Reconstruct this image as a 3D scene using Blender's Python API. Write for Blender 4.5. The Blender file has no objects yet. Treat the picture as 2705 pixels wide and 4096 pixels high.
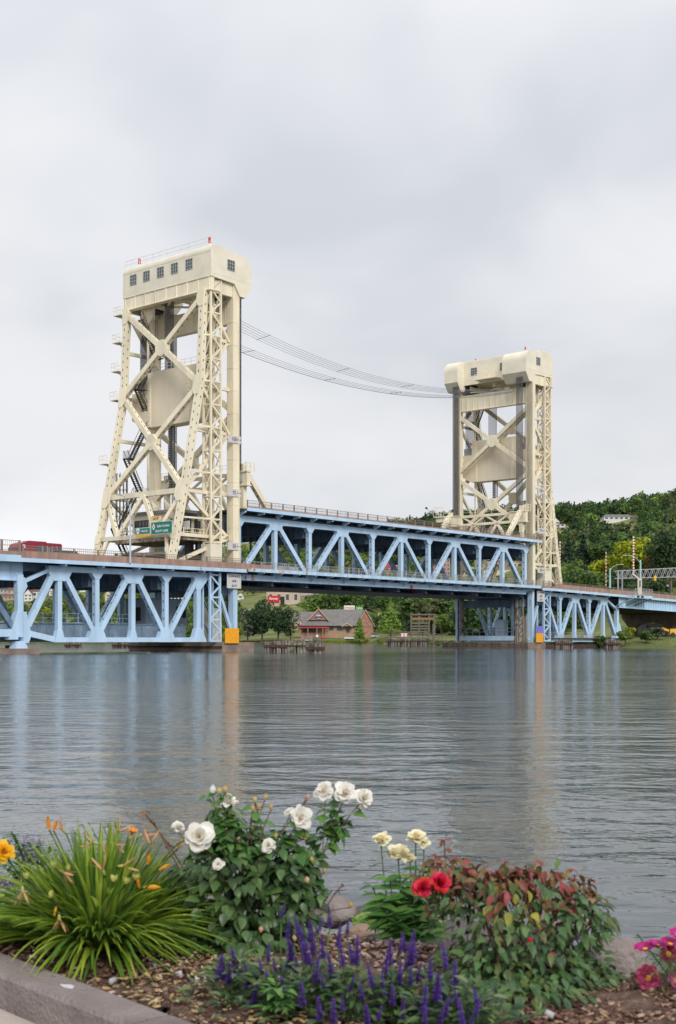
import bpy, math, random
import numpy as np
from mathutils import Vector, Matrix, Quaternion

random.seed(7); rng = np.random.default_rng(7)
SC = bpy.context.scene
COL = SC.collection
R = math.radians

# ------------------------------------------------------------------ camera
CAMZ = 1.65
cam_d = bpy.data.cameras.new('camera'); cam = bpy.data.objects.new('camera', cam_d); COL.objects.link(cam)
cam.location = (0, 0, CAMZ); cam.rotation_euler = (R(90), 0, 0)
cam_d.sensor_width = 36; cam_d.sensor_fit = 'AUTO'
cam_d.lens = 5100 / 4096 * 36
cam_d.shift_y = (2560 - 2048) / 4096
cam_d.clip_start = 0.2; cam_d.clip_end = 9000
cam_d.dof.use_dof = True; cam_d.dof.focus_distance = 45; cam_d.dof.aperture_fstop = 6.3
SC.camera = cam
SC.view_settings.view_transform = 'Standard'
SC.view_settings.look = 'None'
SC.view_settings.exposure = 0.5
SC.view_settings.gamma = 1.0

# ------------------------------------------------------------------ world and sun
SUN_EL, SUN_AZ = R(36), R(160)          # azimuth clockwise from +Y: behind the camera, to the right
W = bpy.data.worlds.new('World'); SC.world = W; W.use_nodes = True
nt = W.node_tree; N = nt.nodes; L = nt.links; N.clear()
def wn(t, **k):
    n = N.new(t)
    for a, b in k.items(): setattr(n, a, b)
    return n
def wmath(op, a, b=None, c=None):
    n = wn('ShaderNodeMath', operation=op)
    for i, v in enumerate((a, b, c)):
        if v is None: continue
        if isinstance(v, (int, float)): n.inputs[i].default_value = v
        else: L.new(v, n.inputs[i])
    return n.outputs[0]
tc = wn('ShaderNodeTexCoord'); sep = wn('ShaderNodeSeparateXYZ'); L.new(tc.outputs['Generated'], sep.inputs[0])
zz = wmath('ADD', wmath('MAXIMUM', sep.outputs[2], 0.0), 0.42)
px_ = wmath('DIVIDE', sep.outputs[0], zz); py_ = wmath('DIVIDE', sep.outputs[1], zz)
cmb = wn('ShaderNodeCombineXYZ'); L.new(px_, cmb.inputs[0]); L.new(py_, cmb.inputs[1])
def wnoise(scale, detail, rough, off):
    mp = wn('ShaderNodeMapping'); mp.inputs['Location'].default_value = off
    L.new(cmb.outputs[0], mp.inputs[0])
    n = wn('ShaderNodeTexNoise'); n.inputs['Scale'].default_value = scale; n.inputs['Detail'].default_value = detail
    n.inputs['Roughness'].default_value = rough; n.inputs['Distortion'].default_value = 0.3
    L.new(mp.outputs[0], n.inputs['Vector']); return n.outputs[0]
n1 = wnoise(1.7, 3, 0.42, (7.3, 2.1, 0)); n2 = wnoise(4.4, 3, 0.45, (1.5, 8.8, 0))
mix = wmath('ADD', wmath('MULTIPLY', n1, 0.62), wmath('MULTIPLY', n2, 0.38))
cr = wn('ShaderNodeValToRGB'); L.new(mix, cr.inputs[0])
cr.color_ramp.interpolation = 'B_SPLINE'
e = cr.color_ramp.elements
e[0].position = 0.36; e[0].color = (0.595, 0.62, 0.672, 1)
e[1].position = 0.62; e[1].color = (0.865, 0.868, 0.885, 1)
m_ = e.new(0.47); m_.color = (0.745, 0.76, 0.79, 1)
# the thin cloud low in the west, bright where the day breaks through
west = wmath('POWER', wmath('MAXIMUM', wmath('ADD', wmath('MULTIPLY', sep.outputs[0], -0.30), wmath('MULTIPLY', sep.outputs[1], 0.954)), 0.0), 14.0)
low = wmath('POWER', wmath('SUBTRACT', 1.0, wmath('MINIMUM', wmath('MAXIMUM', wmath('MULTIPLY', sep.outputs[2], 6.0), 0.0), 1.0)), 2.0)
glow = wmath('ADD', wmath('MULTIPLY', wmath('MULTIPLY', west, low), 0.8), 1.0)
zen = wmath('ADD', wmath('MULTIPLY', wmath('MAXIMUM', sep.outputs[2], 0.0), 0.55), 0.96)
cl = wn('ShaderNodeVectorMath', operation='SCALE'); L.new(cr.outputs[0], cl.inputs[0])
L.new(wmath('MULTIPLY', wmath('MULTIPLY', glow, zen), 6.75), cl.inputs['Scale'])
sky = wn('ShaderNodeTexSky', sky_type='NISHITA'); sky.sun_disc = False
sky.sun_elevation = SUN_EL; sky.sun_rotation = SUN_AZ
mx = wn('ShaderNodeMixRGB'); mx.inputs[0].default_value = 0.965
L.new(sky.outputs[0], mx.inputs[1]); L.new(cl.outputs[0], mx.inputs[2])
bg = wn('ShaderNodeBackground'); bg.inputs[1].default_value = 0.1; L.new(mx.outputs[0], bg.inputs[0])
wo = wn('ShaderNodeOutputWorld'); L.new(bg.outputs[0], wo.inputs[0])

sd = bpy.data.lights.new('sun', 'SUN'); sd.energy = 1.5; sd.angle = R(20); sd.color = (1, 0.97, 0.92)
sun = bpy.data.objects.new('sun', sd); COL.objects.link(sun)
sv = Vector((math.sin(SUN_AZ) * math.cos(SUN_EL), math.cos(SUN_AZ) * math.cos(SUN_EL), math.sin(SUN_EL)))
sun.rotation_euler = sv.to_track_quat('Z', 'Y').to_euler(); sun.location = sv * 50

# ------------------------------------------------------------------ materials
def lin(r, g, b):
    f = lambda c: (c / 255 / 12.92) if c <= 10 else ((c / 255 + 0.055) / 1.055) ** 2.4
    return (f(r), f(g), f(b))
MATS = {}
def mat(name, col, rough=0.6, var=0.12, scale=1.5, metal=0.0, rust=0.0, rustcol=(0.24, 0.085, 0.03), bump=0.0, bscale=8.0,
        tint=False, spec=0.4, streak=False, trans=0.0, emit=None, alpha=None, second=None, coord='Object'):
    if name in MATS: return MATS[name]
    m = bpy.data.materials.new(name); m.use_nodes = True; t = m.node_tree; nn = t.nodes; ll = t.links
    p = nn['Principled BSDF']; p.inputs['Roughness'].default_value = rough; p.inputs['Metallic'].default_value = metal
    p.inputs['Specular IOR Level'].default_value = spec
    co = nn.new('ShaderNodeTexCoord'); mp = nn.new('ShaderNodeMapping'); ll.new(co.outputs[coord], mp.inputs[0])
    if streak: mp.inputs['Scale'].default_value = (1, 1, 0.18)
    no = nn.new('ShaderNodeTexNoise'); no.inputs['Scale'].default_value = scale; no.inputs['Detail'].default_value = 5
    ll.new(mp.outputs[0], no.inputs['Vector'])
    r = nn.new('ShaderNodeValToRGB'); ll.new(no.outputs[0], r.inputs[0])
    c0 = tuple(c * (1 - var) for c in col); c1 = tuple(min(1, c * (1 + var)) for c in (second or col))
    r.color_ramp.elements[0].position = 0.33; r.color_ramp.elements[0].color = (*c0, 1)
    r.color_ramp.elements[1].position = 0.67; r.color_ramp.elements[1].color = (*c1, 1)
    out = r.outputs[0]
    if tint:
        at = nn.new('ShaderNodeAttribute'); at.attribute_name = 'tint'
        mu = nn.new('ShaderNodeMixRGB'); mu.blend_type = 'MULTIPLY'; mu.inputs[0].default_value = 1
        ll.new(out, mu.inputs[1]); ll.new(at.outputs['Color'], mu.inputs[2]); out = mu.outputs[0]
    if rust > 0:
        n2 = nn.new('ShaderNodeTexNoise'); n2.inputs['Scale'].default_value = 0.9; n2.inputs['Detail'].default_value = 7
        n2.inputs['Roughness'].default_value = 0.65
        mp2 = nn.new('ShaderNodeMapping'); mp2.inputs['Scale'].default_value = (1, 1, 0.45); ll.new(co.outputs[coord], mp2.inputs[0])
        ll.new(mp2.outputs[0], n2.inputs['Vector'])
        r2 = nn.new('ShaderNodeValToRGB'); ll.new(n2.outputs[0], r2.inputs[0])
        r2.color_ramp.elements[0].position = 0.70 - rust; r2.color_ramp.elements[1].position = 0.78 - rust
        mu = nn.new('ShaderNodeMixRGB'); ll.new(r2.outputs[0], mu.inputs[0]); ll.new(out, mu.inputs[1])
        mu.inputs[2].default_value = (*rustcol, 1); out = mu.outputs[0]
    ll.new(out, p.inputs['Base Color'])
    if bump > 0:
        nb = nn.new('ShaderNodeTexNoise'); nb.inputs['Scale'].default_value = bscale; nb.inputs['Detail'].default_value = 6
        ll.new(co.outputs[coord], nb.inputs['Vector'])
        b = nn.new('ShaderNodeBump'); b.inputs['Strength'].default_value = bump; b.inputs['Distance'].default_value = 0.05
        ll.new(nb.outputs[0], b.inputs['Height']); ll.new(b.outputs[0], p.inputs['Normal'])
    if trans > 0:
        tr = nn.new('ShaderNodeBsdfTranslucent'); ms = nn.new('ShaderNodeMixShader'); ms.inputs[0].default_value = trans
        ll.new(out, tr.inputs[0]); ll.new(p.outputs[0], ms.inputs[1]); ll.new(tr.outputs[0], ms.inputs[2])
        ll.new(ms.outputs[0], nn['Material Output'].inputs[0])
    if emit:
        p.inputs['Emission Color'].default_value = (*emit, 1); p.inputs['Emission Strength'].default_value = 1
    m.diffuse_color = (*col, 1); MATS[name] = m; return m

BLUE = mat('blue_bridge_paint', (0.48, 0.66, 0.85), 0.5, 0.10, 0.8, rust=0.045, rustcol=(0.42, 0.33, 0.27), streak=True)
BLUER = mat('weathered_blue_paint', (0.46, 0.63, 0.80), 0.55, 0.12, 1.4, rust=0.10, rustcol=(0.32, 0.13, 0.05), streak=True)
BLUED = mat('shaded_blue_paint', (0.145, 0.215, 0.30), 0.6, 0.2, 0.9, rust=0.02)  # bridge blue with the shade below and behind put into the colour
CREAM = mat('cream_tower_paint', (0.83, 0.745, 0.56), 0.5, 0.10, 0.7, rust=0.05, rustcol=(0.62, 0.50, 0.33), streak=True)
CREAMH = mat('cream_house_paint', (0.80, 0.735, 0.585), 0.5, 0.07, 0.5, rust=0.055, rustcol=(0.62, 0.54, 0.40))
HOLE = mat('dark_opening', (0.03, 0.03, 0.03), 0.9)  # black stands in for the shade inside holes, slots and openings
BROWN = mat('brown_parapet', (0.36, 0.235, 0.185), 0.85, 0.2, 1.2, streak=True, bump=0.2)
BRAIL = mat('brown_railing_paint', (0.26, 0.20, 0.17), 0.6, 0.12)
GRAYRAIL = mat('grey_railing_steel', (0.36, 0.36, 0.36), 0.5, 0.1)
ASPH = mat('asphalt', (0.06, 0.06, 0.062), 0.9, 0.2)
CONC = mat('brown_concrete', (0.25, 0.19, 0.155), 0.9, 0.25, 0.5, rust=0.03, rustcol=(0.13, 0.09, 0.07), bump=0.4, bscale=2)
CONCP = mat('grey_concrete', (0.42, 0.40, 0.37), 0.9, 0.2, 0.5, bump=0.3, bscale=2)
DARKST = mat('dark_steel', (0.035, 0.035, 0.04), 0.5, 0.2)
ROPE = mat('steel_rope', (0.07, 0.07, 0.078), 0.4, 0.25)
GLASS = mat('window_glass', (0.06, 0.075, 0.085), 0.08, 0.3, 0.8, spec=0.6)
WFRAME = mat('grey_window_frame', (0.42, 0.43, 0.42), 0.5)
SIGNG = mat('green_sign_face', (0.0, 0.20, 0.145), 0.4, 0.05)
SIGNW = mat('white_sign_face', (0.78, 0.78, 0.78), 0.5, 0.04)
SIGNGR = mat('pale_grey_board', (0.60, 0.58, 0.58), 0.6, 0.05)
SIGNY = mat('yellow_sign_face', (0.80, 0.45, 0.04), 0.5, 0.06)
SIGNYL = mat('pale_yellow_sign_face', (0.83, 0.60, 0.27), 0.5, 0.06)
ORANGE = mat('orange_board', (0.85, 0.36, 0.015), 0.6, 0.1, 3)
BLACKT = mat('black_lettering', (0.03, 0.03, 0.03), 0.6)
WHITET = mat('white_lettering', (0.85, 0.85, 0.85), 0.5)
REDT = mat('red_paint', (0.55, 0.03, 0.03), 0.4, 0.08)
WOODP = mat('weathered_pile_wood', (0.085, 0.066, 0.055), 0.95, 0.45, 2.2, streak=True, bump=0.6, bscale=5, second=(0.20, 0.17, 0.15))
WOODC = mat('dark_cap_timber', (0.075, 0.045, 0.035), 0.95, 0.3, 2)
WOODG = mat('grey_timber', (0.165, 0.14, 0.115), 0.9, 0.25, 2)
PURPLEB = mat('violet_tarp', (0.19, 0.19, 0.62), 0.6, 0.1)
SILVER = mat('galvanised_steel', (0.45, 0.46, 0.47), 0.45, 0.1, metal=0.3)
TEAL = mat('pale_teal_pole', (0.42, 0.60, 0.64), 0.5, 0.06)

# ------------------------------------------------------------------ building helpers
def tag(o, label=None, cat=None, group=None, kind=None):
    if label: o['label'] = label
    if cat: o['category'] = cat
    if group: o['group'] = group
    if kind: o['kind'] = kind
    return o
def thing(name, loc, label, cat, group=None):
    o = bpy.data.objects.new(name, None); COL.objects.link(o); o.location = loc; o.empty_display_size = 0.5
    return tag(o, label, cat, group)
ROOTLOC = {}
def wloc(o):
    v = Vector((0, 0, 0))
    while o is not None:
        v += o.location; o = o.parent
    return v
class MB:
    def __init__(s): s.v = []; s.f = []; s.m = []
    def poly(s, pts, faces, mi=0):
        b = len(s.v); s.v += [tuple(p) for p in pts]
        for f in faces: s.f.append(tuple(b + i for i in f)); s.m.append(mi)
        return s
    def hexa(s, p, mi=0):    # p: 8 points, bottom ring 0-3, top ring 4-7
        return s.poly(p, [(3, 2, 1, 0), (4, 5, 6, 7), (0, 1, 5, 4), (1, 2, 6, 5), (2, 3, 7, 6), (3, 0, 4, 7)], mi)
    def box(s, x0, x1, y0, y1, z0, z1, mi=0):
        return s.hexa([(x0, y0, z0), (x1, y0, z0), (x1, y1, z0), (x0, y1, z0), (x0, y0, z1), (x1, y0, z1), (x1, y1, z1), (x0, y1, z1)], mi)
    def beam(s, a, b, side, up, mi=0):     # box along a-b; side and up are half-extent vectors
        a = Vector(a); b = Vector(b); side = Vector(side); up = Vector(up)
        return s.hexa([a - side - up, a + side - up, a + side + up, a - side + up, b - side - up, b + side - up, b + side + up, b - side + up], mi)
    def prism(s, ring, off, mi=0):
        off = Vector(off); ring = [Vector(p) for p in ring]; n = len(ring)
        f = [tuple(reversed(range(n))), tuple(range(n, 2 * n))] + [(i, (i + 1) % n, n + (i + 1) % n, n + i) for i in range(n)]
        return s.poly(ring + [p + off for p in ring], f, mi)
    def tube(s, pts, r, n=6, mi=0, cap=True):
        pts = [Vector(p) for p in pts]; rs = r if isinstance(r, (list, tuple)) else [r] * len(pts)
        b = len(s.v); ref = None
        for i, p in enumerate(pts):
            d = (pts[min(i + 1, len(pts) - 1)] - pts[max(i - 1, 0)]).normalized()
            if ref is None: ref = Vector((0, 0, 1)) if abs(d.z) < 0.9 else Vector((1, 0, 0))
            a = d.cross(ref).normalized(); c = d.cross(a).normalized(); ref = -c if False else ref
            for k in range(n):
                q = 2 * math.pi * k / n
                s.v.append(tuple(p + (a * math.cos(q) + c * math.sin(q)) * rs[i]))
        for i in range(len(pts) - 1):
            for k in range(n):
                s.f.append((b + i * n + k, b + i * n + (k + 1) % n, b + (i + 1) * n + (k + 1) % n, b + (i + 1) * n + k)); s.m.append(mi)
        if cap:
            s.f.append(tuple(b + k for k in range(n))); s.m.append(mi)
            e0 = b + (len(pts) - 1) * n; s.f.append(tuple(e0 + n - 1 - k for k in range(n))); s.m.append(mi)
        return s
    def build(s, name, mats, parent=None, kind=None, smooth=False, label=None, loc=None):
        if not isinstance(mats, (list, tuple)): mats = [mats]
        org = wloc(parent) if parent is not None else Vector(loc or (0, 0, 0))
        me = bpy.data.meshes.new(name)
        me.from_pydata([(v[0] - org[0], v[1] - org[1], v[2] - org[2]) for v in s.v], [], s.f)
        for m in mats: me.materials.append(m)
        if len(mats) > 1: me.polygons.foreach_set('material_index', s.m)
        if smooth: me.polygons.foreach_set('use_smooth', [True] * len(s.f))
        me.update()
        o = bpy.data.objects.new(name, me); COL.objects.link(o)
        if parent is not None: o.parent = parent
        else: o.location = org
        if kind: o['kind'] = kind
        if label: o['label'] = label
        return o
def np_obj(name, V, F, material, tint=None, parent=None, kind=None, loc=None, smooth=False):
    org = np.array(wloc(parent)) if parent is not None else np.array(loc or (0, 0, 0), dtype=float)
    me = bpy.data.meshes.new(name); k = F.shape[1]
    me.vertices.add(len(V)); me.vertices.foreach_set('co', (V - org).astype(np.float32).ravel())
    me.loops.add(F.size); me.loops.foreach_set('vertex_index', F.astype(np.int32).ravel())
    me.polygons.add(len(F)); me.polygons.foreach_set('loop_start', np.arange(0, F.size, k, dtype=np.int32))
    me.polygons.foreach_set('loop_total', np.full(len(F), k, dtype=np.int32))
    if smooth: me.polygons.foreach_set('use_smooth', np.ones(len(F), dtype=bool))
    if tint is not None:
        a = me.attributes.new('tint', 'FLOAT_COLOR', 'POINT'); c = np.ones((len(V), 4), dtype=np.float32); c[:, :3] = tint
        a.data.foreach_set('color', c.ravel())
    me.materials.append(material); me.update(calc_edges=True); me.validate()
    o = bpy.data.objects.new(name, me); COL.objects.link(o)
    if parent is not None: o.parent = parent
    else: o.location = org
    if kind: o['kind'] = kind
    return o
_font = None
def text_mesh(txt, name, material, size, parent, origin, ux, uz, depth=0.01, align='CENTER'):
    cu = bpy.data.curves.new(name, 'FONT'); cu.body = txt; cu.size = size; cu.align_x = align; cu.align_y = 'CENTER'; cu.extrude = depth; cu.offset = size * 0.012
    tmp = bpy.data.objects.new(name, cu); COL.objects.link(tmp)
    dg = bpy.context.evaluated_depsgraph_get(); me = bpy.data.meshes.new_from_object(tmp.evaluated_get(dg))
    bpy.data.objects.remove(tmp); bpy.data.curves.remove(cu)
    ux = Vector(ux).normalized(); uz = Vector(uz).normalized(); n = ux.cross(uz)
    M = Matrix((ux, uz, n)).transposed().to_4x4(); org = wloc(parent)
    M.translation = Vector(origin) - org
    me.transform(M); me.materials.clear(); me.materials.append(material)
    o = bpy.data.objects.new(name, me); COL.objects.link(o); o.parent = parent
    return o

# bridge frame: s along the bridge (away to the right), w across it (away from the camera), z up
P0 = Vector((-13.7671, 183.8018, 0)); D = Vector((0.650497, 0.759509, 0)); E_ = Vector((-0.759509, 0.650497, 0)); UP = Vector((0, 0, 1))
def B(s, w, z): return P0 + D * s + E_ * w + UP * z
def px2(x, y, Y):      # a picture position at a known distance -> world point
    return Vector(((x - 1352) / 5100 * Y, Y, CAMZ + (2560 - y) / 5100 * Y))
def onw(x, y, w):
    u = (x - 1352) / 5100; q = P0 + E_ * w; t = (u * q.y - q.x) / (D.x - u * D.y)
    return t, CAMZ + (2560 - y) / 5100 * (q.y + t * D.y)
def zr(s):             # top of the roadway edge on the approaches
    return 11.78 + 0.006 * s if s < 0 else (11.62 if s < 84 else 11.62 - 0.0175 * (s - 84))

def bbox(mb, s0, s1, w0, w1, z0, z1, mi=0):
    return mb.hexa([B(s0, w0, z0), B(s1, w0, z0), B(s1, w1, z0), B(s0, w1, z0), B(s0, w0, z1), B(s1, w0, z1), B(s1, w1, z1), B(s0, w1, z1)], mi)
def bbox_sl(mb, s0, s1, w0, w1, za0, za1, zb0, zb1, mi=0):
    return mb.hexa([B(s0, w0, za0), B(s1, w0, zb0), B(s1, w1, zb0), B(s0, w1, za0), B(s0, w0, za1), B(s1, w0, zb1), B(s1, w1, zb1), B(s0, w1, za1)], mi)
def holes(mb, a, b, side, up, mi=1, pitch=1.15, hl=0.21, hw=0.09, faces='u'):  # flat dark plates on the face, painted as the unlit hollow of each hole
    a = Vector(a); b = Vector(b); d = b - a; ln = d.length; d.normalize(); side = Vector(side); up = Vector(up)
    n = int(ln / pitch)
    for k in range(n):
        c = a + d * (ln * (k + 0.5) / n)
        fl = []
        if 'u' in faces: fl += [(up, side), (-up, side)]
        if 's' in faces: fl += [(side, up), (-side, up)]
        for nrm, tr in fl:
            nn = nrm.normalized(); tt = tr.normalized() * hw; p = c + nrm + nn * 0.006
            q = [p + d * (hl * math.cos(2 * math.pi * i / 6)) + tt * math.sin(2 * math.pi * i / 6) for i in range(6)]
            if (q[1] - q[0]).cross(q[2] - q[1]).dot(nn) < 0: q.reverse()
            mb.poly(q, [tuple(range(6))], mi)
def member(parent, name, p0, p1, hw, hi, mats=None, perf=False, side=None, label=None, pitch=1.15, hl=0.21, hsz=0.09, faces='u'):
    """steel member p0-p1 (bridge coordinates); hw: half width across the truss, hi: half height in its plane"""
    a = B(*p0); b = B(*p1); d = (b - a).normalized(); sd_ = side or E_
    up = d.cross(sd_).normalized() * hi; sdv = up.cross(d).normalized() * hw
    mb = MB(); mb.beam(a, b, sdv, up)
    if perf: holes(mb, a, b, sdv, up, faces=faces, pitch=pitch, hl=hl, hw=hsz)
    return mb.build(name, mats or [BLUE, HOLE], parent, label=label)
def plate(parent, name, ring, w0, w1, mats=BLUE):
    mb = MB(); mb.prism([B(s, w0, z) for s, z in ring], E_ * (w1 - w0)); return mb.build(name, mats, parent)

def railing(parent, s0, s1, w, zf, h, pitch, pmat, bmat, bar=0.33, zoff=0.0, postw=0.09, rails=3, panel=0.0):
    n = max(1, round((s1 - s0) / pitch))
    pm = None
    for k in range(n + 1):
        s = s0 + (s1 - s0) * k / n; z = zf(s)
        MBp = MB(); bbox(MBp, s - postw, s + postw, w - 0.06, w + 0.06, z + zoff, z + zoff + h)
        MBp.build('railing_post', pmat, parent)
    mb = MB()
    for r in range(rails):
        f = zoff + h * (0.96 if r == 0 else (0.08 if r == 1 else 0.52))
        for k in range(n):
            a = s0 + (s1 - s0) * k / n; b = s0 + (s1 - s0) * (k + 1) / n
            mb.beam(B(a, w, zf(a) + f), B(b, w, zf(b) + f), E_ * 0.025, UP * 0.03)
    m = int((s1 - s0) / bar)
    for k in range(m):
        s = s0 + (k + .5) * bar; z = zf(s) + zoff
        mb.beam(B(s, w, z + 0.05), B(s, w, z + h * 0.96), D * 0.014, E_ * 0.014)
    mb.build('railing_bars', bmat, parent, kind='stuff')
WN, WF = 0.5, 16.9       # centre planes of the two trusses
SW = -1.3                # outer edge of the footway
# ------------------------------------------------------------------ setting: water, land
def interp(x, pts):
    return float(np.interp(x, [p[0] for p in pts], [p[1] for p in pts]))
SHORE = [(-2500, 900), (0, 900), (500, 830), (800, 660), (940, 545), (1500, 520), (1590, 410), (1750, 350), (2100, 316), (2300, 285), (2440, 262), (2500, 248), (5200, 215)]
SKYL = [(-2500, 2210), (0, 2250), (345, 2235), (520, 2232), (730, 2232), (975, 2180), (1200, 2160), (1620, 2118), (1760, 2090), (2000, 2066), (2220, 2048), (2350, 2056), (2480, 2042), (2540, 2026), (2705, 2006), (3200, 1975), (5200, 2010)]
SKYD = [(-2500, 1350), (900, 1300), (1500, 1100), (2200, 900), (5200, 850)]
def gz(X, Y):
    Sx = np.interp(1352 + 5100 * X / np.maximum(Y, 1), [-2500, 5200], [-2500, 5200]) if False else np.clip(1352 + 5100 * X / np.maximum(Y, 1), -2500, 5200)
    ysh = np.interp(Sx, *zip(*SHORE)); ysk = np.interp(Sx, *zip(*SKYD)); yy = np.interp(Sx, *zip(*SKYL))
    zs = CAMZ + (2560 - yy) / 5100 * ysk
    fl = np.interp(Sx, [-2500, 1200, 1480, 1600, 1900, 2150, 5200], [70, 30, 30, 170, 170, 120, 120])
    t = (Y - ysh - fl) / (ysk - ysh - fl)
    bank = np.clip((Y - ysh) / 14, -1, 1) * 1.0
    bank = np.where(bank > 0, bank * np.interp(Sx, [1500, 2100], [2.6, 1.9]), bank * 2)
    base = bank + (zs - bank) * np.clip(t, 0, 1) ** np.interp(Sx, [1500, 2200], [1.2, 0.95]) + np.clip((Y - ysh - 16) / 60, 0, 1) * 0.9
    bump = (np.sin(X * 0.021 + Y * 0.013) + np.sin(X * 0.009 - Y * 0.017)) * 1.2 * np.clip(t * 3, 0, 1)
    down = np.where(t > 1, -(t - 1) * 30, 0)
    return base + bump + down
mb = MB(); mb.poly([(-2600, -60, 0), (2600, -60, 0), (2600, 2400, 0), (-2600, 2400, 0)], [(0, 1, 2, 3)])
m = bpy.data.materials.new('lake_water'); m.use_nodes = True; t = m.node_tree; nn = t.nodes; ll = t.links
p = nn['Principled BSDF']; p.inputs['Base Color'].default_value = (0.042, 0.056, 0.064, 1)
p.inputs['IOR'].default_value = 1.333; p.inputs['Specular IOR Level'].default_value = 0.5
co = nn.new('ShaderNodeTexCoord')
def wav(sx, sy, rot, sc, det, dist, rough=0.55):
    mp = nn.new('ShaderNodeMapping'); mp.inputs['Scale'].default_value = (sx, sy, 1); mp.inputs['Rotation'].default_value = (0, 0, R(rot))
    ll.new(co.outputs['Object'], mp.inputs[0]); n = nn.new('ShaderNodeTexNoise'); n.inputs['Scale'].default_value = sc
    n.inputs['Detail'].default_value = det; n.inputs['Distortion'].default_value = dist; n.inputs['Roughness'].default_value = rough
    ll.new(mp.outputs[0], n.inputs['Vector']); return n.outputs[0]
def mm(op, a, b):
    n = nn.new('ShaderNodeMath'); n.operation = op
    for i, v in enumerate((a, b)):
        if isinstance(v, (int, float)): n.inputs[i].default_value = v
        else: ll.new(v, n.inputs[i])
    return n.outputs[0]
big = wav(0.22, 1.0, 5, 0.5, 2, 1.2); chop = wav(0.7, 1.0, 14, 1.0, 2, 0.8); mid = wav(0.75, 1.0, -8, 2.0, 3, 0.6); fine = wav(1.0, 1.0, 4, 7.5, 3, 0.3)
gust = wav(0.35, 1.0, 8, 0.045, 3, 0.8)
gr = nn.new('ShaderNodeMapRange'); gr.inputs[1].default_value = 0.36; gr.inputs[2].default_value = 0.62; gr.inputs[3].default_value = 0.35; gr.inputs[4].default_value = 1.0
ll.new(gust, gr.inputs[0])
h = mm('ADD', mm('ADD', mm('MULTIPLY', big, 0.055), mm('MULTIPLY', mid, 0.026)), mm('ADD', mm('MULTIPLY', fine, 0.0085), mm('MULTIPLY', chop, 0.045)))
h = mm('MULTIPLY', h, gr.outputs[0])
bn = nn.new('ShaderNodeBump'); bn.inputs['Strength'].default_value = 1.0; bn.inputs['Distance'].default_value = 1.0
sp_ = nn.new('ShaderNodeSeparateXYZ'); ll.new(co.outputs['Object'], sp_.inputs[0])
rg_ = nn.new('ShaderNodeMapRange'); rg_.inputs[1].default_value = 12; rg_.inputs[2].default_value = 140; rg_.inputs[3].default_value = 0.04; rg_.inputs[4].default_value = 0.10
ll.new(sp_.outputs[1], rg_.inputs[0]); ll.new(rg_.outputs[0], p.inputs['Roughness'])
ll.new(h, bn.inputs['Height']); ll.new(bn.outputs[0], p.inputs['Normal'])
tag(mb.build('water', m), kind='structure')
# far land
us = np.concatenate([np.linspace(-3, -0.8, 14), np.linspace(-0.75, 0.75, 170), np.linspace(0.8, 3, 14)])
us = np.linspace(-0.85, 0.85, 190); ds = np.concatenate([np.linspace(205, 560, 90), np.linspace(570, 1500, 60), np.linspace(1550, 2300, 6)])
UU, DD_ = np.meshgrid(us, ds); XX = UU * DD_; YY = DD_
ZZ = gz(XX, YY); V = np.stack([XX, YY, ZZ], -1).reshape(-1, 3)
i, j = np.meshgrid(np.arange(len(ds) - 1), np.arange(len(us) - 1), indexing='ij'); a = (i * len(us) + j).ravel()
F = np.stack([a, a + 1, a + 1 + len(us), a + len(us)], 1)
GRASS = mat('grass_land', (0.10, 0.135, 0.035), 0.95, 0.25, 0.09, bump=0.6, bscale=1.5, second=(0.165, 0.175, 0.05))
tag(np_obj('hill', V, F, GRASS, smooth=True), kind='structure')

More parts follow.
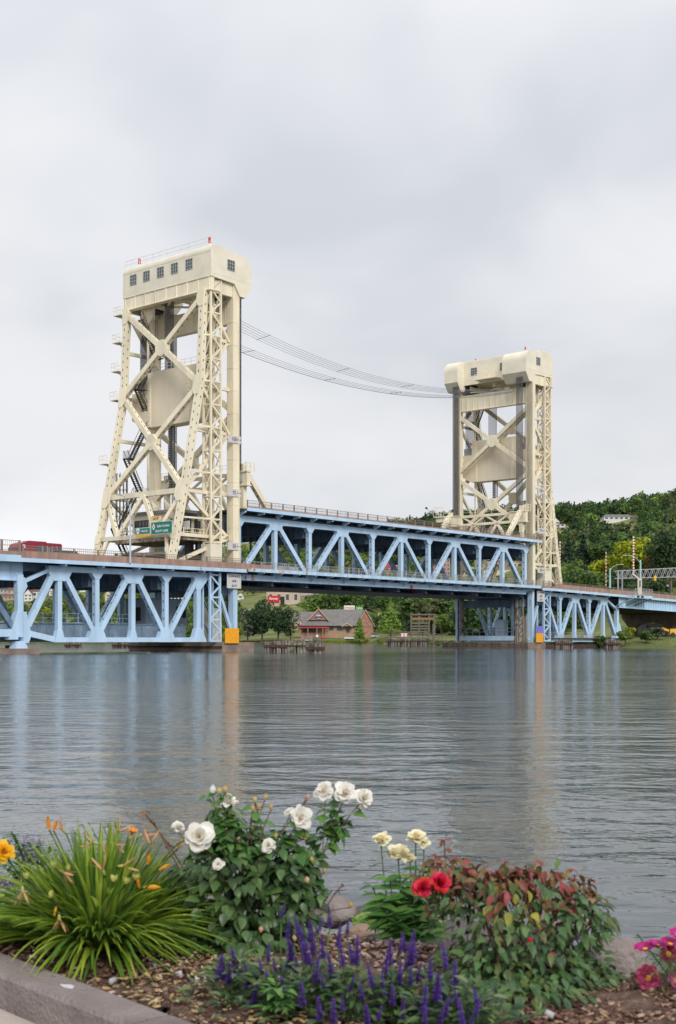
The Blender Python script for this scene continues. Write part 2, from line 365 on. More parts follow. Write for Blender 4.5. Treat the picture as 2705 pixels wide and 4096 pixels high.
# ------------------------------------------------------------------ foliage
def quads(C, Nn, size, aspect=1.0, jit=0.6):
    n = len(C); Nn = Nn + rng.normal(0, jit, (n, 3)); Nn /= np.linalg.norm(Nn, axis=1, keepdims=True) + 1e-9
    r = rng.normal(0, 1, (n, 3)); T = np.cross(Nn, r); T /= np.linalg.norm(T, axis=1, keepdims=True) + 1e-9
    Bt = np.cross(Nn, T); s = (size * rng.uniform(0.6, 1.35, n))[:, None]
    a = T * s; b = Bt * s * aspect
    V = np.stack([C - a, C - b * 0.8, C + a, C + b * 0.8], 1).reshape(-1, 3)
    return V, np.arange(4 * n).reshape(n, 4)
def crown(kind, n, h, w, leaf):
    """leaf clumps of one crown: base at z=0, height h, width w"""
    if kind == 'cone':
        z = rng.beta(1.1, 1.6, n); tier = np.abs(np.sin(z * math.pi * 7)) * 0.3 + 0.7
        ang = rng.uniform(0, 2 * math.pi, n); rad = (1 - z) ** 0.85 * w / 2 * tier * rng.uniform(0.45, 1.08, n) * (1 + 0.18 * np.sin(ang * 3 + z * 9))
        C = np.stack([np.cos(ang) * rad, np.sin(ang) * rad, 0.06 * h + z * h * 0.94 - rad * 0.18], 1)
        Nn = np.stack([np.cos(ang), np.sin(ang), np.full(n, 0.55)], 1); dens = z
    elif kind == 'pine':
        k = 11; L_ = np.stack([rng.normal(0, w * 0.20, k), rng.normal(0, w * 0.20, k), np.linspace(0.32, 0.93, k) * h + rng.normal(0, 0.03 * h, k)], 1)
        rr = w * 0.27 * (1.1 - 0.55 * np.linspace(0, 1, k)); q = rng.integers(0, k, n)
        d = rng.normal(0, 1, (n, 3)); d /= np.linalg.norm(d, axis=1, keepdims=True); d[:, 2] = d[:, 2] * 0.45
        C = L_[q] + d * rr[q][:, None] * rng.uniform(0.5, 1.1, n)[:, None]; Nn = d + np.array([0, 0, .5])
    else:
        k = 13 if kind == 'round' else 16
        th = rng.uniform(0, 2 * math.pi, k); zc = rng.uniform(0.28, 0.84, k) if kind == 'round' else rng.uniform(0.2, 0.8, k)
        rc = w * 0.30 * np.sqrt(np.maximum(0.05, 1 - ((zc - 0.5) / 0.46) ** 2)) * rng.uniform(0.5, 1.05, k)
        L_ = np.stack([np.cos(th) * rc, np.sin(th) * rc, zc * h], 1); rr = w * rng.uniform(0.15, 0.25, k); q = rng.integers(0, k, n)
        d = rng.normal(0, 1, (n, 3)); d /= np.linalg.norm(d, axis=1, keepdims=True)
        C = L_[q] + d * (rr[q] * rng.uniform(0.62, 1.12, n))[:, None] * np.array([1, 1, min(1.15, h / w * 0.8)]); Nn = d + np.array([0, 0, .25])
    C[:, 2] = np.clip(C[:, 2], 0.03 * h, h)
    return quads(C, Nn, leaf)
LEAFM = mat('tree_foliage', (0.80, 0.80, 0.80), 0.75, 0.28, 0.35, tint=True, spec=0.15, trans=0.25)
BARK = mat('tree_bark', (0.12, 0.095, 0.075), 0.95, 0.3)
TINTS = {'dark': (0.058, 0.105, 0.045), 'mid': (0.105, 0.178, 0.052), 'bright': (0.20, 0.31, 0.06), 'light': (0.165, 0.25, 0.058), 'yellow': (0.36, 0.40, 0.03), 'olive': (0.14, 0.165, 0.07), 'fir': (0.040, 0.072, 0.046), 'rust': (0.19, 0.14, 0.06), 'grey': (0.12, 0.145, 0.10)}
def tint_of(k, n, s=0.22):
    b = np.array(TINTS[k]) * 1.12; return np.clip(b * rng.uniform(1 - s, 1 + s, (n, 1)) * rng.uniform(0.93, 1.07, (n, 3)), 0.005, 1)
def tree(name, Sx, Y, ytop, wid, kind, tint, label, nleaf=900, leaf=0.45, group=None, zbase=None, trunk=True, crown0=0.12):
    for _ in range(60):
        X = (Sx - 1352) / 5100 * Y; z0 = float(gz(np.array([X]), np.array([Y]))[0]) if zbase is None else zbase
        if CAMZ + (2560 - ytop) / 5100 * Y - z0 > max(2.2, wid * .8 / 5100 * Y) or Y < 262: break
        Y -= 8
    h = CAMZ + (2560 - ytop) / 5100 * Y - z0; w = wid / 5100 * Y
    root = thing(name, (X, Y, z0), label, 'tree', group)
    mb = MB(); tr = max(0.12, h * 0.018)
    mb.tube([(X, Y, z0 - 0.5), (X + .1, Y, z0 + h * 0.3), (X, Y + .1, z0 + h * 0.65), (X, Y, z0 + h * 0.92)], [tr * 1.5, tr, tr * 0.7, tr * 0.2], 7)
    for k in range(9):
        q = random.uniform(0, 6.28); zb = z0 + h * random.uniform(0.22, 0.7); ln = w * random.uniform(0.22, 0.4)
        mb.tube([(X, Y, zb), (X + math.cos(q) * ln * .5, Y + math.sin(q) * ln * .5, zb + ln * .25), (X + math.cos(q) * ln, Y + math.sin(q) * ln, zb + ln * .55)], [tr * .5, tr * .3, tr * .1], 5)
    mb.build('trunk', BARK, root)
    hc = h * (1 - crown0); V, F = crown(kind, nleaf, hc, w * (1.28 if kind == 'round' else 1), leaf); V = V + np.array([X, Y, z0 + h * crown0])
    tn = np.repeat(tint_of(tint, nleaf), 4, axis=0)
    np_obj('crown', V, F, LEAFM, tn, root)
    return root
# ------------------------------------------------------------------ truss spans
def truss(root, nodes, w, zt0, zt1, zb0, zb1, pattern, far=False, zfun=None, gus=(1.45, 0.85), hbot=1.05, flare=0.95, ends=(True, True)):
    """nodes: s of the panel points; pattern: 'G' big top gusset, 'Y' flared top / big bottom gusset. zt*: top chord, zb*: bottom chord"""
    mats = [BLUE, HOLE]; hw = 0.34
    f = zfun or (lambda s: 0.0)
    for k in range(len(nodes) - 1):
        a, b = nodes[k], nodes[k + 1]
        if zt0 is not None:
            member(root, 'top_chord', (a, w, (zt0 + zt1) / 2 + f(a)), (b, w, (zt0 + zt1) / 2 + f(b)), hw, (zt1 - zt0) / 2)
        member(root, 'bottom_chord', (a, w, (zb0 + zb1) / 2), (b, w, (zb0 + zb1) / 2), hw, (zb1 - zb0) / 2, mats=[BLUE])
    for s, pt in zip(nodes, pattern):
        zt = f(s)
        member(root, 'vertical', (s, w, zb0 + 0.3), (s, w, zt1 + zt - 0.1), hw - 0.02, 0.33, mats=[BLUE, HOLE], perf=(pt == 'Y'), faces='u')
        w0, w1 = w - hw - 0.03, w + hw + 0.03
        if pt == 'G':
            g = gus[0]
            plate(root, 'gusset_plate', [(s - g, zt1 + zt + .02), (s + g, zt1 + zt + .02), (s + g, zt0 + zt - .15), (s + g * .62, zt0 + zt - gus[1]), (s - g * .62, zt0 + zt - gus[1]), (s - g, zt0 + zt - .15)][::-1], w0, w1)
            plate(root, 'gusset_plate', [(s - 0.8, zb0 - .02), (s + 0.8, zb0 - .02), (s + 0.36, zb1 + 0.9), (s - 0.36, zb1 + 0.9)], w0, w1)
        elif pt == 'Y':
            plate(root, 'gusset_plate', [(s - flare, zt1 + zt), (s + flare, zt1 + zt), (s + flare, zt0 + zt), (s + 0.36, zt0 + zt - 0.75), (s - 0.36, zt0 + zt - 0.75), (s - flare, zt0 + zt)][::-1], w0, w1)
            if hbot > 0:
                plate(root, 'gusset_plate', [(s - 1.45, zb0 - .02), (s + 1.45, zb0 - .02), (s + 1.35, zb1 + .1), (s + 0.85, zb1 + hbot), (s - 0.85, zb1 + hbot), (s - 1.35, zb1 + .1)], w0, w1)
    for k in range(len(nodes) - 1):
        a, b = nodes[k], nodes[k + 1]; pa, pb = pattern[k], pattern[k + 1]
        if pa == 'G' and pb in 'YE': q0, q1 = (a + 0.8, zt0 + f(a) - 0.3), (b - 0.45, zb1 + (0.6 if hbot > 0 else 0.1))
        elif pb == 'G' and pa in 'YE': q0, q1 = (b - 0.8, zt0 + f(b) - 0.3), (a + 0.45, zb1 + (0.6 if hbot > 0 else 0.1))
        else: continue
        member(root, 'diagonal', (q0[0], w, q0[1]), (q1[0], w, q1[1]), hw - 0.01, 0.34, mats=[BLUE, HOLE], perf=True)

def girder_ribs(mb, s, w0, w1, z0, z1, n, t=0.07):
    for k in range(n):
        w = w0 + (w1 - w0) * (k + .5) / n
        bbox(mb, s - 0.32, s + 0.32, w - t / 2, w + t / 2, z0 + 0.06, z1 - 0.06)
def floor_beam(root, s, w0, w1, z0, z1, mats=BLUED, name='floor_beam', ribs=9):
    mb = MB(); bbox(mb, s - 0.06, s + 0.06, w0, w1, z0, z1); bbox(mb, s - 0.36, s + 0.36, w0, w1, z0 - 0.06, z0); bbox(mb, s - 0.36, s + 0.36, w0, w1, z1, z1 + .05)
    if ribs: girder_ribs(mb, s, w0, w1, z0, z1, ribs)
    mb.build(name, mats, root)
def bracket(root, s, zt, w0=SW + .15, w1=WN - .3, h=0.75, mats=BLUE):
    mb = MB(); a = [B(s - .1, w0, zt), B(s - .1, w1, zt), B(s - .1, w1, zt - h), B(s - .1, w0, zt - .18)]
    mb.prism(a, D * .2); mb.build('bracket', mats, root)

# ---- lift span
LN = [-0.45 + 7.66 * k for k in range(11)]
lift = thing('lift_span', B(38, 8.7, 10.2), 'pale blue double deck truss lift span hanging between the two cream towers', 'bridge span')
for w in (WN, WF):
    truss(lift, LN, w, 18.75, 19.6, 10.3, 11.12, 'YGYGYGYGYGY', hbot=0)
for k, s in enumerate(LN):
    floor_beam(lift, s, WN + .35, WF - .35, 17.35, 19.75, ribs=11)
    floor_beam(lift, s, WN + .35, WF - .35, 9.75, 11.3, ribs=8)
    bracket(lift, s, 20.15); bracket(lift, s, 11.5, h=1.0)
    if k < 10:
        bracket(lift, s + 3.83, 20.15, h=.4); bracket(lift, s + 3.83, 11.5, h=.45)
for w in (2.2, 4.4, 6.6, 8.8, 11, 13.2, 15.4):
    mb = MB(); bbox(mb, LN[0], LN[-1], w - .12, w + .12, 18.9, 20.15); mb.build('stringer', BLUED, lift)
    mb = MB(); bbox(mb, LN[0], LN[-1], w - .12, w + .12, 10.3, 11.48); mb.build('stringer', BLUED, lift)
mb = MB(); bbox(mb, -1.0, 77.2, -1.1, 18.5, 20.17, 20.5); mb.build('upper_deck', ASPH, lift)
mb = MB(); bbox(mb, -0.7, 78.0, -1.1, 18.5, 11.5, 11.85); mb.build('lower_deck', ASPH, lift)
for w0, w1 in ((SW, SW + .2), (18.5, 18.7)):
    mb = MB(); bbox(mb, -0.25, 79.6, w0, w1, 20.18, 20.66); mb.build('deck_edge', BLUE, lift)
    mb = MB(); bbox(mb, -0.1, 79.3, w0, w1, 11.47, 11.97); mb.build('deck_edge', BLUER, lift)
    mb = MB(); bbox(mb, -0.2, 79.5, w0 + .04, w1, 20.662, 20.84); mb.build('kerb', BROWN, lift)
# dark sheet carrying the shade of the floor underside, and end beams
mb = MB(); bbox(mb, -0.7, 77, 3, 14, 9.55, 9.7); mb.build('underside_shade_sheet', DARKST, lift)
for s0, s1 in ((-1.0, -0.3), (77.3, 78.2)):
    mb = MB(); bbox(mb, s0, s1, 0.4, 17, 10.35, 11.4); mb.build('end_floor_beam', BLUED, lift)
railing(lift, -0.2, 79.3, SW + .1, lambda s: 20.84, 0.92, 2.45, BRAIL, BRAIL, bar=0.3)
railing(lift, 0.2, 78.9, SW + .1, lambda s: 11.97, 1.02, 2.45, GRAYRAIL, GRAYRAIL, bar=0.3, postw=.07)
railing(lift, 0.2, 78.9, 18.6, lambda s: 11.97, 1.02, 3.9, GRAYRAIL, GRAYRAIL, bar=0.9, postw=.07, rails=3)
railing(lift, -0.2, 79.3, 18.6, lambda s: 20.66, 1.0, 3.9, BRAIL, BRAIL, bar=0.9)
# rusted ends of the lower edge
for s0, s1, z0, z1 in ((-0.15, 0.35, 11.5, 11.99), (0.9, 1.35, 11.5, 11.98), (6.2, 7.0, 11.5, 11.98), (0.6, 1.0, 10.35, 11.05), (2.0, 2.6, 10.32, 11.1)):
    mb = MB(); bbox(mb, s0, s1, (SW if z0 > 11.2 else .15) - .012, (SW if z0 > 11.2 else .15), z0 + .02, z1 - .02)
    mb.build('rust_patch', mat('orange_rust', (0.36, 0.14, 0.045), 0.9, 0.5, 3, second=(0.55, 0.42, 0.32)), lift)
# cream lifting frames on the span ends
def lift_frame(s, sg):
    m_ = [CREAM, HOLE]
    for w in (WN, WF):
        member(lift, 'lifting_post', (s, w, 20.6), (s, w, 27.1 if w == WN else 26.8), .36, .36, mats=m_)
        member(lift, 'lifting_strut', (s + sg * 0.5, w, 26.0), (s + sg * 5.2, w, 20.75), .36, .36, mats=m_, perf=True)
    mb = MB(); bbox(mb, s - .35, s + .35, -0.6, 3.1, 24.1, 25.9); bbox(mb, s - .5, s + .5, -0.7, 3.2, 25.9, 26.06); bbox(mb, s - .5, s + .5, -.7, 3.2, 23.9, 24.08)
    mb.build('lifting_girder', CREAM, lift)
    mb = MB(); bbox(mb, s - .35, s + .35, 14.2, 18, 24.1, 25.9); bbox(mb, s - .5, s + .5, 14.1, 18.1, 25.9, 26.06); bbox(mb, s - .5, s + .5, 14.1, 18.1, 23.9, 24.08)
    mb.build('lifting_girder', CREAM, lift)
    for z in (24.15, 25.75): member(lift, 'cross_beam', (s, 3.1, z), (s, 14.2, z), .2, .24, mats=m_, side=D)
    for k in range(4):
        a, b = 3.3 + k * 2.7, 3.3 + (k + 1) * 2.7
        member(lift, 'lacing_bar', (s, a, 24.2 if k % 2 else 25.7), (s, b, 25.7 if k % 2 else 24.2), .14, .15, mats=m_, side=D)
    for w in (6.0, 11.5):
        member(lift, 'hanger_strut', (s, w, 24.1), (s, w + (2.5 if w < 8 else -2.5), 20.6), .2, .25, mats=m_, side=D)
        member(lift, 'hanger_strut', (s, w, 24.1), (s, w - (2.2 if w < 8 else -2.2), 20.6), .2, .25, mats=m_, side=D)
    railing(lift, s - .6, s + 1.2 * 1, -0.65, lambda q: 26.06, 1.25, 0.9, CREAM, CREAM, bar=.45, postw=.03)
    mb = MB()
    for k in range(12):
        w = -0.6 + k * 1.65; mb.beam(B(s - sg * .5, w, 26.06), B(s - sg * .5, w, 27.1), D * .02, E_ * .02)
    for z in (26.6, 27.1): mb.beam(B(s - sg * .5, -.6, z), B(s - sg * .5, 18, z), D * .02, UP * .02)
    mb.build('railing_bars', CREAM, lift, kind='stuff')
lift_frame(0.65, 1); lift_frame(75.2, -1)
# rope sockets under the rope ends
r_ = thing('navigation_light', B(40, .1, 10.6), 'tiny red lamp hanging on the lower blue chord of the lift span', 'light')
s_n = onw(1648, 2345, -.1)[0]; mb = MB(); mb.tube([B(s_n, -.1, 10.3), B(s_n, -.1, 12.6)], .05, 6); mb.build('rod', SIGNW, r_)
mb = MB(); mb.tube([B(s_n, -.1, 10.2), B(s_n, -.1, 10.8)], .17, 8); mb.build('lamp', REDT, r_)
lk = thing('lookout_platform', B(75, 19.5, 25), 'little cream platform with raking lamp arm left of the farther tower', 'platform')
mb = MB(); bbox(mb, 74.2, 76.0, 17.9, 20.4, 25.9, 26.1); bbox(mb, 74.5, 75.6, 17.9, 20.0, 25.0, 25.9); mb.build('floor', CREAM, lk)
mb = MB()
for w in np.arange(18, 20.5, .6): mb.beam(B(74.2, w, 26.1), B(74.2, w, 27.9), D * .03, E_ * .03)
for z in (27.0, 27.9): mb.beam(B(74.2, 18, z), B(74.2, 20.4, z), D * .03, UP * .03); mb.beam(B(74.2, 20.4, z), B(76, 20.4, z), E_ * .03, UP * .03)
mb.build('platform_rail', CREAM, lk)
mb = MB(); mb.tube([B(74.4, 20.3, 26.2), B(74.4, 22.2, 27.9)], .05, 6); mb.build('lamp_arm', GRAYRAIL, lk)
mb = MB(); mb.tube([B(74.4, 22.1, 27.8), B(74.4, 22.45, 28.1)], [.12, .24], 8); mb.build('lamp', DARKST, lk)
# ---- left approach span
LA = [-38.0, -32.1, -26.2, -20.2, -14.35, -8.5]
la = thing('approach_span', B(-22, 8.7, 1.4), 'pale blue deck truss span left of the nearer tower with brown parapet above', 'bridge span')
zf = lambda s: zr(s) - 11.75
for w in (WN, WF):
    truss(la, LA[1:], w, 10.35, 11.05, 1.38, 2.0, 'GYGYE' if False else 'GYGYG'[:4] + 'Z', zfun=zf, gus=(1.75, 1.15), hbot=1.2)
    # end panels
    member(la, 'diagonal', (LA[1] - .9, w, 9.9), (LA[0] + 1.2, w, 3.4), .33, .38, mats=[BLUE, HOLE])
    member(la, 'bottom_chord', (LA[1] - .8, w, 1.72), (LA[0] + .8, w, 2.55), .33, .36)
    member(la, 'end_strut', (LA[1] - 1.4, w, 10.45), (LA[0] + .4, w, 8.7), .3, .22)
    member(la, 'vertical', (LA[0], w, 2.0), (LA[0], w, 9.6), .36, .42)
    plate(la, 'gusset_plate', [(LA[0] - .5, 9.2), (LA[0] + .6, 9.3), (LA[0] + 1.0, 8.2), (LA[0] + .5, 7.4), (LA[0] - .45, 7.4)][::-1], w - .38, w + .38)
    plate(la, 'bearing_stiffener', [(LA[0] - .55, 5.1), (LA[0] - .2, 5.1), (LA[0] - .45, 1.7), (LA[0] - 1.7, 1.7)][::-1], w - .5, w + .5)
    plate(la, 'bearing_stiffener', [(LA[0] + .3, 5.1), (LA[0] + .75, 5.1), (LA[0] + 1.5, 2.2), (LA[0] + 1.1, 1.3), (LA[0] + .35, 1.3)][::-1], w - .5, w + .5)
    plate(la, 'bearing', [(LA[0] - 1.0, .62), (LA[0] + .9, .62), (LA[0] + .5, 1.5), (LA[0] - .6, 1.5)], w - .6, w + .6)
    member(la, 'diagonal', (LA[3] + 6.4, w, 2.4), (LA[5] - .3, w, 9.9), .33, .3, mats=[BLUE, HOLE], perf=True)
    member(la, 'end_post', (LA[5] + .1, w, 1.5), (LA[5] + .1, w, 11.0), .34, .36, mats=[BLUE, HOLE])
    plate(la, 'gusset_plate', [(LA[5] - 1.1, 1.38), (LA[5] + 1.6, 1.38), (LA[5] + .6, 3.3), (LA[5] - .4, 3.3)], w - .38, w + .38)
    plate(la, 'gusset_plate', [(LA[5] - 1.0, 11.05), (LA[5] + 2.6, 11.05), (LA[5] + .4, 8.6), (LA[5] - .4, 8.6)][::-1], w - .38, w + .38)
mb = MB()
for a, b in zip([-60, -38.2, -20, 0.0], [-38.2, -20, 0.0, .0]):
    if b > a: bbox_sl(mb, a, b, -1.1, 18.5, zr(a) - .42, zr(a) - .12, zr(b) - .42, zr(b) - .12)
mb.build('road_deck', ASPH, la)
def edge(root, a, b, w0, w1, za, zb, name, m_): 
    mb = MB(); bbox_sl(mb, a, b, w0, w1, zr(a) + za, zr(a) + zb, zr(b) + za, zr(b) + zb); return mb.build(name, m_, root)
for w0, w1 in ((SW, SW + .2), (18.5, 18.7)):
    edge(la, -38.9, -20, w0, w1, -.48, 0, 'deck_edge', BLUE); edge(la, -20, -0.45, w0, w1, -.48, 0, 'deck_edge', BLUER)
    for a in np.arange(-38.9, -0.5, 5.484): edge(la, a + .02, a + 5.464, w0 + .02, w1, .002, .82, 'parapet', BROWN)
for s in np.arange(-35.2, -8, 5.9):
    floor_beam(la, s + 3.05, WN + .35, WF - .35, 8.55, 10.95, ribs=11)
floor_beam(la, LA[5], WN + .35, WF - .35, 8.55, 10.95, ribs=11)
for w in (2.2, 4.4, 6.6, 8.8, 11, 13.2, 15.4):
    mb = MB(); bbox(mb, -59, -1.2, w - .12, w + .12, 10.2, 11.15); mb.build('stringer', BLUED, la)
for s in LA[1:]: bracket(la, s, zr(s) - .5, h=.5)
railing(la, -38.6, -0.6, SW + .1, zr, 0.68, 3.9, BRAIL, BRAIL, bar=0.32, zoff=.82, postw=.1)
railing(la, -38.6, -0.6, 18.6, zr, 0.68, 3.9, BRAIL, BRAIL, bar=0.9, zoff=.82, postw=.1)
# ---- outer left span, plate girder
ol = thing('approach_span', B(-50, 8.7, 9), 'blue plate girder road span at the left edge of the picture', 'bridge span')
for w in (WN, WF):
    mb = MB(); bbox(mb, -62, -37.5, w - .08, w + .08, 8.95, 11.2); bbox(mb, -62, -37.5, w - .35, w + .35, 8.85, 8.96)
    bbox(mb, -62, -37.5, w - .2, w + .2, 10.02, 10.1)
    mb.build('plate_girder', BLUE, ol)
    for s in np.arange(-60, -37.5, 2.6):
        mb = MB(); bbox(mb, s - .05, s + .05, w - .25, w + .25, 8.97, 11.2); mb.build('stiffener', BLUE, ol)
    member(ol, 'diagonal', (-38.8, w, 3.0), (-44.5, w, 10.2), .33, .34, mats=[BLUED, HOLE], perf=True)
    member(ol, 'bottom_chord', (-38.8, w, 2.5), (-62, w, 2.5), .33, .45)
for w0, w1 in ((SW - .05, SW + .2), (18.5, 18.75)):
    edge(ol, -62, -38.95, w0, w1, -.5, .3, 'deck_edge', BLUE); edge(ol, -62, -38.95, w0 + .02, w1, .302, .75, 'parapet', BROWN)
railing(ol, -62, -39.1, SW + .1, zr, 1.35, 2.6, BRAIL, BRAIL, bar=0.3, zoff=.75, postw=.14)
# ---- railway floor inside the trusses, between the piers
rf = thing('railway_floor', B(-24, 6, 2), 'grey blue railway floor girder with pipe railing low inside the left truss', 'bridge floor')
mb = MB(); bbox(mb, -62, -6.5, 5.0, 5.1, 2.15, 3.75); bbox(mb, -62, -6.5, 4.85, 5.25, 3.75, 3.85); bbox(mb, -62, -6.5, 4.85, 5.25, 2.05, 2.15)
for s in np.arange(-61, -7, 1.45): bbox(mb, s - .04, s + .04, 4.88, 5.0, 2.15, 3.75)
mb.build('plate_girder', mat('grey_blue_paint', (0.26, 0.36, 0.47), .6, .12), rf)
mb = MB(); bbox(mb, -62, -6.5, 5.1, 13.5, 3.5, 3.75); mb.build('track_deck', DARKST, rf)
mb = MB(); bbox(mb, -62, -6.5, 13.5, 13.6, 2.15, 3.75); mb.build('plate_girder', BLUED, rf)
railing(rf, -61, -16, 5.2, lambda s: 3.85, 1.35, 1.9, TEAL, TEAL, bar=6, postw=.035)
railing(rf, -61, -8, 13.4, lambda s: 3.75, 1.35, 1.9, TEAL, TEAL, bar=6, postw=.035)
# machinery hut below the deck
hut = thing('machinery_hut', B(-6.5, 11, 3.85), 'grey blue corrugated machinery hut standing inside the left truss', 'hut')
HUTM = mat('hut_grey_blue', (0.36, 0.46, 0.57), .6, .06)
mb = MB(); bbox(mb, -11.2, -3.2, 8.2, 12.6, 3.86, 7.45); mb.build('wall', HUTM, hut)
mb = MB()
for k in range(30): bbox(mb, -11.2 + k * .27, -11.1 + k * .27, 8.16, 8.2, 3.9, 7.4)
for k in range(16): bbox(mb, -11.24, -11.2, 8.3 + k * .27, 8.4 + k * .27, 3.9, 7.4)
mb.build('corrugation', HUTM, hut, kind='stuff')
mb = MB(); bbox(mb, -11.4, -3.0, 8.0, 12.8, 7.45, 7.6); mb.build('roof', BLUED, hut)
for s, z0, z1, d in ((-4.9, 4.9, 6.5, .5), (-3.9, 4.9, 6.1, .35)):
    mb = MB(); bbox(mb, s - d, s + d, 8.1, 8.16, z0, z1, 0); mb.build('window', HOLE, hut)
mb = MB(); bbox(mb, -11.3, -11.24, 9.2, 10.6, 4.4, 6.3); mb.build('window', HOLE, hut)
# ---- right approach span
RA = [83.4, 88.9, 94.65, 100.4, 106.3, 112.2]
ra = thing('approach_span', B(97, 8.7, 1.3), 'pale blue deck truss span right of the farther tower reaching the shore', 'bridge span')
zf2 = lambda s: zr(s) - 11.6
for w in (WN, WF):
    truss(ra, RA[1:5], w, 10.2, 10.9, 1.28, 1.9, 'YGYG', zfun=zf2, gus=(1.6, 1.0), hbot=1.1)
    member(ra, 'diagonal', (RA[0] + .3, w, 10.0), (RA[1] - .5, w, 2.2), .33, .3, mats=[BLUE, HOLE], perf=True)
    member(ra, 'top_chord', (RA[0] - 1.5, w, 10.55), (RA[1], w, 10.5), .34, .34)
    member(ra, 'bottom_chord', (RA[0] - 2, w, 1.6), (RA[1], w, 1.6), .34, .3)
    member(ra, 'diagonal', (RA[4] + .8, w, 9.3), (RA[5] - .6, w, 2.4), .33, .36, mats=[BLUE, HOLE], perf=True)
    member(ra, 'end_strut', (RA[4] + 1.2, w, 10.1), (RA[5] + .1, w, 8.0), .3, .22)
    member(ra, 'vertical', (RA[5], w, 1.8), (RA[5], w, 8.8), .36, .42)
    plate(ra, 'bearing_stiffener', [(RA[5] + .3, 5.3), (RA[5] + .7, 4.9), (RA[5] + 2.2, 1.5), (RA[5] + .4, 1.4)][::-1], w - .5, w + .5)
    plate(ra, 'bearing_stiffener', [(RA[5] - .6, 4.2), (RA[5] - .3, 4.6), (RA[5] - .3, 1.4), (RA[5] - 1.6, 1.4)][::-1], w - .5, w + .5)
for s in RA[:5]: floor_beam(ra, s, WN + .35, WF - .35, 8.4, 10.8, ribs=11); bracket(ra, s, zr(s) - .5, h=.5)
for w in (2.2, 4.4, 6.6, 8.8, 11, 13.2, 15.4):
    mb = MB(); bbox_sl(mb, 80, 145, w - .12, w + .12, 10.0, 11.0, 8.9, 10.0); mb.build('stringer', BLUED, ra)
mb = MB(); bbox_sl(mb, 78.6, 84, -1.1, 18.5, 11.2, 11.5, 11.2, 11.5); bbox_sl(mb, 84, 175, -1.1, 18.5, 11.2, 11.5, zr(175) - .42, zr(175) - .12); mb.build('road_deck', ASPH, ra)
for w0, w1 in ((SW, SW + .2), (18.5, 18.7)):
    for a, b in ((79.9, 84), (84, 112.8), (112.8, 175)):
        edge(ra, a, b, w0, w1, -.48, 0, 'deck_edge', BLUE)
    for a in np.arange(84.4, 168, 5.9): edge(ra, a + .02, a + 5.88, w0 + .02, w1, .002, .9, 'parapet', BROWN)
    edge(ra, 80.1, 84.4, w0 + .02, w1, .002, .3, 'parapet', BROWN)
railing(ra, 80.1, 84.4, SW + .1, zr, 1.1, 2.1, BRAIL, BRAIL, bar=0.32, zoff=.3, postw=.08)
railing(ra, 84.4, 146, SW + .1, zr, 0.5, 3.0, BRAIL, BRAIL, bar=0.5, zoff=.9, postw=.07)
railing(ra, 84.4, 146, 18.6, zr, 0.5, 3.0, BRAIL, BRAIL, bar=1, zoff=.9, postw=.07)
# railing and plank walk low on the right span
mb = MB(); bbox(mb, 79.5, 113, -.4, 0.1, 1.9, 2.05); mb.build('walkway', WOODC, ra)
railing(ra, 80.5, 104, -.35, lambda s: 2.05, 1.1, 2.9, GRAYRAIL, GRAYRAIL, bar=8, postw=.04)
# right plate girder and concrete frame on the shore
rg = thing('approach_span', B(130, 8.7, 8), 'blue ribbed plate girder over brown concrete arches at the right edge', 'bridge span')
for w in (-0.4, WF + 1):
    mb = MB(); bbox_sl(mb, 111.5, 175, w - .08, w + .08, 8.55, zr(111.5) - .5, 7.5, zr(175) - .5); bbox_sl(mb, 111.5, 175, w - .3, w + .3, 8.45, 8.55, 7.4, 7.5); mb.build('plate_girder', BLUE, rg)
    for s in np.arange(119, 150, 1.15):
        mb = MB(); z_ = 8.55 - (s - 111.5) * .0169; bbox(mb, s - .05, s + .05, w - .28, w + .28, z_, zr(s) - .5); mb.build('stiffener', BLUE, rg)
mb = MB(); bbox_sl(mb, 113.5, 175, 1, 16.4, 7.9, 8.4, 7.6, 8.2); mb.build('deck_shade_slab', HOLE, rg)  # black slab painting the shade under the road deck
PIERM = mat('dark_brown_concrete', (0.17, 0.13, 0.11), 0.95, 0.3, .6)
ring = [(-2.5, 7.9), (17.9, 7.9), (17.9, 6.9), (16.3, 4.9)]
ring += [(15.9, 4.6), (14.3, 4.6)] + [(14.3 - (8.2) * k / 10, 4.6 + 1.15 * math.sin(math.pi * k / 10) ** .5) for k in range(1, 10)] + [(6.1, 4.6), (4.5, 4.6)] + [(4.5 - 5.5 * k / 8, 4.6 + 1.1 * math.sin(math.pi * k / 16) ** .5) for k in range(1, 8)] + [(-2.5, 5.8)]
for s_ in (147.0, 166.0):
    mb = MB(); mb.prism([B(s_, w, z) for w, z in ring], D * 1.4); mb.build('arched_cap', PIERM, rg)
    for w in (15.1, 5.3):
        mb = MB(); bbox(mb, s_, s_ + 1.4, w - .8, w + .8, .2, 4.6); mb.build('column', PIERM, rg)
# a small control landing on the parapet by the gate
gp = thing('gate_platform', B(117, -2.4, zr(117)), 'small blue cantilevered gate platform on the right parapet', 'platform')
mb = MB(); bbox(mb, 113.6, 121.5, -3.1, SW - .01, zr(117) - .55, zr(117) + .05); mb.build('edge_beam', BLUE, gp)
for s in (114.3, 116.2):
    mb = MB(); bbox(mb, s, s + 1.2, -3.13, -3.1, zr(117) - .45, zr(117) - .02); mb.build('opening', HOLE, gp)
for s in (113.8, 117.5, 121.2): member(gp, 'knee_brace', (s, -3.0, zr(117) - .5), (s - 3.2, -.4, 8.9), .1, .1, mats=[BLUED], side=D)
railing(gp, 113.7, 121.4, -3.05, lambda s: zr(117) + .05, 1.5, 1.3, GRAYRAIL, GRAYRAIL, bar=.3, postw=.05)

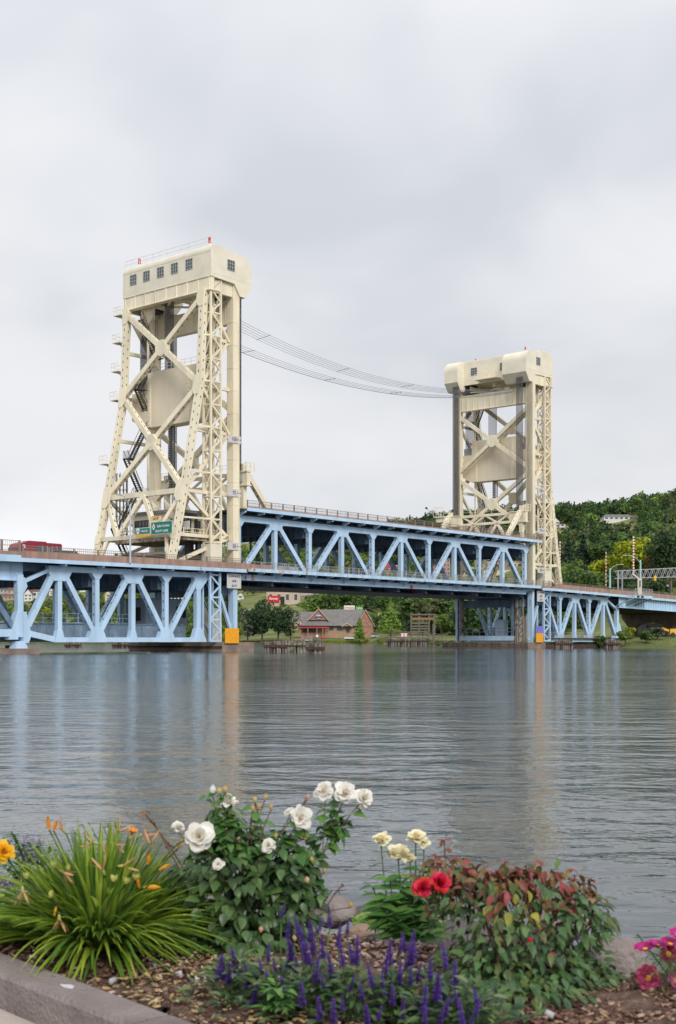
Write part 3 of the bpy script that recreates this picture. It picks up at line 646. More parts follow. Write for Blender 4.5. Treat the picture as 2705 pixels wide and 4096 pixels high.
# ------------------------------------------------------------------ towers
def tower(first, outer, lat0, lat1, lg, label):
    T = (lambda t: -t) if first else (lambda t: 75.8 + t)
    sg = -1 if first else 1
    root = thing('lift_tower', B(T(6), 8.7, 11.9), label, 'bridge tower')
    C2 = [CREAM, HOLE]
    def mem(name, a, b, hw, hi, perf=False, side=None, faces='u', m_=None):
        return member(root, name, (T(a[0]), a[1], a[2]), (T(b[0]), b[1], b[2]), hw, hi, mats=m_ or C2, perf=perf, side=side, faces=faces)
    def tb(mb, t0, t1, w0, w1, z0, z1, mi=0): return bbox(mb, min(T(t0), T(t1)), max(T(t0), T(t1)), w0, w1, z0, z1, mi)
    def pr(name, ring, w0, w1, m_):
        r = [(T(t), z) for t, z in ring]
        ar = sum(r[i][0] * r[(i + 1) % len(r)][1] - r[(i + 1) % len(r)][0] * r[i][1] for i in range(len(r)))
        if ar < 0: r.reverse()
        return plate(root, name, r, w0, w1, m_)
    # lift columns, with blue lower part under the road
    for w in (0.05, 16.8):
        mb = MB(); tb(mb, 1.36, 2.46, w - .65, w + .65, 11.9, 52.3); mb.build('column', CREAM, root)
        mb = MB(); tb(mb, 1.36, 1.5, w - .8, w + .8, 11.9, 50.6); mb.build('guide_rail', CREAM, root)
        for k in range(11):
            mb = MB(); tb(mb, 1.34, 2.5, w - .68, w + .68, 14.4 + k * 3.25, 14.46 + k * 3.25); mb.build('splice_plate', CREAM, root)
        mb = MB(); tb(mb, 1.5, 2.3, w - .5, w + .5, 1.2, 11.2); mb.build('blue_column', BLUER, root)
    # battered legs
    zt = [(50.6, 7.2 + lg), (37.4, 7.85 + lg * .6), (30.8, 9.2 + lg * .3), (22.35, 10.95), (16.2, 12.35), (11.95, 13.3)]
    leg = lambda z: float(np.interp(z, [q[0] for q in zt][::-1], [q[1] for q in zt][::-1]))
    for w in (WN, WF):
        for a, b in (((50.6), 37.4), (37.4, 22.35), (22.35, 11.95)):
            mem('leg', (leg(a), w, a), (leg(b), w, b), .46, .42, perf=True, faces='us' if False else 'u')
            s1, s2 = T(leg(a)), T(leg(b))
            mb = MB(); A_, B_ = B(s1, w, a), B(s2, w, b); dd = (B_ - A_).normalized()
            holes(mb, A_, B_, E_ * .46, dd.cross(E_).normalized() * .42, mi=0, pitch=1.25, hl=.2, hw=.08, faces='s'); mb.build('hand_hole', HOLE, root, kind='stuff')
        for z, hw_, hh in ((49.6, .9, 1.2), (37.4, 1.0, 1.4), (22.35, 1.3, 1.5), (16.2, .7, .7)):
            t_ = leg(z); c = 1 if w == WN else -1
            mb = MB(); r = [(w - .55 * c, z + hh), (w + hw_ * .6 * c, z + hh), (w + hw_ * c, z + hh * .3), (w + hw_ * c, z - hh * .5), (w + hw_ * .5 * c, z - hh), (w - .5 * c, z - hh)]
            mb.prism([B(T(leg(zz_) + .46), ww, zz_) for ww, zz_ in r], D * (-sg * .03) * -1); mb.build('gusset_plate', CREAM, root)
    # outer face bracing
    def xpan(za, zb, tf, hw=.36, nm='brace', perf=True, side=None):
        ta, tb_ = tf(za), tf(zb); zc = (za + zb) / 2
        for wa, wb in ((WN, WF), (WF, WN)):
            mem(nm, (ta, wa, za), (tb_, wb, zb), hw, hw, perf=perf, side=D)
        mb = MB(); q = 1.15; wc = (WN + WF) / 2; tc_ = tf(zc)
        ring = [(wc - q, zc - .35), (wc - .4, zc - q), (wc + .4, zc - q), (wc + q, zc - .35), (wc + q, zc + .35), (wc + .4, zc + q), (wc - .4, zc + q), (wc - q, zc + .35)]
        mb.prism([B(T(tc_) - .41, a, b) for a, b in ring], D * .82); mb.build('gusset_plate', CREAM, root)
    xpan(49.9, 37.5, leg); xpan(37.4, 22.4, leg)
    mem('cross_beam', (leg(22.35), WN, 22.35), (leg(22.35), WF, 22.35), .32, .36, side=D, perf=False)
    mem('cross_beam', (leg(16.2), WN, 16.2), (leg(16.2), WF, 16.2), .28, .3, side=D)
    for wa, za, wb, zb in ((WF, 22.2, 12.9, 16.3), (12.9, 16.3, 8.7, 22.2), (8.7, 22.2, 4.5, 16.3), (4.5, 16.3, WN, 22.2)):
        mem('brace', (leg(za), wa, za), (leg(zb), wb, zb), .3, .3, perf=True, side=D)
    for wa in (WN, WF): mem('brace', (leg(16), wa + (2.0 if wa < 9 else -2.0), 16.0), (leg(12), wa + (.5 if wa < 9 else -.5), 12.0), .18, .2, side=D)
    # column plane bracing (towards the span)
    ct = lambda z: 1.9
    xpan(46.2, 34.6, ct, hw=.34); xpan(33.6, 22.6, ct, hw=.34)
    # side bracing between leg and column
    for w in (WN, WF):
        lv = [44.2, 37.4, 31.0, 22.35, 16.2]
        for z in lv: mem('strut', (2.4, w, z), (leg(z), w, z), .2, .24)
        prev = 50.4
        for k, z in enumerate(lv + [12.0]):
            a, b = ((leg(prev), prev), (2.5, z)) if k % 2 == 0 else ((2.5, prev), (leg(z), z))
            mem('brace', (a[0], w, a[1]), (b[0], w, b[1]), .2, .24, perf=(w == WN)); prev = z
        for z in (44.2, 31.0): mem('knee_brace', (lat0, w - .2, z + 3.2), (2.5, w - .2, z), .16, .18)
    # vertical lattice shaft on the near side with ladder inside
    for t in (lat0, lat1):
        for w in (-.5, 1.0):
            mem('lattice_chord', (t, w, 15.1), (t, w, 52.6), .13, .13)
    zs = [50.8 - 3.22 * k for k in range(12)]
    for k, z in enumerate(zs):
        for w in (-.5, 1.0):
            mem('lattice_bar', (lat1, w, z), (lat0, w, z), .09, .1)
            if k == 0: mem('lattice_bar', (lat1, w, z), (lat0, w, 52.5), .09, .11)
            if k < 11:
                mem('lattice_bar', (lat1, w, z), (lat0, w, z - 1.61), .09, .11); mem('lattice_bar', (lat0, w, z - 1.61), (lat1, w, z - 3.22), .09, .11)
        for t in (lat0, lat1):
            mem('lattice_bar', (t, -.5, z), (t, 1.0, z), .09, .09, side=D)
            if k < 11: mem('lattice_bar', (t, -.5, z), (t, 1.0, z - 3.22), .07, .08, side=D)
        if k > 0 and k % 2 == 0 and leg(z) - lat1 > .3: mem('strut', (lat1, -.4, z), (leg(z), .3, z), .1, .12)
    mb = MB()
    tm = (lat0 + lat1) / 2
    for q in (-.35, .35): mb.beam(B(T(tm + q), .5, 12), B(T(tm + q), .5, 51), D * .06, E_ * .06)
    for k in range(120): mb.beam(B(T(tm - .35), .5, 12.2 + k * .32), B(T(tm + .35), .5, 12.2 + k * .32), E_ * .02, UP * .02)
    mb.build('ladder', mat('ladder_steel', (.45, .41, .33), .6), root)
    mb = MB(); tb(mb, lat0 - .15, lat1 + .15, -.62, 1.2, 11.9, 15.1); mb.build('shaft_base', CREAMH, root)
    # blue lattice below the road
    for t in (lat0, lat1):
        mem('lattice_chord', (t, -.3, 1.4), (t, -.3, 11.2), .14, .14, m_=[BLUE, HOLE]); mem('lattice_chord', (t, 1.2, 1.4), (t, 1.2, 11.2), .14, .14, m_=[BLUE, HOLE])
    mem('lattice_bar', (lat0, -.3, 1.5), (lat1, -.3, 1.5), .1, .14, m_=[BLUE, HOLE])
    for k in range(3):
        z = 10.8 - k * 3.15
        mem('lattice_bar', (lat1, -.3, z), (lat0, -.3, z - 1.57), .09, .11, m_=[BLUE, HOLE]); mem('lattice_bar', (lat0, -.3, z - 1.57), (lat1, -.3, z - 3.1), .09, .11, m_=[BLUE, HOLE])
        mem('lattice_bar', (lat1, -.3, z), (lat0, -.3, z), .09, .11, m_=[BLUE, HOLE])
        mem('lattice_bar', (lat1, 1.2, z), (lat0, 1.2, z - 3), .09, .11, m_=[BLUED, HOLE])
    # portal girders
    def girder(t, z0, z1, w0, w1, n=11, name='portal_girder'):
        mb = MB(); tb(mb, t - .35, t + .35, w0, w1, z0, z1); tb(mb, t - .5, t + .5, w0, w1, z0 - .12, z0); mb.build(name, CREAM, root)
        for k in range(n + 1):
            w = w0 + .3 + (w1 - w0 - .6) * k / n
            for q in (t - .4, t + .4):
                mb = MB(); tb(mb, q - .05, q + .05, w - .06, w + .06, z0 + .02, z1 - .02); mb.build('stiffener', CREAM, root)
    girder(1.95, 46.95, 49.95, .75, 16.1)
    girder(outer - .42, 50.7, 52.5, -.8, 17.8, n=8)
    for w in (-.2, 17.6):
        mb = MB(); tb(mb, 2.5, outer - 1.2, w - .25, w + .25, 50.5, 52.3); mb.build('side_girder', CREAM, root)
    for w in (3.2, 8.7, 14.2): mem('roof_beam', (2.2, w, 51.4), (outer - 1.1, w, 51.4), .15, .35)
    for w0, w1 in ((3.2, 8.7), (14.2, 8.7)):
        mem('brace', (2.3, w0, 50.6), (outer - 1.2, w1, 51.0), .12, .15, side=UP)
        mem('brace', (outer - 1.2, w0, 51.0), (2.3, w1, 50.6), .12, .15, side=UP)
    # corner knee hoods where the ropes run down to the counterweight
    for w, c in ((1.2, 1), (15.8, -1)):
        mb = MB(); mb.prism([B(T(5.6), w, 51.2), B(T(5.6), w + c * 2.8, 51.2), B(T(5.6), w + c * 2.6, 49.2), B(T(5.6), w + c * .2, 46.9)], D * .5); mb.build('sheave_hood', CREAM, root)
        pts = [B(T(3.4), w + c * 1.2, 52.2) + (D * math.cos(a) + UP * math.sin(a)) * 1.9 for a in [2 * math.pi * k / 20 for k in range(20)]]
        mb = MB(); mb.prism(pts, E_ * .5); mb.build('sheave', DARKST, root)
    mb = MB(); pts = [B(T(3), 5.2, 50.2) + (D * math.cos(a) + UP * math.sin(a)) * .6 for a in [2 * math.pi * k / 14 for k in range(14)]]
    mb.prism(pts, E_ * 1.2); mb.build('motor', CREAM, root)
    # machinery house
    near_end = [(outer, 52.5)] + [(outer, 56.3), (outer - .12, 56.7), (outer - .45, 56.95), (4.0, 57.1), (3.98, 56.75), (1.6, 56.62)]
    curve = [(1.0 - 1.95 * math.sin(a), 54.65 + 1.95 * math.cos(a)) for a in [math.pi / 2 * k / 8 for k in range(0, 9)]]
    bulge = near_end + curve + [(-.95, 52.35), (.3, 50.7), (1.36, 50.7), (2.5, 52.3)]
    pr('machinery_house', bulge, -.62 - .3 * first, 4.7, CREAMH); pr('machinery_house', bulge, 15.1 if not first else 13.6, 18.25 - .3 * first, CREAMH)
    mid = near_end[:4] + [(3.6, 56.95), (1.35, 56.6), (1.3, 56.4), (1.3, 51.9), (2.5, 52.3)]
    pr('machinery_house', mid, 4.7, 15.1 if not first else 13.6, CREAMH)
    # shadowed openings below the bulges
    mb = MB(); tb(mb, -.4, 1.2, .3, 3.7, 50.9, 52.0); 
    mb = MB(); tb(mb, outer, outer + .05, -.62 - .3 * first, 18.25 - .3 * first, 52.46, 52.56); mb.build('ledge', CREAM, root)
    mb = MB(); tb(mb, outer, outer + .02, -.62 - .3 * first, 18.25 - .3 * first, 55.95, 55.99); mb.build('seam', mat('seam_grey', (.55, .5, .4), .7), root)
    mb = MB(); tb(mb, -.5, outer - .4, -.63 - .3 * first, -.62 - .3 * first, 52.9, 52.93); mb.build('seam', MATS['seam_grey'], root)
    def window(c, ax, nrm, wd=1.4, ht=1.45):
        mb = MB(); a = ax * (wd / 2); u = UP * (ht / 2)
        mb.hexa([c - a - u, c + a - u, c + a - u + nrm * .03, c - a - u + nrm * .03, c - a + u, c + a + u, c + a + u + nrm * .03, c - a + u + nrm * .03])
        wnd = mb.build('window', GLASS, root)
        mb = MB(); q = nrm * .04
        for k in range(4):
            x = ax * (wd * (k / 3 - .5)); mb.beam(c + x - u + q, c + x + u + q, ax * .035, nrm * .03)
            z_ = UP * (ht * (k / 3 - .5)); mb.beam(c - a + z_ + q, c + a + z_ + q, UP * .035, nrm * .031)
        mb.build('window_bars', WFRAME, wnd)
    if first:
        for w in (15.55, 12.6, 9.55, 6.55, 3.5): window(B(T(outer + .01), w, 54.9), E_, D * sg)
        window(B(T(3.25), -.93, 54.75), D, -E_)
    else:
        window(B(T(1.29), 12.7, 54.4), E_, -D); window(B(T(1.29), 6.0, 54.5), E_, -D, wd=1.2)
        window(B(T(3.4), -.63, 54.9), D, -E_)
        mb = MB(); tb(mb, -.6, 1.25, 6.3, 11.4, 52.2, 52.35); mb.build('balcony', CREAM, root)
        railing(root, T(-.5), T(-.4), 6.3, lambda s: 52.35, 1.0, 1, CREAM, CREAM)
        mb = MB()
        for w in np.arange(6.3, 11.5, 1.0): mb.beam(B(T(-.55), w, 52.3), B(T(-.55), w, 53.3), D * .03, E_ * .03)
        for z in (52.8, 53.3): mb.beam(B(T(-.55), 6.3, z), B(T(-.55), 11.4, z), D * .03, UP * .03)
        mb.build('railing_bars', CREAM, root, kind='stuff')
    # roof rails and red beacons
    mb = MB()
    zt_ = 57.0
    for k in range(13):
        w = -.3 + 18.3 * k / 12; mb.beam(B(T(outer - .6), w, zt_ - .1), B(T(outer - .6), w, zt_ + 1.15), D * .025, E_ * .025)
    for z in (zt_ + .6, zt_ + 1.15): mb.beam(B(T(outer - .6), -.3, z), B(T(outer - .6), 18.0, z), D * .022, UP * .022)
    mb.build('roof_railing', mat('pale_rail', (.7, .68, .62), .6), root)
    for w, z in ((2.0, 58.7), (17.2, 58.6)) if first else ((3.0, 58.3), (14.6, 57.6)):
        mb = MB(); mb.tube([B(T(4.6), w, 56.8), B(T(4.6), w, z - .4)], .09, 8); mb.build('beacon_post', CREAM, root)
        mb = MB(); q_ = 1 if first else .7; mb.tube([B(T(4.6), w, z - .45), B(T(4.6), w, z - .3), B(T(4.6), w, z - .45 + .65 * q_), B(T(4.6), w, z - .45 + .85 * q_)], [.24 * q_, .21 * q_, .21 * q_, .08], 10)
        mb.build('beacon', mat('red_beacon_glass', (.62, .02, .03), .3), root)
    # dark stair flights and landings behind the far leg
    STAIR = mat('dark_stair_steel', (.075, .07, .065), .7, .3)
    zq = 49.0; t0, t1 = 6.6, 3.6; k = 0
    while zq > 15:
        za, zb = zq, zq - 5.2; a, b = (t0, t1) if k % 2 == 0 else (t1, t0)
        tt = leg((za + zb) / 2) - 7.4
        mb = MB(); A_ = B(T(a + tt), 14.6, za); B_ = B(T(b + tt), 14.6, zb); dd = (B_ - A_).normalized(); upv = dd.cross(E_).normalized()
        for o_ in (-.45, .45): mb.beam(A_ + E_ * o_, B_ + E_ * o_, E_ * .04, upv * .16); mb.beam(A_ + E_ * o_ + UP * 1.1, B_ + E_ * o_ + UP * 1.1, E_ * .03, upv * .03)
        n_ = 17
        for i_ in range(n_): c_ = A_ + (B_ - A_) * ((i_ + .5) / n_); mb.beam(c_ - E_ * .45, c_ + E_ * .45, D * .13, UP * .02)
        for i_ in range(12): c_ = A_ + (B_ - A_) * ((i_ + .5) / 12); mb.beam(c_ - E_ * .45, c_ - E_ * .45 + UP * 1.1, D * .015, E_ * .015)
        bb = T(b + tt); bbox(mb, bb - .9, bb + .9, 13.9, 15.4, zb - .12, zb)
        for i_ in range(9): mb.beam(B(bb - .9 + i_ * .22, 13.9, zb), B(bb - .9 + i_ * .22, 13.9, zb + 1.1), D * .015, E_ * .015); mb.beam(B(bb - .9, 13.9 + i_ * .18, zb), B(bb - .9, 13.9 + i_ * .18, zb + 1.1), D * .015, E_ * .015)
        mb.build('stair_flight', STAIR, root)
        zq = zb; k += 1
    if first:
        mb = MB()
        c0 = B(T(9.6), 15.3, 0)
        for i_ in range(10):
            a_ = 2 * math.pi * i_ / 10; q = c0 + (D * math.cos(a_) + E_ * math.sin(a_)) * .85
            mb.beam(q + UP * 15.6, q + UP * 26.0, D * .035, E_ * .035)
        for z in np.arange(15.8, 26, 1.3):
            mb.tube([c0 + UP * z + (D * math.cos(a_) + E_ * math.sin(a_)) * .86 for a_ in [2 * math.pi * i_ / 10 for i_ in range(11)]], .03, 4)
        mb.build('ladder_cage', STAIR, root)
    # little balconies outside the far leg
    for z, in ((50.0,), (45.9,), (41.6,), (37.3,), (27.6,)):
        t_ = leg(z); mb = MB(); tb(mb, t_ - .9, t_ + .8, 17.4, 19.1, z - .12, z); mb.prism([B(T(t_), 17.35, z - .12), B(T(t_), 18.6, z - .12), B(T(t_), 17.35, z - 1.1)], D * .1)
        for zz_ in (.6, 1.15):
            mb.beam(B(T(t_ - .9), 19.1, z + zz_), B(T(t_ + .8), 19.1, z + zz_), E_ * .02, UP * .02); mb.beam(B(T(t_ + .8), 17.4, z + zz_), B(T(t_ + .8), 19.1, z + zz_), D * .02, UP * .02)
        for q in (17.5, 18.3, 19.1):
            mb.beam(B(T(t_ + .8), q, z), B(T(t_ + .8), q, z + 1.15), D * .02, E_ * .02)
        mb.build('balcony', CREAM, root)
    # counterweight guides
    for w in (2.6, 14.9): mem('guide_rail', (4.9, w, 16), (4.9, w, 50.4), .1, .14)
    return root, T, leg
t1, T1, leg1 = tower(True, 7.15, 4.85, 6.75, 0.0, 'tall cream riveted lift tower on the left, the nearer one')
t2, T2, leg2 = tower(False, 8.7, 6.0, 8.2, 1.0, 'smaller looking cream lift tower on the right, the farther one')
def counterweight(T, label, tc=4.6):
    c = thing('counterweight', B(T(tc), 8.9, 33), label, 'counterweight', 'counterweights hanging in the towers')
    mb = MB(); t = [T(tc - 1.2), T(tc + 1.1)]; a, b = min(t), max(t)
    r = [(3.0, 33.0), (14.8, 33.0), (17.6, 34.4), (17.6, 38.4), (14.7, 38.4), (14.7, 41.1), (3.3, 41.1), (3.3, 38.4), (.9, 38.4), (.9, 34.2)]
    mb.prism([B(a, w, z) for w, z in r], D * (b - a)); mb.build('block', mat('counterweight_paint', (.74, .655, .50), .6, .05, .6, streak=True), c)
    fc = T(tc + 1.1); inn = T(tc - 1.2)
    for w in (5.2, 13.6):
        for f_, d_ in ((fc, 1), (inn, -1)):
            mb = MB(); k = 1 if T(1) > T(0) else -1; s_ = f_ + .03 * k * d_
            bbox(mb, s_ - .04, s_ + .04, w - .28, w + .28, 33.1, 41.0)
            mb.build('cover_strip', CREAM, c)
        for k2 in range(14):
            for f_, d_ in ((fc, 1), (inn, -1)):
                k = 1 if T(1) > T(0) else -1; s_ = f_ + .09 * k * d_
                mb = MB(); bbox(mb, s_ - .03, s_ + .03, w - .16, w + .16, 33.4 + k2 * .56, 33.58 + k2 * .56); mb.build('bolt', CREAMH, c)
    mb = MB()
    for w in np.arange(3.4, 14.8, 1.4): mb.beam(B(T(tc + 1), w, 41.1), B(T(tc + 1), w, 42.1), D * .02, E_ * .02)
    for z in (41.6, 42.1): mb.beam(B(T(tc + 1), 3.4, z), B(T(tc + 1), 14.6, z), D * .02, UP * .02)
    mb.build('railing', MATS['pale_rail'], c)
counterweight(T1, 'big cream concrete counterweight hanging inside the left tower'); counterweight(T2, 'big cream concrete counterweight hanging inside the right tower')
def ropes(s, w0, w1, z0, z1, label, n=8, rows=2, group='bundles of hoist ropes'):
    r = thing('hoist_ropes', B(s, (w0 + w1) / 2, z0), label, 'rope bundle', group)
    for j in range(rows):
        for k in range(n):
            w = w0 + (w1 - w0) * k / (n - 1) + j * .05; q = s + (j - (rows - 1) / 2) * .16
            mb = MB(); mb.tube([B(q, w, z0), B(q, w, z1)], .036, 5); mb.build('rope', ROPE, r)
    mb = MB(); bbox(mb, s - .4, s + .4, w0 - .15, w1 + .2, z0 - 1.6, z0); mb.build('rope_socket', mat('grey_socket', (.3, .3, .31), .6, .3), r)
ropes(T1(-.15), .45, 1.85, 26.1, 52.3, 'dark hoist ropes along the near column of the left tower')
ropes(T1(-.15), 14.2, 16.0, 26.1, 52.3, 'dark hoist ropes by the far column of the left tower')
ropes(T2(-.3), .45, 1.85, 26.1, 52.3, 'dark hoist ropes by the near column of the right tower')
ropes(T2(-.3), 15.3, 16.6, 26.1, 52.3, 'dark hoist ropes at the left side of the right tower')
for T_, nm in ((T1, 'left'), (T2, 'right')):
    ropes(T_(4.6), 9.6, 11.4, 41.4, 51.5, 'middle ropes from the %s tower top to its counterweight' % nm, n=8)
    ropes(T_(4.6), 15.2, 16.9, 39.9, 51.5, 'far side ropes above the counterweight of the %s tower' % nm, n=8)
    ropes(T_(4.6), 1.4, 3.0, 39.9, 51.5, 'near side ropes above the counterweight of the %s tower' % nm, n=8)
    mb = MB()
    r = thing('balance_chain', B(T_(4.6), 10.4, 18), 'dark hanging chain and rope guide below the counterweight of the %s tower' % nm, 'chain', 'chains under the counterweights')
    for k in range(26): 
        mb = MB(); bbox(mb, T_(4.6) - .12, T_(4.6) + .12, 10.0, 10.5, 24 + k * .35, 24.27 + k * .35); mb.build('link', ROPE, r)
    mb = MB(); mb.tube([B(T_(4.6), 9.5, 20), B(T_(4.6), 9.5, 33)], .12, 6); mb.tube([B(T_(4.6), 9.9, 20), B(T_(4.6), 9.9, 33)], .08, 6); mb.build('rope', ROPE, r)
# sagging cables between the towers
def cable(z0, z1, sag, w, lab, r=.026):
    mb = MB(); a = B(-.8, w, z0); b = B(76.8, w, z1)
    mb.tube([a.lerp(b, k / 28) - UP * (sag * 4 * (k / 28) * (1 - k / 28)) for k in range(29)], r, 5)
    tag(mb.build('cable', mat('cable_grey', (.22, .22, .24), .5), loc=a, smooth=True), lab, 'cable', 'sagging cables between the towers')
POS5 = ['topmost', 'second', 'middle', 'fourth', 'lowest']; POS4 = ['topmost', 'second', 'third', 'lowest and darkest']
for k in range(5): cable(49.7 - k * .3, 50.1 - k * .1, 4.2, 3.6 + k * .2, POS5[k] + ' cable of the upper bunch sagging between the towers')
for k in range(4): cable(45.6 - k * .25, 49.4 - k * .08, 3.7, 3.2 + k * .2, POS4[k] + ' cable of the lower bunch sagging between the towers', .045 if k == 3 else .025)
for bunch, (za, zb, sag, w, n_, d_) in enumerate(((49.7, 50.1, 4.2, 3.6, 4, 1.2), (45.6, 49.4, 3.7, 3.2, 3, .75))):
    for f, fn_ in ((.12, 'nearest the left tower'), (.36, 'second from the left tower'), (.58, 'third from the left tower'), (.8, 'nearest the right tower')):
        f_ = f - .05 * bunch
        a = B(-.8, w, za).lerp(B(76.8, w, zb), f_) - UP * (sag * 4 * f_ * (1 - f_)); b = a + E_ * (n_ * .2) - UP * (d_ * (1 - f_) + .3 * f_)
        mb = MB(); mb.tube([a + D * 1.2, b - D * 1.2], .035, 4)
        tag(mb.build('cable_spreader', MATS['cable_grey'], loc=a), 'slanting spacer across the %s cable bunch, %s' % (('upper', 'lower')[bunch], fn_), 'cable spacer', 'spacers on the %s cable bunch' % ('upper', 'lower')[bunch])
# ------------------------------------------------------------------ piers, boards, signs
def ons(x, y, s):
    u = (x - 1352) / 5100; q = P0 + D * s; w = (u * q.y - q.x) / (E_.x - u * E_.y)
    return w, CAMZ + (2560 - y) / 5100 * (q.y + w * E_.y)
pr_ = thing('bridge_pier', B(-5, 8.7, 0), 'brown stained concrete pier under the nearer tower with its left face in shade', 'pier')
mb = MB(); bbox(mb, -5.6, .75, -1.6, 18.4, -3, 1.32); mb.build('pier_block', CONC, pr_)
mb = MB(); bbox(mb, -5.75, -5.6, -1.6, 18.4, .55, .8); mb.build('waling', WOODC, pr_)
mb = MB(); bbox(mb, -5.4, -2.5, -.6, 1.6, 1.33, 1.45); mb.build('bearing_block', CONCP, pr_)
pl = thing('bridge_pier', B(-42, 8.7, 0), 'brown concrete pier at the left edge of the water', 'pier')
mb = MB(); bbox(mb, -62, -36.3, -1.4, 18.8, -3, .62); mb.build('pier_block', CONC, pl)
mb = MB(); bbox(mb, -37.4, -36.2, 1.8, 4.2, .62, 1.0); mb.build('bearing_block', WOODC, pl)
p2 = thing('bridge_pier', B(79, 8.7, 0), 'reddish brown concrete pier under the farther tower', 'pier')
mb = MB(); bbox(mb, 74.7, 81.0, -1.2, 18.6, -3, 1.18); mb.build('pier_block', CONC, p2)
for z in (.35, .8):
    mb = MB(); bbox(mb, 74.6, 74.72, -1.2, 18.6, z, z + .22); mb.build('waling', WOODP, p2)
mb = MB(); bbox(mb, 81.0, 113, -.1, 16, -3, .75); mb.build('dark_low_block', WOODC, p2)  # dark block filling the band below the right span's bottom chord
# rusty inner machinery frames at the foot of the towers
for T_, nm in ((T1, 'nearer'), (T2, 'farther')):
    q = thing('guide_frame', B(T_(1), 1, 1.3), 'rust stained guide frame between the columns under the %s tower' % nm, 'steel frame', 'guide frames')
    RUST = mat('rusty_steel', (.17, .10, .055), .9, .5, 1.2, second=(.26, .22, .18))
    for w in (1.2, 2.2, 15.2, 16.2):
        for t_ in (.9,): member(q, 'guide_post', (T_(t_), w, 1.3), (T_(t_), w, 9.6), .12, .14, mats=[RUST])
    for k in range(5):
        z = 2 + k * 1.5
        for w in (1.2, 15.2): member(q, 'guide_brace', (T_(.9), w, z), (T_(.9), w + 1.0, z + .75), .07, .08, mats=[BLUED], side=D); member(q, 'guide_brace', (T_(.9), w + 1, z + .75), (T_(.9), w, z + 1.5), .07, .08, mats=[BLUED], side=D)
    mb = MB(); bbox(mb, min(T_(.6), T_(2.6)), max(T_(.6), T_(2.6)), 1.5, 15.6, 8.0, 9.4); mb.build('cross_girder', BLUED, q)
    mb = MB(); bbox(mb, min(T_(4.6), T_(2.6)), max(T_(4.6), T_(2.6)), 1.6, 3.6, 1.35, 6.2); mb.build('cream_cabinet', CREAMH, q)
    member(q, 'leg_brace', (T_(1.6), .2, 1.6), (T_(4.4), .2, 8.2), .2, .22, mats=[BLUER])
fl_ = thing('pier_floor_girder', B(76.5, 9, 1.3), 'pale blue floor girder with railing low between the columns under the farther tower', 'floor girder')
mb = MB(); bbox(mb, 75.6, 75.7, 2.6, 15.2, 1.55, 2.45); mb.build('plate_girder', BLUER, fl_)
for w in np.arange(2.7, 15.3, 1.55):
    mb = MB(); mb.beam(B(75.65, w, 2.45), B(75.65, w, 3.9), D * .06, E_ * .07); mb.build('rail_post', BLUED, fl_)
for z in (3.2, 3.9):
    mb = MB(); mb.beam(B(75.65, 2.7, z), B(75.65, 15.2, z), D * .05, UP * .06); mb.build('rail', BLUED, fl_)
mb = MB(); bbox(mb, 77.4, 79.2, 6.2, 8.0, 2.5, 5.6); mb.build('grey_cabinet', HUTM, fl_)
for w, m_ in ((2.1, RUST), (14.6, RUST), (3.0, BLUED)):
    mb = MB(); bbox(mb, 75.7, 76.1, w - .22, w + .22, 1.2, 9.6); mb.build('post', m_, fl_)
def board(s0, s1, w, z0, z1, m_, name, label, cat, lines, grp=None, tm=BLACKT, size=None, rule=False):
    r = thing(name, B((s0 + s1) / 2, w, z0), label, cat, grp)
    mb = MB(); bbox(mb, s0, s1, w, w + .06, z0, z1); mb.build('board', m_, r)
    n = len(lines)
    for i_, tx in enumerate(lines):
        zc = z1 - (z1 - z0) * (i_ + .5) / n; sz = size or (z1 - z0) / n * .8
        off = 0 if not rule else -(s1 - s0) * .02
        text_mesh(tx, 'lettering', tm, sz, r, B((s0 + s1) / 2 + off, w - .015, zc), D, UP)
    if rule:
        mb = MB(); bbox(mb, s1 - (s1 - s0) * .3, s1, w - .012, w, (z0 + z1) / 2 - .05, (z0 + z1) / 2 + .05); mb.build('gauge_line', BLACKT, r)
    return r
for nm, S_, lo, hi in (('nearer', 0, -3.6, -1.05), ('farther', 1, 78.95, 81.3)):
    for ft, pos in ((100, 'topmost'), (75, 'middle'), (50, 'lowest')):
        zc = ft * .3048 - .25
        board(lo, hi, -.72, zc - .52, zc + .52, SIGNGR, 'height_gauge_board', '%s pale grey height board on the %s tower column' % (pos, nm), 'gauge board', [str(ft)], 'height gauge boards', size=.7, rule=True, tm=mat('grey_lettering', (.14, .14, .14), .6))
    board(lo - .2, hi + .05, -.72, 9.0, 11.05, SIGNGR, 'clearance_board', 'pale grey clearance board below the road at the %s tower' % nm, 'sign', ['CLEARANCE', 'LINE', '32 FT'], 'clearance boards', size=.44)
s0, s1 = onw(901, 0, -1.9)[0], onw(956, 0, -1.9)[0]
board(s0, s1, -1.9, 1.2, 3.3, ORANGE, 'fender_board', 'bright orange square board on the nearer pier', 'board', [])
s0, s1 = onw(2145, 0, -1.5)[0], onw(2173, 0, -1.5)[0]
board(s0, s1, -1.5, 1.2, 2.95, ORANGE, 'fender_board', 'orange board on the farther pier under a violet one', 'board', [])
s0, s1 = onw(2148, 0, -1.5)[0], onw(2173, 0, -1.5)[0]
board(s0, s1, -1.5, 2.98, 4.3, PURPLEB, 'fender_board', 'violet board above the orange board on the farther pier', 'board', [])
mb = MB()
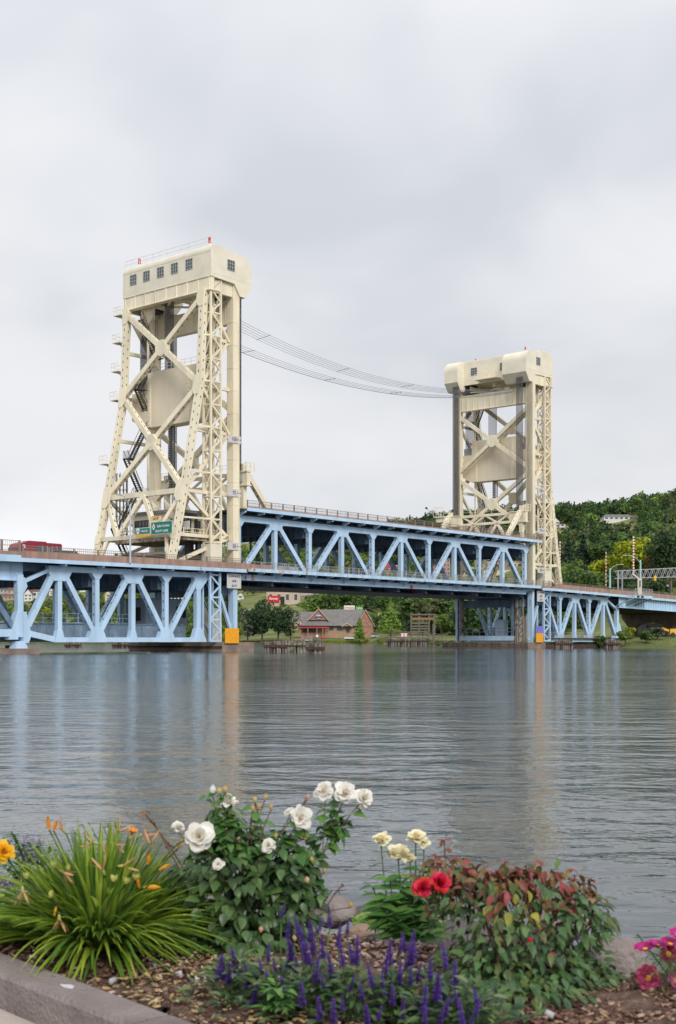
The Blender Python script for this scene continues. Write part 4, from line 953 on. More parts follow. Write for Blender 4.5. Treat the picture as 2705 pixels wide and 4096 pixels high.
# green highway signs facing the traffic
def road_sign(x0, x1, y0, y1, s, m_, label, items, border=True, cat='road sign'):
    wL, zT = ons((x0 + x1) / 2, y0, s); wL = ons(x0, y0, s)[0]; wR = ons(x1, y0, s)[0]; zc = ons((x0 + x1) / 2, (y0 + y1) / 2, s)[1]; hh = (zT - ons((x0 + x1) / 2, y1, s)[1]) / 2
    r = thing('road_sign', B(s, (wL + wR) / 2, zc - hh), label, cat)
    if border:
        mb = MB(); bbox(mb, s, s + .06, wR, wL, zc - hh, zc + hh); mb.build('border', SIGNW, r)
    b_ = .07 if border else 0
    mb = MB(); bbox(mb, s - .02, s - .001, wR + b_, wL - b_, zc - hh + b_, zc + hh - b_); mb.build('face', m_, r)
    for kind, tx, fx, fz, sz, tm in items:
        w = wL + (wR - wL) * fx; z = zc + hh - 2 * hh * fz
        if kind == 'text': text_mesh(tx, 'lettering', tm, sz, r, B(s - .045, w, z), -E_, UP, depth=.008)
        elif kind == 'diamond':
            mb = MB(); mb.prism([B(s - .035, w - .34, z), B(s - .035, w, z - .5), B(s - .035, w + .34, z), B(s - .035, w, z + .5)], D * .012); mb.build('route_diamond', SIGNW, r)
        elif kind == 'shield':
            pts = [(-.3, .38), (-.36, .2), (-.27, -.1), (-.3, -.25), (0, -.42), (.3, -.25), (.27, -.1), (.36, .2), (.3, .38)]
            mb = MB(); mb.prism([B(s - .035, w + a, z + b) for a, b in pts], D * .012); mb.build('route_shield', SIGNW, r)
    mb = MB()
    for w in (wR + .4, wL - .4): mb.beam(B(s + .15, w, zc - hh), B(s + .15, w, zc + hh + .1), D * .05, E_ * .05)
    mb.build('bracket', SILVER, r)
    return r
road_sign(604, 689, 2085, 2136, -13.6, SIGNG, 'large green road sign reading Lake Linden RIGHT LANE on the left tower', [('diamond', '', .13, .4, 0, None), ('text', 'Lake Linden', .59, .36, .52, WHITET), ('text', 'RIGHT LANE', .52, .76, .46, WHITET), ('text', '26', .13, .4, .26, BLACKT)])
road_sign(540, 601, 2111, 2138, -13.5, mat('paler_green_sign_face', (.02, .24, .19), .5, .05), 'small paler green road sign with a route shield above a yellow strip', [('shield', '', .2, .5, 0, None), ('text', 'Hancock', .62, .5, .38, WHITET), ('text', '41', .2, .5, .3, BLACKT)])
road_sign(543, 602, 2137, 2147, -13.5, SIGNY, 'yellow strip sign right below the small green road sign', [], border=False)
road_sign(602, 646, 2066, 2085, -13.3, SIGNYL, 'pale yellow clearance plate reading 14 feet above the large green sign', [('text', "14' 0\"", .5, .5, .5, BLACKT)], border=False)
gp2 = thing('sign_support', B(-13.3, 6, 12), 'grey pipe frame carrying the road signs before the left tower', 'sign frame')
for w in (1.6, 10.8):
    mb = MB(); mb.tube([B(-13.25, w, 16.0), B(-13.25, w, 18.2)], .07, 6); mb.build('post', SILVER, gp2)
mb = MB(); mb.tube([B(-13.25, 1.2, 17.0), B(-13.25, 11.2, 17.0)], .07, 6); mb.build('rail', SILVER, gp2)
# operator cabin in the left tower
cb = thing('operator_cabin', B(-6.5, 7.5, 15.6), 'cream operator cabin with flat grey roof above the road in the left tower', 'cabin')
mb = MB(); bbox(mb, -9.6, -3.6, 3.6, 12.9, 16.1, 19.6); mb.build('wall', CREAMH, cb)
mb = MB(); bbox(mb, -10.1, -3.2, 3.0, 13.5, 19.6, 20.0); mb.build('roof', mat('grey_roof_felt', (.2, .2, .21), .9, .15), cb)
mb = MB(); bbox(mb, -10.9, -3.0, 0.6, 15.2, 15.55, 16.1); mb.build('platform', mat('mottled_brown_platform', (.16, .115, .08), .9, .4, 1.5, second=(.45, .38, .28)), cb)  # platform in dark brown mottled with pale tan
for w in (11.6, 10.1, 6.4, 4.9):
    mb = MB(); bbox(mb, -9.64, -9.6, w - .68, w + .68, 17.2, 18.8); wd = mb.build('window', GLASS, cb)
    mb = MB()
    for q in (w - .7, w, w + .7): bbox(mb, -9.69, -9.641, q - .05, q + .05, 17.15, 18.85)
    for z in (17.15, 18.0, 18.8): bbox(mb, -9.685, -9.641, w - .7, w + .7, z - .04, z + .05)
    mb.build('window_frame', DARKST if w > 9 else WFRAME, wd)
for s in (-8.5, -5.5):
    mb = MB(); bbox(mb, s - .6, s + .6, 3.54, 3.6, 17.0, 18.7); mb.build('window', GLASS, cb)
railing(cb, -10.8, -3.1, .7, lambda s: 16.1, 1.1, 1.6, CREAM, CREAM, bar=.5, postw=.03)
mb = MB()
for w in np.arange(.7, 15.2, .9): mb.beam(B(-10.85, w, 16.1), B(-10.85, w, 17.2), D * .02, E_ * .02)
for z in (16.65, 17.2): mb.beam(B(-10.85, .7, z), B(-10.85, 15.2, z), D * .02, UP * .02)
mb.build('railing_bars', CREAM, cb, kind='stuff')
mb = MB(); bbox(mb, -8.8, -2.6, 5.5, 14.5, 13.9, 14.3); mb.build('lower_beam', CREAM, cb)
for w in (6.2, 8.6, 11.4):
    mb = MB(); mb.tube([B(-6.5, w, 20), B(-6.5, w, 20.8), B(-6.5, w + .9, 22)], [.55, .5, .1], 8); mb.build('vent_cowl', CREAMH, cb)
# signal mast with pale box
for (x, lab, box_) in ((757, 'dark traffic signal mast with a pale square box behind the big tower leg', True), (786, 'second dark signal mast just right of the one with the pale box', False)):
    s, _ = onw(x, 2250, 3); r = thing('signal_mast', B(s, 3, 11.9), lab, 'signal mast')
    mb = MB(); mb.tube([B(s, 3, 11.9), B(s, 3, 19.2)], .3 if box_ else .2, 8); mb.build('pole', DARKST, r)
    mb = MB(); bbox(mb, s - .5, s + .5, 2.6, 3.4, 13.0, 16.8 if box_ else 14.5); mb.build('signal_housing', DARKST, r)
    if box_:
        mb = MB(); bbox(mb, s - .75, s - .55, 2.3, 3.5, 17.2, 18.4); mb.build('pale_box', SIGNGR, r)
        mb = MB(); bbox(mb, s - 1.6, s + 1.2, 2.7, 3.3, 19.1, 19.5); mb.build('bracket_arm', DARKST, r)
def lamp_post(base, h, arm, out, m_, label, r0=.09, up=1.3):
    r = thing('street_lamp', base, label, 'street lamp')
    b = Vector(base); a = Vector(arm)
    mb = MB(); mb.tube([b, b + UP * h], [r0 * 1.4, r0], 8); mb.build('pole', m_, r)
    mb = MB(); mb.tube([b + UP * (h - .6), b + UP * (h + .2 * up) + a * out * .25, b + UP * (h + .75 * up) + a * out * .65, b + UP * (h + up * .85) + a * out], .055, 6); mb.build('arm', m_, r)
    c = b + UP * (h + up * .85) + a * out; mb = MB(); mb.beam(c - a * .1, c + a * .7, a.cross(UP) * .14, UP * .07); mb.build('lamp_head', SILVER, r)
s, _ = onw(521, 2285, -1.5)
lamp_post(B(s, -1.5, 11.7), 7.6, -D, 1.6, mat('pale_grey_blue_pole', (.5, .57, .64), .5), 'tall pale lamp post on the parapet in front of the left tower')
def at(x, y, Y): return px2(x, y, Y)
b = at(2440, 2352, 262); lamp_post(b, (2352 - 2272) / 5100 * 262, Vector((1, .1, 0)).normalized(), 2.2, TEAL, 'shorter lamp post with arm bending right beyond the right span', r0=.14, up=.9)
b = at(2562, 2368, 228); lamp_post(b, (2368 - 2240) / 5100 * 228, Vector((-1, .1, 0)).normalized(), 2.4, TEAL, 'taller lamp post with arm bending left beside the striped barrier', r0=.14, up=1.0)
# striped barrier arms standing upright
def barrier(x, y0, y1, Y, label, rad=.13, n=13, crank=True):
    top = at(x, y0, Y); bot = at(x, y1, Y); r = thing('barrier_arm', bot, label, 'barrier arm')
    for k in range(n * 2):
        a = bot.lerp(top, k / (2 * n)); b = bot.lerp(top, (k + 1) / (2 * n))
        mb = MB(); mb.beam(a, b, Vector((rad * (1.0 if k % 2 else .8), 0, 0)), Vector((0, rad * .5, 0))); mb.build('red_band' if k % 2 == 0 else 'white_band', REDT if k % 2 == 0 else SIGNW, r)
    return r, bot
CRM = mat('grey_cream_paint', (.62, .58, .50), .6, .1)
g, bot = barrier(2534, 2146, 2292, 226, 'tall red and white striped barrier arm raised on the right parapet')
mb = MB(); mb.tube([bot + Vector((-.1, 0, .1)), bot + Vector((-.1, 0, -.25)), bot + Vector((.85, 0, -1.0)), bot + Vector((.85, 0, -3.6))], .2, 8); mb.build('crank_arm', CRM, g)
mb = MB(); q = bot + Vector((1.1, 0.1, -1.0)); mb.beam(q, q - UP * 2.8, Vector((.35, 0, 0)), Vector((0, .3, 0))); mb.build('gate_post', CRM, g)
mb = MB(); q = bot + Vector((1.1, -.22, -1.3)); mb.beam(q, q - UP * 1.2, Vector((.1, 0, 0)), Vector((0, .02, 0))); mb.build('slot', HOLE, g)
barrier(2240, 2166, 2330, 262, 'red and white striped barrier arm just right of the farther tower', rad=.12)
barrier(2424, 2208, 2350, 275, 'thin distant striped barrier arm left of the shorter lamp post', rad=.075, n=10)
# gantry
ga = thing('sign_gantry', at(2480, 2350, 285), 'grey lattice gantry over the road at the right edge', 'gantry')
A0 = at(2462, 2284, 285); A1 = at(2780, 2268, 285)
B0 = at(2462, 2314, 285); B1 = at(2780, 2306, 285)
for dy in (0, 1.6):
    o = Vector((0, dy, 0))
    mb = MB(); mb.tube([A0 + o, A1 + o], .08, 6); mb.build('chord', SILVER, ga); mb = MB(); mb.tube([B0 + o, B1 + o], .08, 6); mb.build('chord', SILVER, ga)
    for k in range(13):
        a = (k + .2) / 13; b = (k + .7) / 13; c = (k + 1.2) / 13
        mb = MB(); mb.tube([A0.lerp(A1, a) + o, B0.lerp(B1, b) + o], .06, 5); mb.tube([B0.lerp(B1, b) + o, A0.lerp(A1, c) + o], .06, 5); mb.build('lacing', SILVER, ga)
for x in (2472, 2489):
    mb = MB(); mb.tube([at(x, 2284, 285 + (x > 2480) * 1.6), at(x, 2375, 285 + (x > 2480) * 1.6)], .17, 8); mb.build('post', SILVER, ga)
q = at(2620, 2303, 284); r = thing('traffic_light', q, 'yellow traffic light hanging from the gantry', 'traffic light')
mb = MB(); mb.box(q.x - .25, q.x + .25, q.y - .2, q.y + .2, q.z - 1.1, q.z); mb.build('housing', SIGNY, r)
mb = MB(); mb.tube([q, q + UP * .5], .04, 5); mb.build('hanger', DARKST, r)
q = at(2685, 2370, 316); r = thing('utility_pole', q, 'short grey pole with a white dish at the right edge', 'pole')
mb = MB(); mb.tube([q - UP * 3, q + UP * 2.9], .16, 8); mb.build('pole', WOODG, r)
mb = MB(); mb.tube([q + Vector((-.9, 0, 1.4)), q + Vector((-.9, 0, 1.9))], [.1, .35], 8); mb.build('dish', SIGNW, r)
# ------------------------------------------------------------------ vehicles
def car_body(mb, L_, W_, prof, m0=0):
    """prof: list of (x, z) side outline; extruded over W_"""
    mb.prism([(x, -W_ / 2, z) for x, z in prof], (0, W_, 0), m0)
def place(root, objs_fn, origin, ax):
    pass
def vehicle(name, label, cat, org, heading, parts):
    """parts: list of (part name, material, function(mb) in local x forward / y left / z up)"""
    r = thing(name, org, label, cat)
    ca, sa = math.cos(heading), math.sin(heading); org = Vector(org)
    for pn, m_, fn in parts:
        mb = MB(); fn(mb)
        mb.v = [(org.x + x * ca - y * sa, org.y + x * sa + y * ca, org.z + z) for x, y, z in mb.v]
        mb.build(pn, m_, r)
    return r
HD = math.atan2(D.y, D.x)
def wheel(x, y, r=.34):
    def f(mb): mb.tube([(x, y - .1, r), (x, y + .1, r)], r, 12)
    return ('wheel', DARKST, f)
def suv_parts(L_, W_, H_, body, paint2=None):
    hl = L_ / 2
    P = [('body', body, lambda mb: car_body(mb, L_, W_, [(-hl, .35), (hl, .35), (hl, .8), (hl - .25, .98), (hl - 1.3, 1.08), (-hl + .05, 1.1), (-hl, .8)])),
         ('cabin', GLASS, lambda mb: mb.hexa([(-hl + .15, -W_ / 2 + .06, 1.1), (hl - 1.25, -W_ / 2 + .06, 1.08), (hl - 1.25, W_ / 2 - .06, 1.08), (-hl + .15, W_ / 2 - .06, 1.1), (-hl + .45, -W_ / 2 + .2, H_ - .06), (hl - 2.1, -W_ / 2 + .2, H_ - .06), (hl - 2.1, W_ / 2 - .2, H_ - .06), (-hl + .45, W_ / 2 - .2, H_ - .06)])),
         ('roof', body, lambda mb: mb.box(-hl + .4, hl - 2.05, -W_ / 2 + .16, W_ / 2 - .16, H_ - .06, H_)),
         ('headlight', SIGNW, lambda mb: mb.box(hl - .02, hl + .02, -W_ / 2 + .1, -W_ / 2 + .45, .68, .82)), ('headlight', SIGNW, lambda mb: mb.box(hl - .02, hl + .02, W_ / 2 - .45, W_ / 2 - .1, .68, .82)),
         ('tail_light', REDT, lambda mb: mb.box(-hl - .02, -hl + .02, -W_ / 2 + .03, -W_ / 2 + .25, .75, 1.05)), ('tail_light', REDT, lambda mb: mb.box(-hl - .02, -hl + .02, W_ / 2 - .25, W_ / 2 - .03, .75, 1.05))]
    for q in (-hl + 1.0, -hl + 2.0, hl - 2.2):
        P.append(('pillar', body, lambda mb, q=q: [mb.hexa([(q - .05, y - .03, 1.08), (q + .05, y - .03, 1.08), (q + .05, y + .03, 1.08), (q - .05, y + .03, 1.08), (q - .05, y * .88 - .02, H_ - .04), (q + .05, y * .88 - .02, H_ - .04), (q + .05, y * .88 + .02, H_ - .04), (q - .05, y * .88 + .02, H_ - .04)]) for y in (-W_ / 2 + .05, W_ / 2 - .05)]))
    P += [wheel(hl - .85, -W_ / 2 + .12), wheel(hl - .85, W_ / 2 - .12), wheel(-hl + .85, -W_ / 2 + .12), wheel(-hl + .85, W_ / 2 - .12)]
    return P
REDB = mat('dark_red_bus_paint', (.27, .025, .04), .35, .06)
sA, sB = onw(54, 0, 10.4)[0], onw(226, 0, 10.4)[0]; Lb = sB - sA
def busbody(mb):
    h = Lb / 2
    mb.prism([(x, -1.2, z) for x, z in [(-h, .5), (h, .5), (h, 2.9), (h - .2, 3.02), (-h + 1.4, 3.05), (-h + .4, 2.75), (-h, 2.2)]], (0, 2.4, 0))
bus = vehicle('bus', 'dark red bus crossing the bridge at the far left', 'bus', B((sA + sB) / 2, 10.4, zr(-28) - .12), HD, [('body', REDB, busbody),
    ('window_band', GLASS, lambda mb: mb.box(-Lb / 2 + 2.6, Lb / 2 - .15, -1.23, 1.23, 1.35, 2.6)),
    ('windscreen', GLASS, lambda mb: mb.box(-Lb / 2 - .03, -Lb / 2 + .05, -1.05, 1.05, 1.3, 2.15)),
    ('white_mark', SIGNW, lambda mb: mb.box(-Lb / 2 + .55, -Lb / 2 + .95, -1.225, -1.2, 2.1, 2.6)),
    ('roof_unit', REDB, lambda mb: mb.box(-1.5, 1.2, -.8, .8, 3.05, 3.2))] + [wheel(x, y, .5) for x in (-Lb / 2 + 1.6, Lb / 2 - 1.9) for y in (-1.1, 1.1)])
for k in range(4):
    q = MB(); c = B(sA + 2.9 + (k + 1) * (Lb - 3) / 5, 10.4, zr(-28)); q.beam(c + UP * 1.25 - E_ * 1.245, c + UP * 2.5 - E_ * 1.245, D * .06, E_ * .02); q.build('window_pillar', mat('grey_pillar', (.4, .38, .36), .5), bus)
s = onw(284, 0, 5.4)[0]
vehicle('suv', 'grey brown estate car following the red bus on the bridge', 'car', B(s, 5.4, zr(s) - .12), HD, suv_parts(5.0, 1.9, 1.75, mat('taupe_car_paint', (.13, .11, .10), .3, .05)))
s = onw(1137, 0, 4)[0]
vehicle('car', 'silver car driving on the lower deck of the lift span', 'car', B(s, 4, 11.85), HD, suv_parts(4.6, 1.8, 1.5, mat('silver_car_paint', (.5, .5, .5), .3, .04)))
# ------------------------------------------------------------------ timber dolphins
def dolphin(x0, x1, ywl, ytop, label, n=7, rows=3, cap=(.75, .35), grp='timber pile clusters in the water', col=None):
    Y = CAMZ * 5100 / (ywl - 2560); a = at(x0, 0, Y).x; b = at(x1, 0, Y).x; zt = CAMZ + (2560 - ytop) / 5100 * Y
    r = thing('dolphin', ((a + b) / 2, Y, 0), label, 'pile cluster', grp)
    for j in range(rows):
        for k in range(n):
            x = a + .2 + (b - a - .4) * k / (n - 1) + random.uniform(-.06, .06); y = Y + j * .75 + random.uniform(-.1, .1); t_ = random.uniform(-.05, .05)
            mb = MB(); rr = (b - a) / n * .50 * random.uniform(.85, 1.1)
            mb.tube([(x + t_, y, -2), (x, y, zt * .5), (x - t_, y, zt + random.uniform(-.15, .22))], [rr, rr, rr * .92], 8); mb.build('pile', col or WOODP, r)
    mb = MB(); mb.box(a - .06, b + .06, Y - .33, Y - .12, zt - cap[0], zt - cap[0] + cap[1]); mb.build('cap_timber', WOODC, r)
    mb = MB(); mb.box(a - .06, a + .12, Y - .12, Y + rows * .75, zt - cap[0], zt - cap[0] + cap[1]); mb.build('cap_timber', WOODC, r)
    mb = MB(); mb.box(a, b, Y + .1, Y + rows * .7, zt - .35, zt - .2); mb.build('deck_plank', WOODP, r)
    return r, Y, zt
GRP = mat('greenish_pile_wood', (.13, .125, .08), .95, .4, 2, second=(.25, .24, .18))
dolphin(1056, 1150, 2611, 2567, 'left block of the timber pile group standing before the lift span', n=8)
dolphin(1150, 1222, 2610, 2569, 'middle greenish lower block of the timber pile group', n=6, cap=(.5, .12), col=GRP)
dolphin(1224, 1298, 2616, 2574, 'right block of the timber pile group standing before the lift span', n=7)
dolphin(2222, 2292, 2597, 2562, 'pile cluster below the right span nearest the farther tower', n=8)
dolphin(2425, 2480, 2598, 2562, 'pile cluster below the end of the right span by the grass bank', n=7)
dolphin(259, 321, 2592, 2570, 'left small pile cluster seen under the left span', n=6)
dolphin(449, 523, 2593, 2570, 'right small pile cluster seen under the left span beside the dark fender', n=6)
dolphin(1545, 1584, 2585.5, 2556, 'left block of the dark piles under the timber walkway', n=5)
dolphin(1592, 1634, 2585.5, 2556, 'middle block of the dark piles under the timber walkway', n=5)
dolphin(1644, 1716, 2585.5, 2556, 'right widest block of the dark piles under the timber walkway', n=8)
for x, y, c, lab in ((1268, 2549, SIGNW, 'small white lamp on a post above the pile group'), (1290, 2556, REDT, 'small red lamp on a post above the right pile block')):
    q = at(x, y, 160); r = thing('navigation_light', q, lab, 'light')
    mb = MB(); mb.tube([q - UP * .7, q], .06, 6); mb.build('post', WOODG, r)
    mb = MB(); mb.tube([q, q + UP * .15, q + UP * .3], [.14, .17, .1], 8); mb.build('lantern', c, r)
# timber walkway with rails, ramp and slatted stand
Yw = 338
wk = thing('timber_walkway', at(1660, 2560, Yw), 'long brown timber walkway with rails and ramp left of the farther tower', 'walkway')
for x0, y0, x1, y1 in ((1556, 2549, 1690, 2552), (1690, 2552, 1785, 2566)):
    a, b = at(x0, y0, Yw), at(x1, y1, Yw)
    mb = MB(); mb.beam(a, b, Vector((0, 1.2, 0)), UP * .14); mb.build('deck', WOODG, wk)
    for h in (.65, 1.15, 1.6):
        mb = MB(); mb.beam(a + UP * h - Vector((0, 1.1, 0)), b + UP * h - Vector((0, 1.1, 0)), Vector((0, .05, 0)), UP * .07); mb.build('rail', WOODG, wk)
    for k in range(7):
        c = a.lerp(b, k / 6) - Vector((0, 1.1, 0)); mb = MB(); mb.beam(c, c + UP * 1.6, Vector((.06, 0, 0)), Vector((0, .06, 0))); mb.build('rail_post', WOODG, wk)
st = thing('slatted_stand', at(1690, 2540, 345), 'tall grey timber stand of posts and horizontal slats behind the walkway', 'timber stand')
for x in (1645, 1676, 1716, 1738):
    a = at(x, 2548, 345); mb = MB(); mb.beam(a, at(x, 2452 + (x > 1730) * 4, 345), Vector((.22, 0, 0)), Vector((0, .2, 0))); mb.build('post', WOODG, st)
for k, y in enumerate((2458, 2475, 2493, 2505, 2515, 2526, 2535)):
    a, b = at(1645, y, 344.7), at(1738 if k < 2 else 1716, y, 344.7); mb = MB(); mb.beam(a, b, Vector((0, .06, 0)), UP * (.2 if k != 1 else .3)); mb.build('slat', WOODG if k != 1 else mat('rusty_slat', (.28, .16, .08), .9), st)
q = at(1733, 2585, 333); r = thing('mooring_pile', (q.x, q.y, 0), 'single tall pale pile in the water right of the walkway piles', 'pile')
mb = MB(); mb.tube([(q.x, q.y, -2), (q.x, q.y, at(0, 2497, 333).z)], .24, 8); mb.build('pile', WOODG, r)
q = at(1616, 2540, 334); r = thing('warning_board', q, 'white board with red ends on the walkway rail', 'sign')
mb = MB(); mb.box(q.x - 1.0, q.x + 1.0, q.y - .05, q.y, q.z - .45, q.z + .5); mb.build('board', SIGNW, r)
for dx in (-.85, 0, .85):
    mb = MB(); mb.box(q.x + dx - .12, q.x + dx + .12, q.y - .07, q.y - .052, q.z - .42, q.z + .47); mb.build('red_bar', REDT, r)
# ------------------------------------------------------------------ buildings
def hit(Sx, y, lo=None):
    Ys = np.linspace(interp(Sx, SHORE) + 2, interp(Sx, SKYD), 900); Xs = (Sx - 1352) / 5100 * Ys; zz_ = gz(Xs, Ys); yy = 2560 - (zz_ - CAMZ) * 5100 / Ys
    k = np.where(yy <= y)[0]; k = k[0] if len(k) else -1
    return float(Ys[k]), float(zz_[k])
def wm(n, c, r=.8): return mat(n, c, r, .08, .3)
WALLS = {'white': wm('white_siding', (.68, .68, .66)), 'cream': wm('cream_wall', (.62, .55, .40)), 'brown': wm('tan_wall', (.42, .30, .22)), 'pink': wm('dull_pink_wall', (.42, .25, .24)), 'red': wm('red_wall', (.40, .06, .05)), 'grey': wm('grey_wall', (.4, .4, .4)), 'brick': mat('brick_wall', (.36, .19, .13), .9, .2, .8), 'tan': wm('pale_tan_wall', (.52, .42, .33))}
ROOFS = {'brown': wm('brown_roof', (.16, .085, .07)), 'grey': mat('grey_shingle_roof', (.175, .165, .16), .9, .15, .6), 'red': wm('red_roof', (.36, .045, .05)), 'white': wm('white_roof', (.75, .76, .76)), 'dark': wm('dark_roof', (.07, .07, .075)), 'tanr': wm('tan_roof', (.40, .33, .27))}
HBOX = []
def house(x0, x1, ytop, ybase, wall, roof, label, Y=None, style='gable', depth=9, nwin=3, rows=1, rot=0.0, cat='house'):
    xm = (x0 + x1) / 2
    if Y is None: Y, z0 = hit(xm, ybase)
    else: z0 = float(gz(np.array([(xm - 1352) / 5100 * Y]), np.array([Y]))[0])
    Y -= 14 if style == 'hip' else 3
    z0 = CAMZ + (2560 - ybase) / 5100 * Y; HBOX.append((x0, x1, ytop, ybase, Y))
    zt = CAMZ + (2560 - ytop) / 5100 * Y; a = (x0 - 1352) / 5100 * Y; b = (x1 - 1352) / 5100 * Y; h = zt - z0
    r = thing('house', ((a + b) / 2, Y, z0), label, cat)
    ze = z0 + h * (.55 if style in ('gable', 'front') else (.5 if style == 'hip' else .93))
    mb = MB(); mb.box(a, b, Y, Y + depth, z0 - 2.5, ze); mb.build('wall', WALLS[wall], r)
    o = .35
    if style == 'gable':      # ridge parallel to the picture
        mb = MB(); mb.prism([(a - o, Y - o, ze - .1), (a - o, Y + depth / 2, zt), (a - o, Y + depth + o, ze - .1)], (b - a + 2 * o, 0, 0)); mb.build('roof', ROOFS[roof], r)
    elif style == 'front':    # gable facing us
        mb = MB(); mb.prism([(a - o, Y - o, ze - .1), (b + o, Y - o, ze - .1), ((a + b) / 2, Y - o, zt)], (0, .25, 0)); mb.build('gable', WALLS[wall], r)
        for s_ in (0, 1):
            p = [(a - o, ze - .15), ((a + b) / 2, zt), ((a + b) / 2, zt + .3), (a - o, ze + .2)] if s_ == 0 else [(b + o, ze - .15), (b + o, ze + .2), ((a + b) / 2, zt + .3), ((a + b) / 2, zt)]
            mb = MB(); mb.prism([(x, Y - o - .1, z) for x, z in p], (0, depth + .8, 0)); mb.build('roof', ROOFS[roof], r)
    elif style == 'hip':
        mb = MB(); i_ = (b - a) * .12
        mb.poly([(a - o, Y - o, ze), (b + o, Y - o, ze), (b + o, Y + depth + o, ze), (a - o, Y + depth + o, ze), (a + i_, Y + depth / 2, zt), (b - i_, Y + depth / 2, zt)], [(0, 1, 5, 4), (1, 2, 5), (2, 3, 4, 5), (3, 0, 4), (3, 2, 1, 0)]); mb.build('roof', ROOFS[roof], r)
    else:
        mb = MB(); mb.box(a - o, b + o, Y - o, Y + depth + o, ze, zt); mb.build('roof', ROOFS[roof], r)
    for j in range(rows):
        for k in range(nwin):
            wx = a + (b - a) * (k + .5) / nwin; zz_ = z0 + (ze - z0) * (j + .58) / rows; ww = min(.9, (b - a) / nwin * .3); wh = (ze - z0) / rows * .22
            mb = MB(); mb.box(wx - ww, wx + ww, Y - .06, Y - .001, zz_ - wh, zz_ + wh); mb.build('window', GLASS, r)
            mb = MB(); mb.box(wx - ww - .1, wx + ww + .1, Y - .03, Y - .0005, zz_ - wh - .1, zz_ + wh + .1); mb.build('window_frame', SIGNW, r)
    return r, Y, z0
HS = [(0, 42, 2346, 2372, 'grey', 'dark', 'dark roofed grey house at the left edge under the bridge', 'gable', 3, 1),
 (28, 66, 2350, 2376, 'tan', 'brown', 'small tan house right of the dark roofed house', 'gable', 2, 1),
 (2, 62, 2374, 2399, 'brown', 'brown', 'long brown roofed building low at the left edge', 'gable', 4, 1),
 (96, 128, 2358, 2402, 'white', 'brown', 'white gabled house with brown roof left of the end post', 'front', 2, 2),
 (118, 176, 2345, 2392, 'white', 'brown', 'wide brown roofed white house behind the first diagonal', 'gable', 4, 1),
 (196, 216, 2352, 2380, 'white', 'grey', 'narrow white house seen left of the second vertical', 'front', 1, 2),
 (318, 352, 2330, 2366, 'white', 'grey', 'white house high behind the black pipework', 'front', 2, 2),
 (420, 444, 2362, 2400, 'cream', 'brown', 'cream gabled house right of the centre vertical of the left span', 'front', 1, 2),
 (440, 486, 2364, 2398, 'white', 'brown', 'white house with broad brown roof behind the long diagonal', 'gable', 3, 1),
 (672, 742, 2360, 2404, 'white', 'grey', 'large white building with two window rows behind the tower foot', 'flat', 5, 2),
 (950, 974, 2372, 2396, 'white', 'grey', 'little white gabled house right of the nearer column', 'front', 1, 1),
 (1225, 1262, 2342, 2360, 'tan', 'brown', 'low brown building above the trees left under the lift span', 'gable', 3, 1),
 (1540, 1574, 2248, 2292, 'brick', 'red', 'building with steep dark red roof seen through the lift span', 'gable', 2, 1),
 (1578, 1602, 2262, 2292, 'red', 'white', 'small bright red building right of the steep red roof', 'flat', 2, 1),
 (1722, 1748, 2258, 2300, 'red', 'grey', 'dark red block behind the lift span rail', 'flat', 2, 2),
 (1772, 1800, 2232, 2302, 'pink', 'grey', 'tall dull pink building seen through the lift span near the farther tower', 'flat', 2, 4),
 (1832, 1872, 2222, 2306, 'cream', 'tanr', 'tall cream building behind the lift span near the farther tower', 'flat', 3, 3),
 (1936, 2090, 2244, 2292, 'cream', 'tanr', 'broad cream building with a flat roof behind the farther tower', 'flat', 7, 1),
 (2206, 2238, 2072, 2108, 'white', 'grey', 'white house high on the hill beside the farther tower', 'front', 2, 2),
 (2238, 2262, 2095, 2108, 'white', 'red', 'low white shed right of the white hill house', 'flat', 1, 1)]
for x0, x1, yt, yb, wl, rf_, lab, sty, nw, rw in HS: house(x0, x1, yt, yb, wl, rf_, lab, style=sty, nwin=nw, rows=rw)
house(2416, 2536, 2054, 2080, 'white', 'grey', 'long low white house with grey hip roof on the wooded hill', style='hip', nwin=6, depth=12)
r, Y_, z_ = house(1066, 1200, 2362, 2420, 'tan', 'white', 'shop building with white flat roof and red sign behind the pines', style='flat', nwin=4, cat='shop')
q = at(1071, 0, Y_ - .1).x; q2 = at(1118, 0, Y_ - .1).x; za, zb = at(0, 2410, Y_).z, at(0, 2383, Y_).z
mb = MB(); mb.box(q, q2, Y_ - .5, Y_ - .1, za, zb); mb.build('red_sign', REDT, r)
text_mesh('Econo', 'lettering', WHITET, (zb - za) * .5, r, ((q + q2) / 2, Y_ - .55, (za + zb) / 2 + .3), (1, 0, 0), UP)
q = at(1122, 0, Y_).x; q2 = at(1138, 0, Y_).x; mb = MB(); mb.box(q, q2, Y_ - .2, Y_ - .05, z_, z_ + (zb - z_) * .9); mb.build('doorway', HOLE, r)
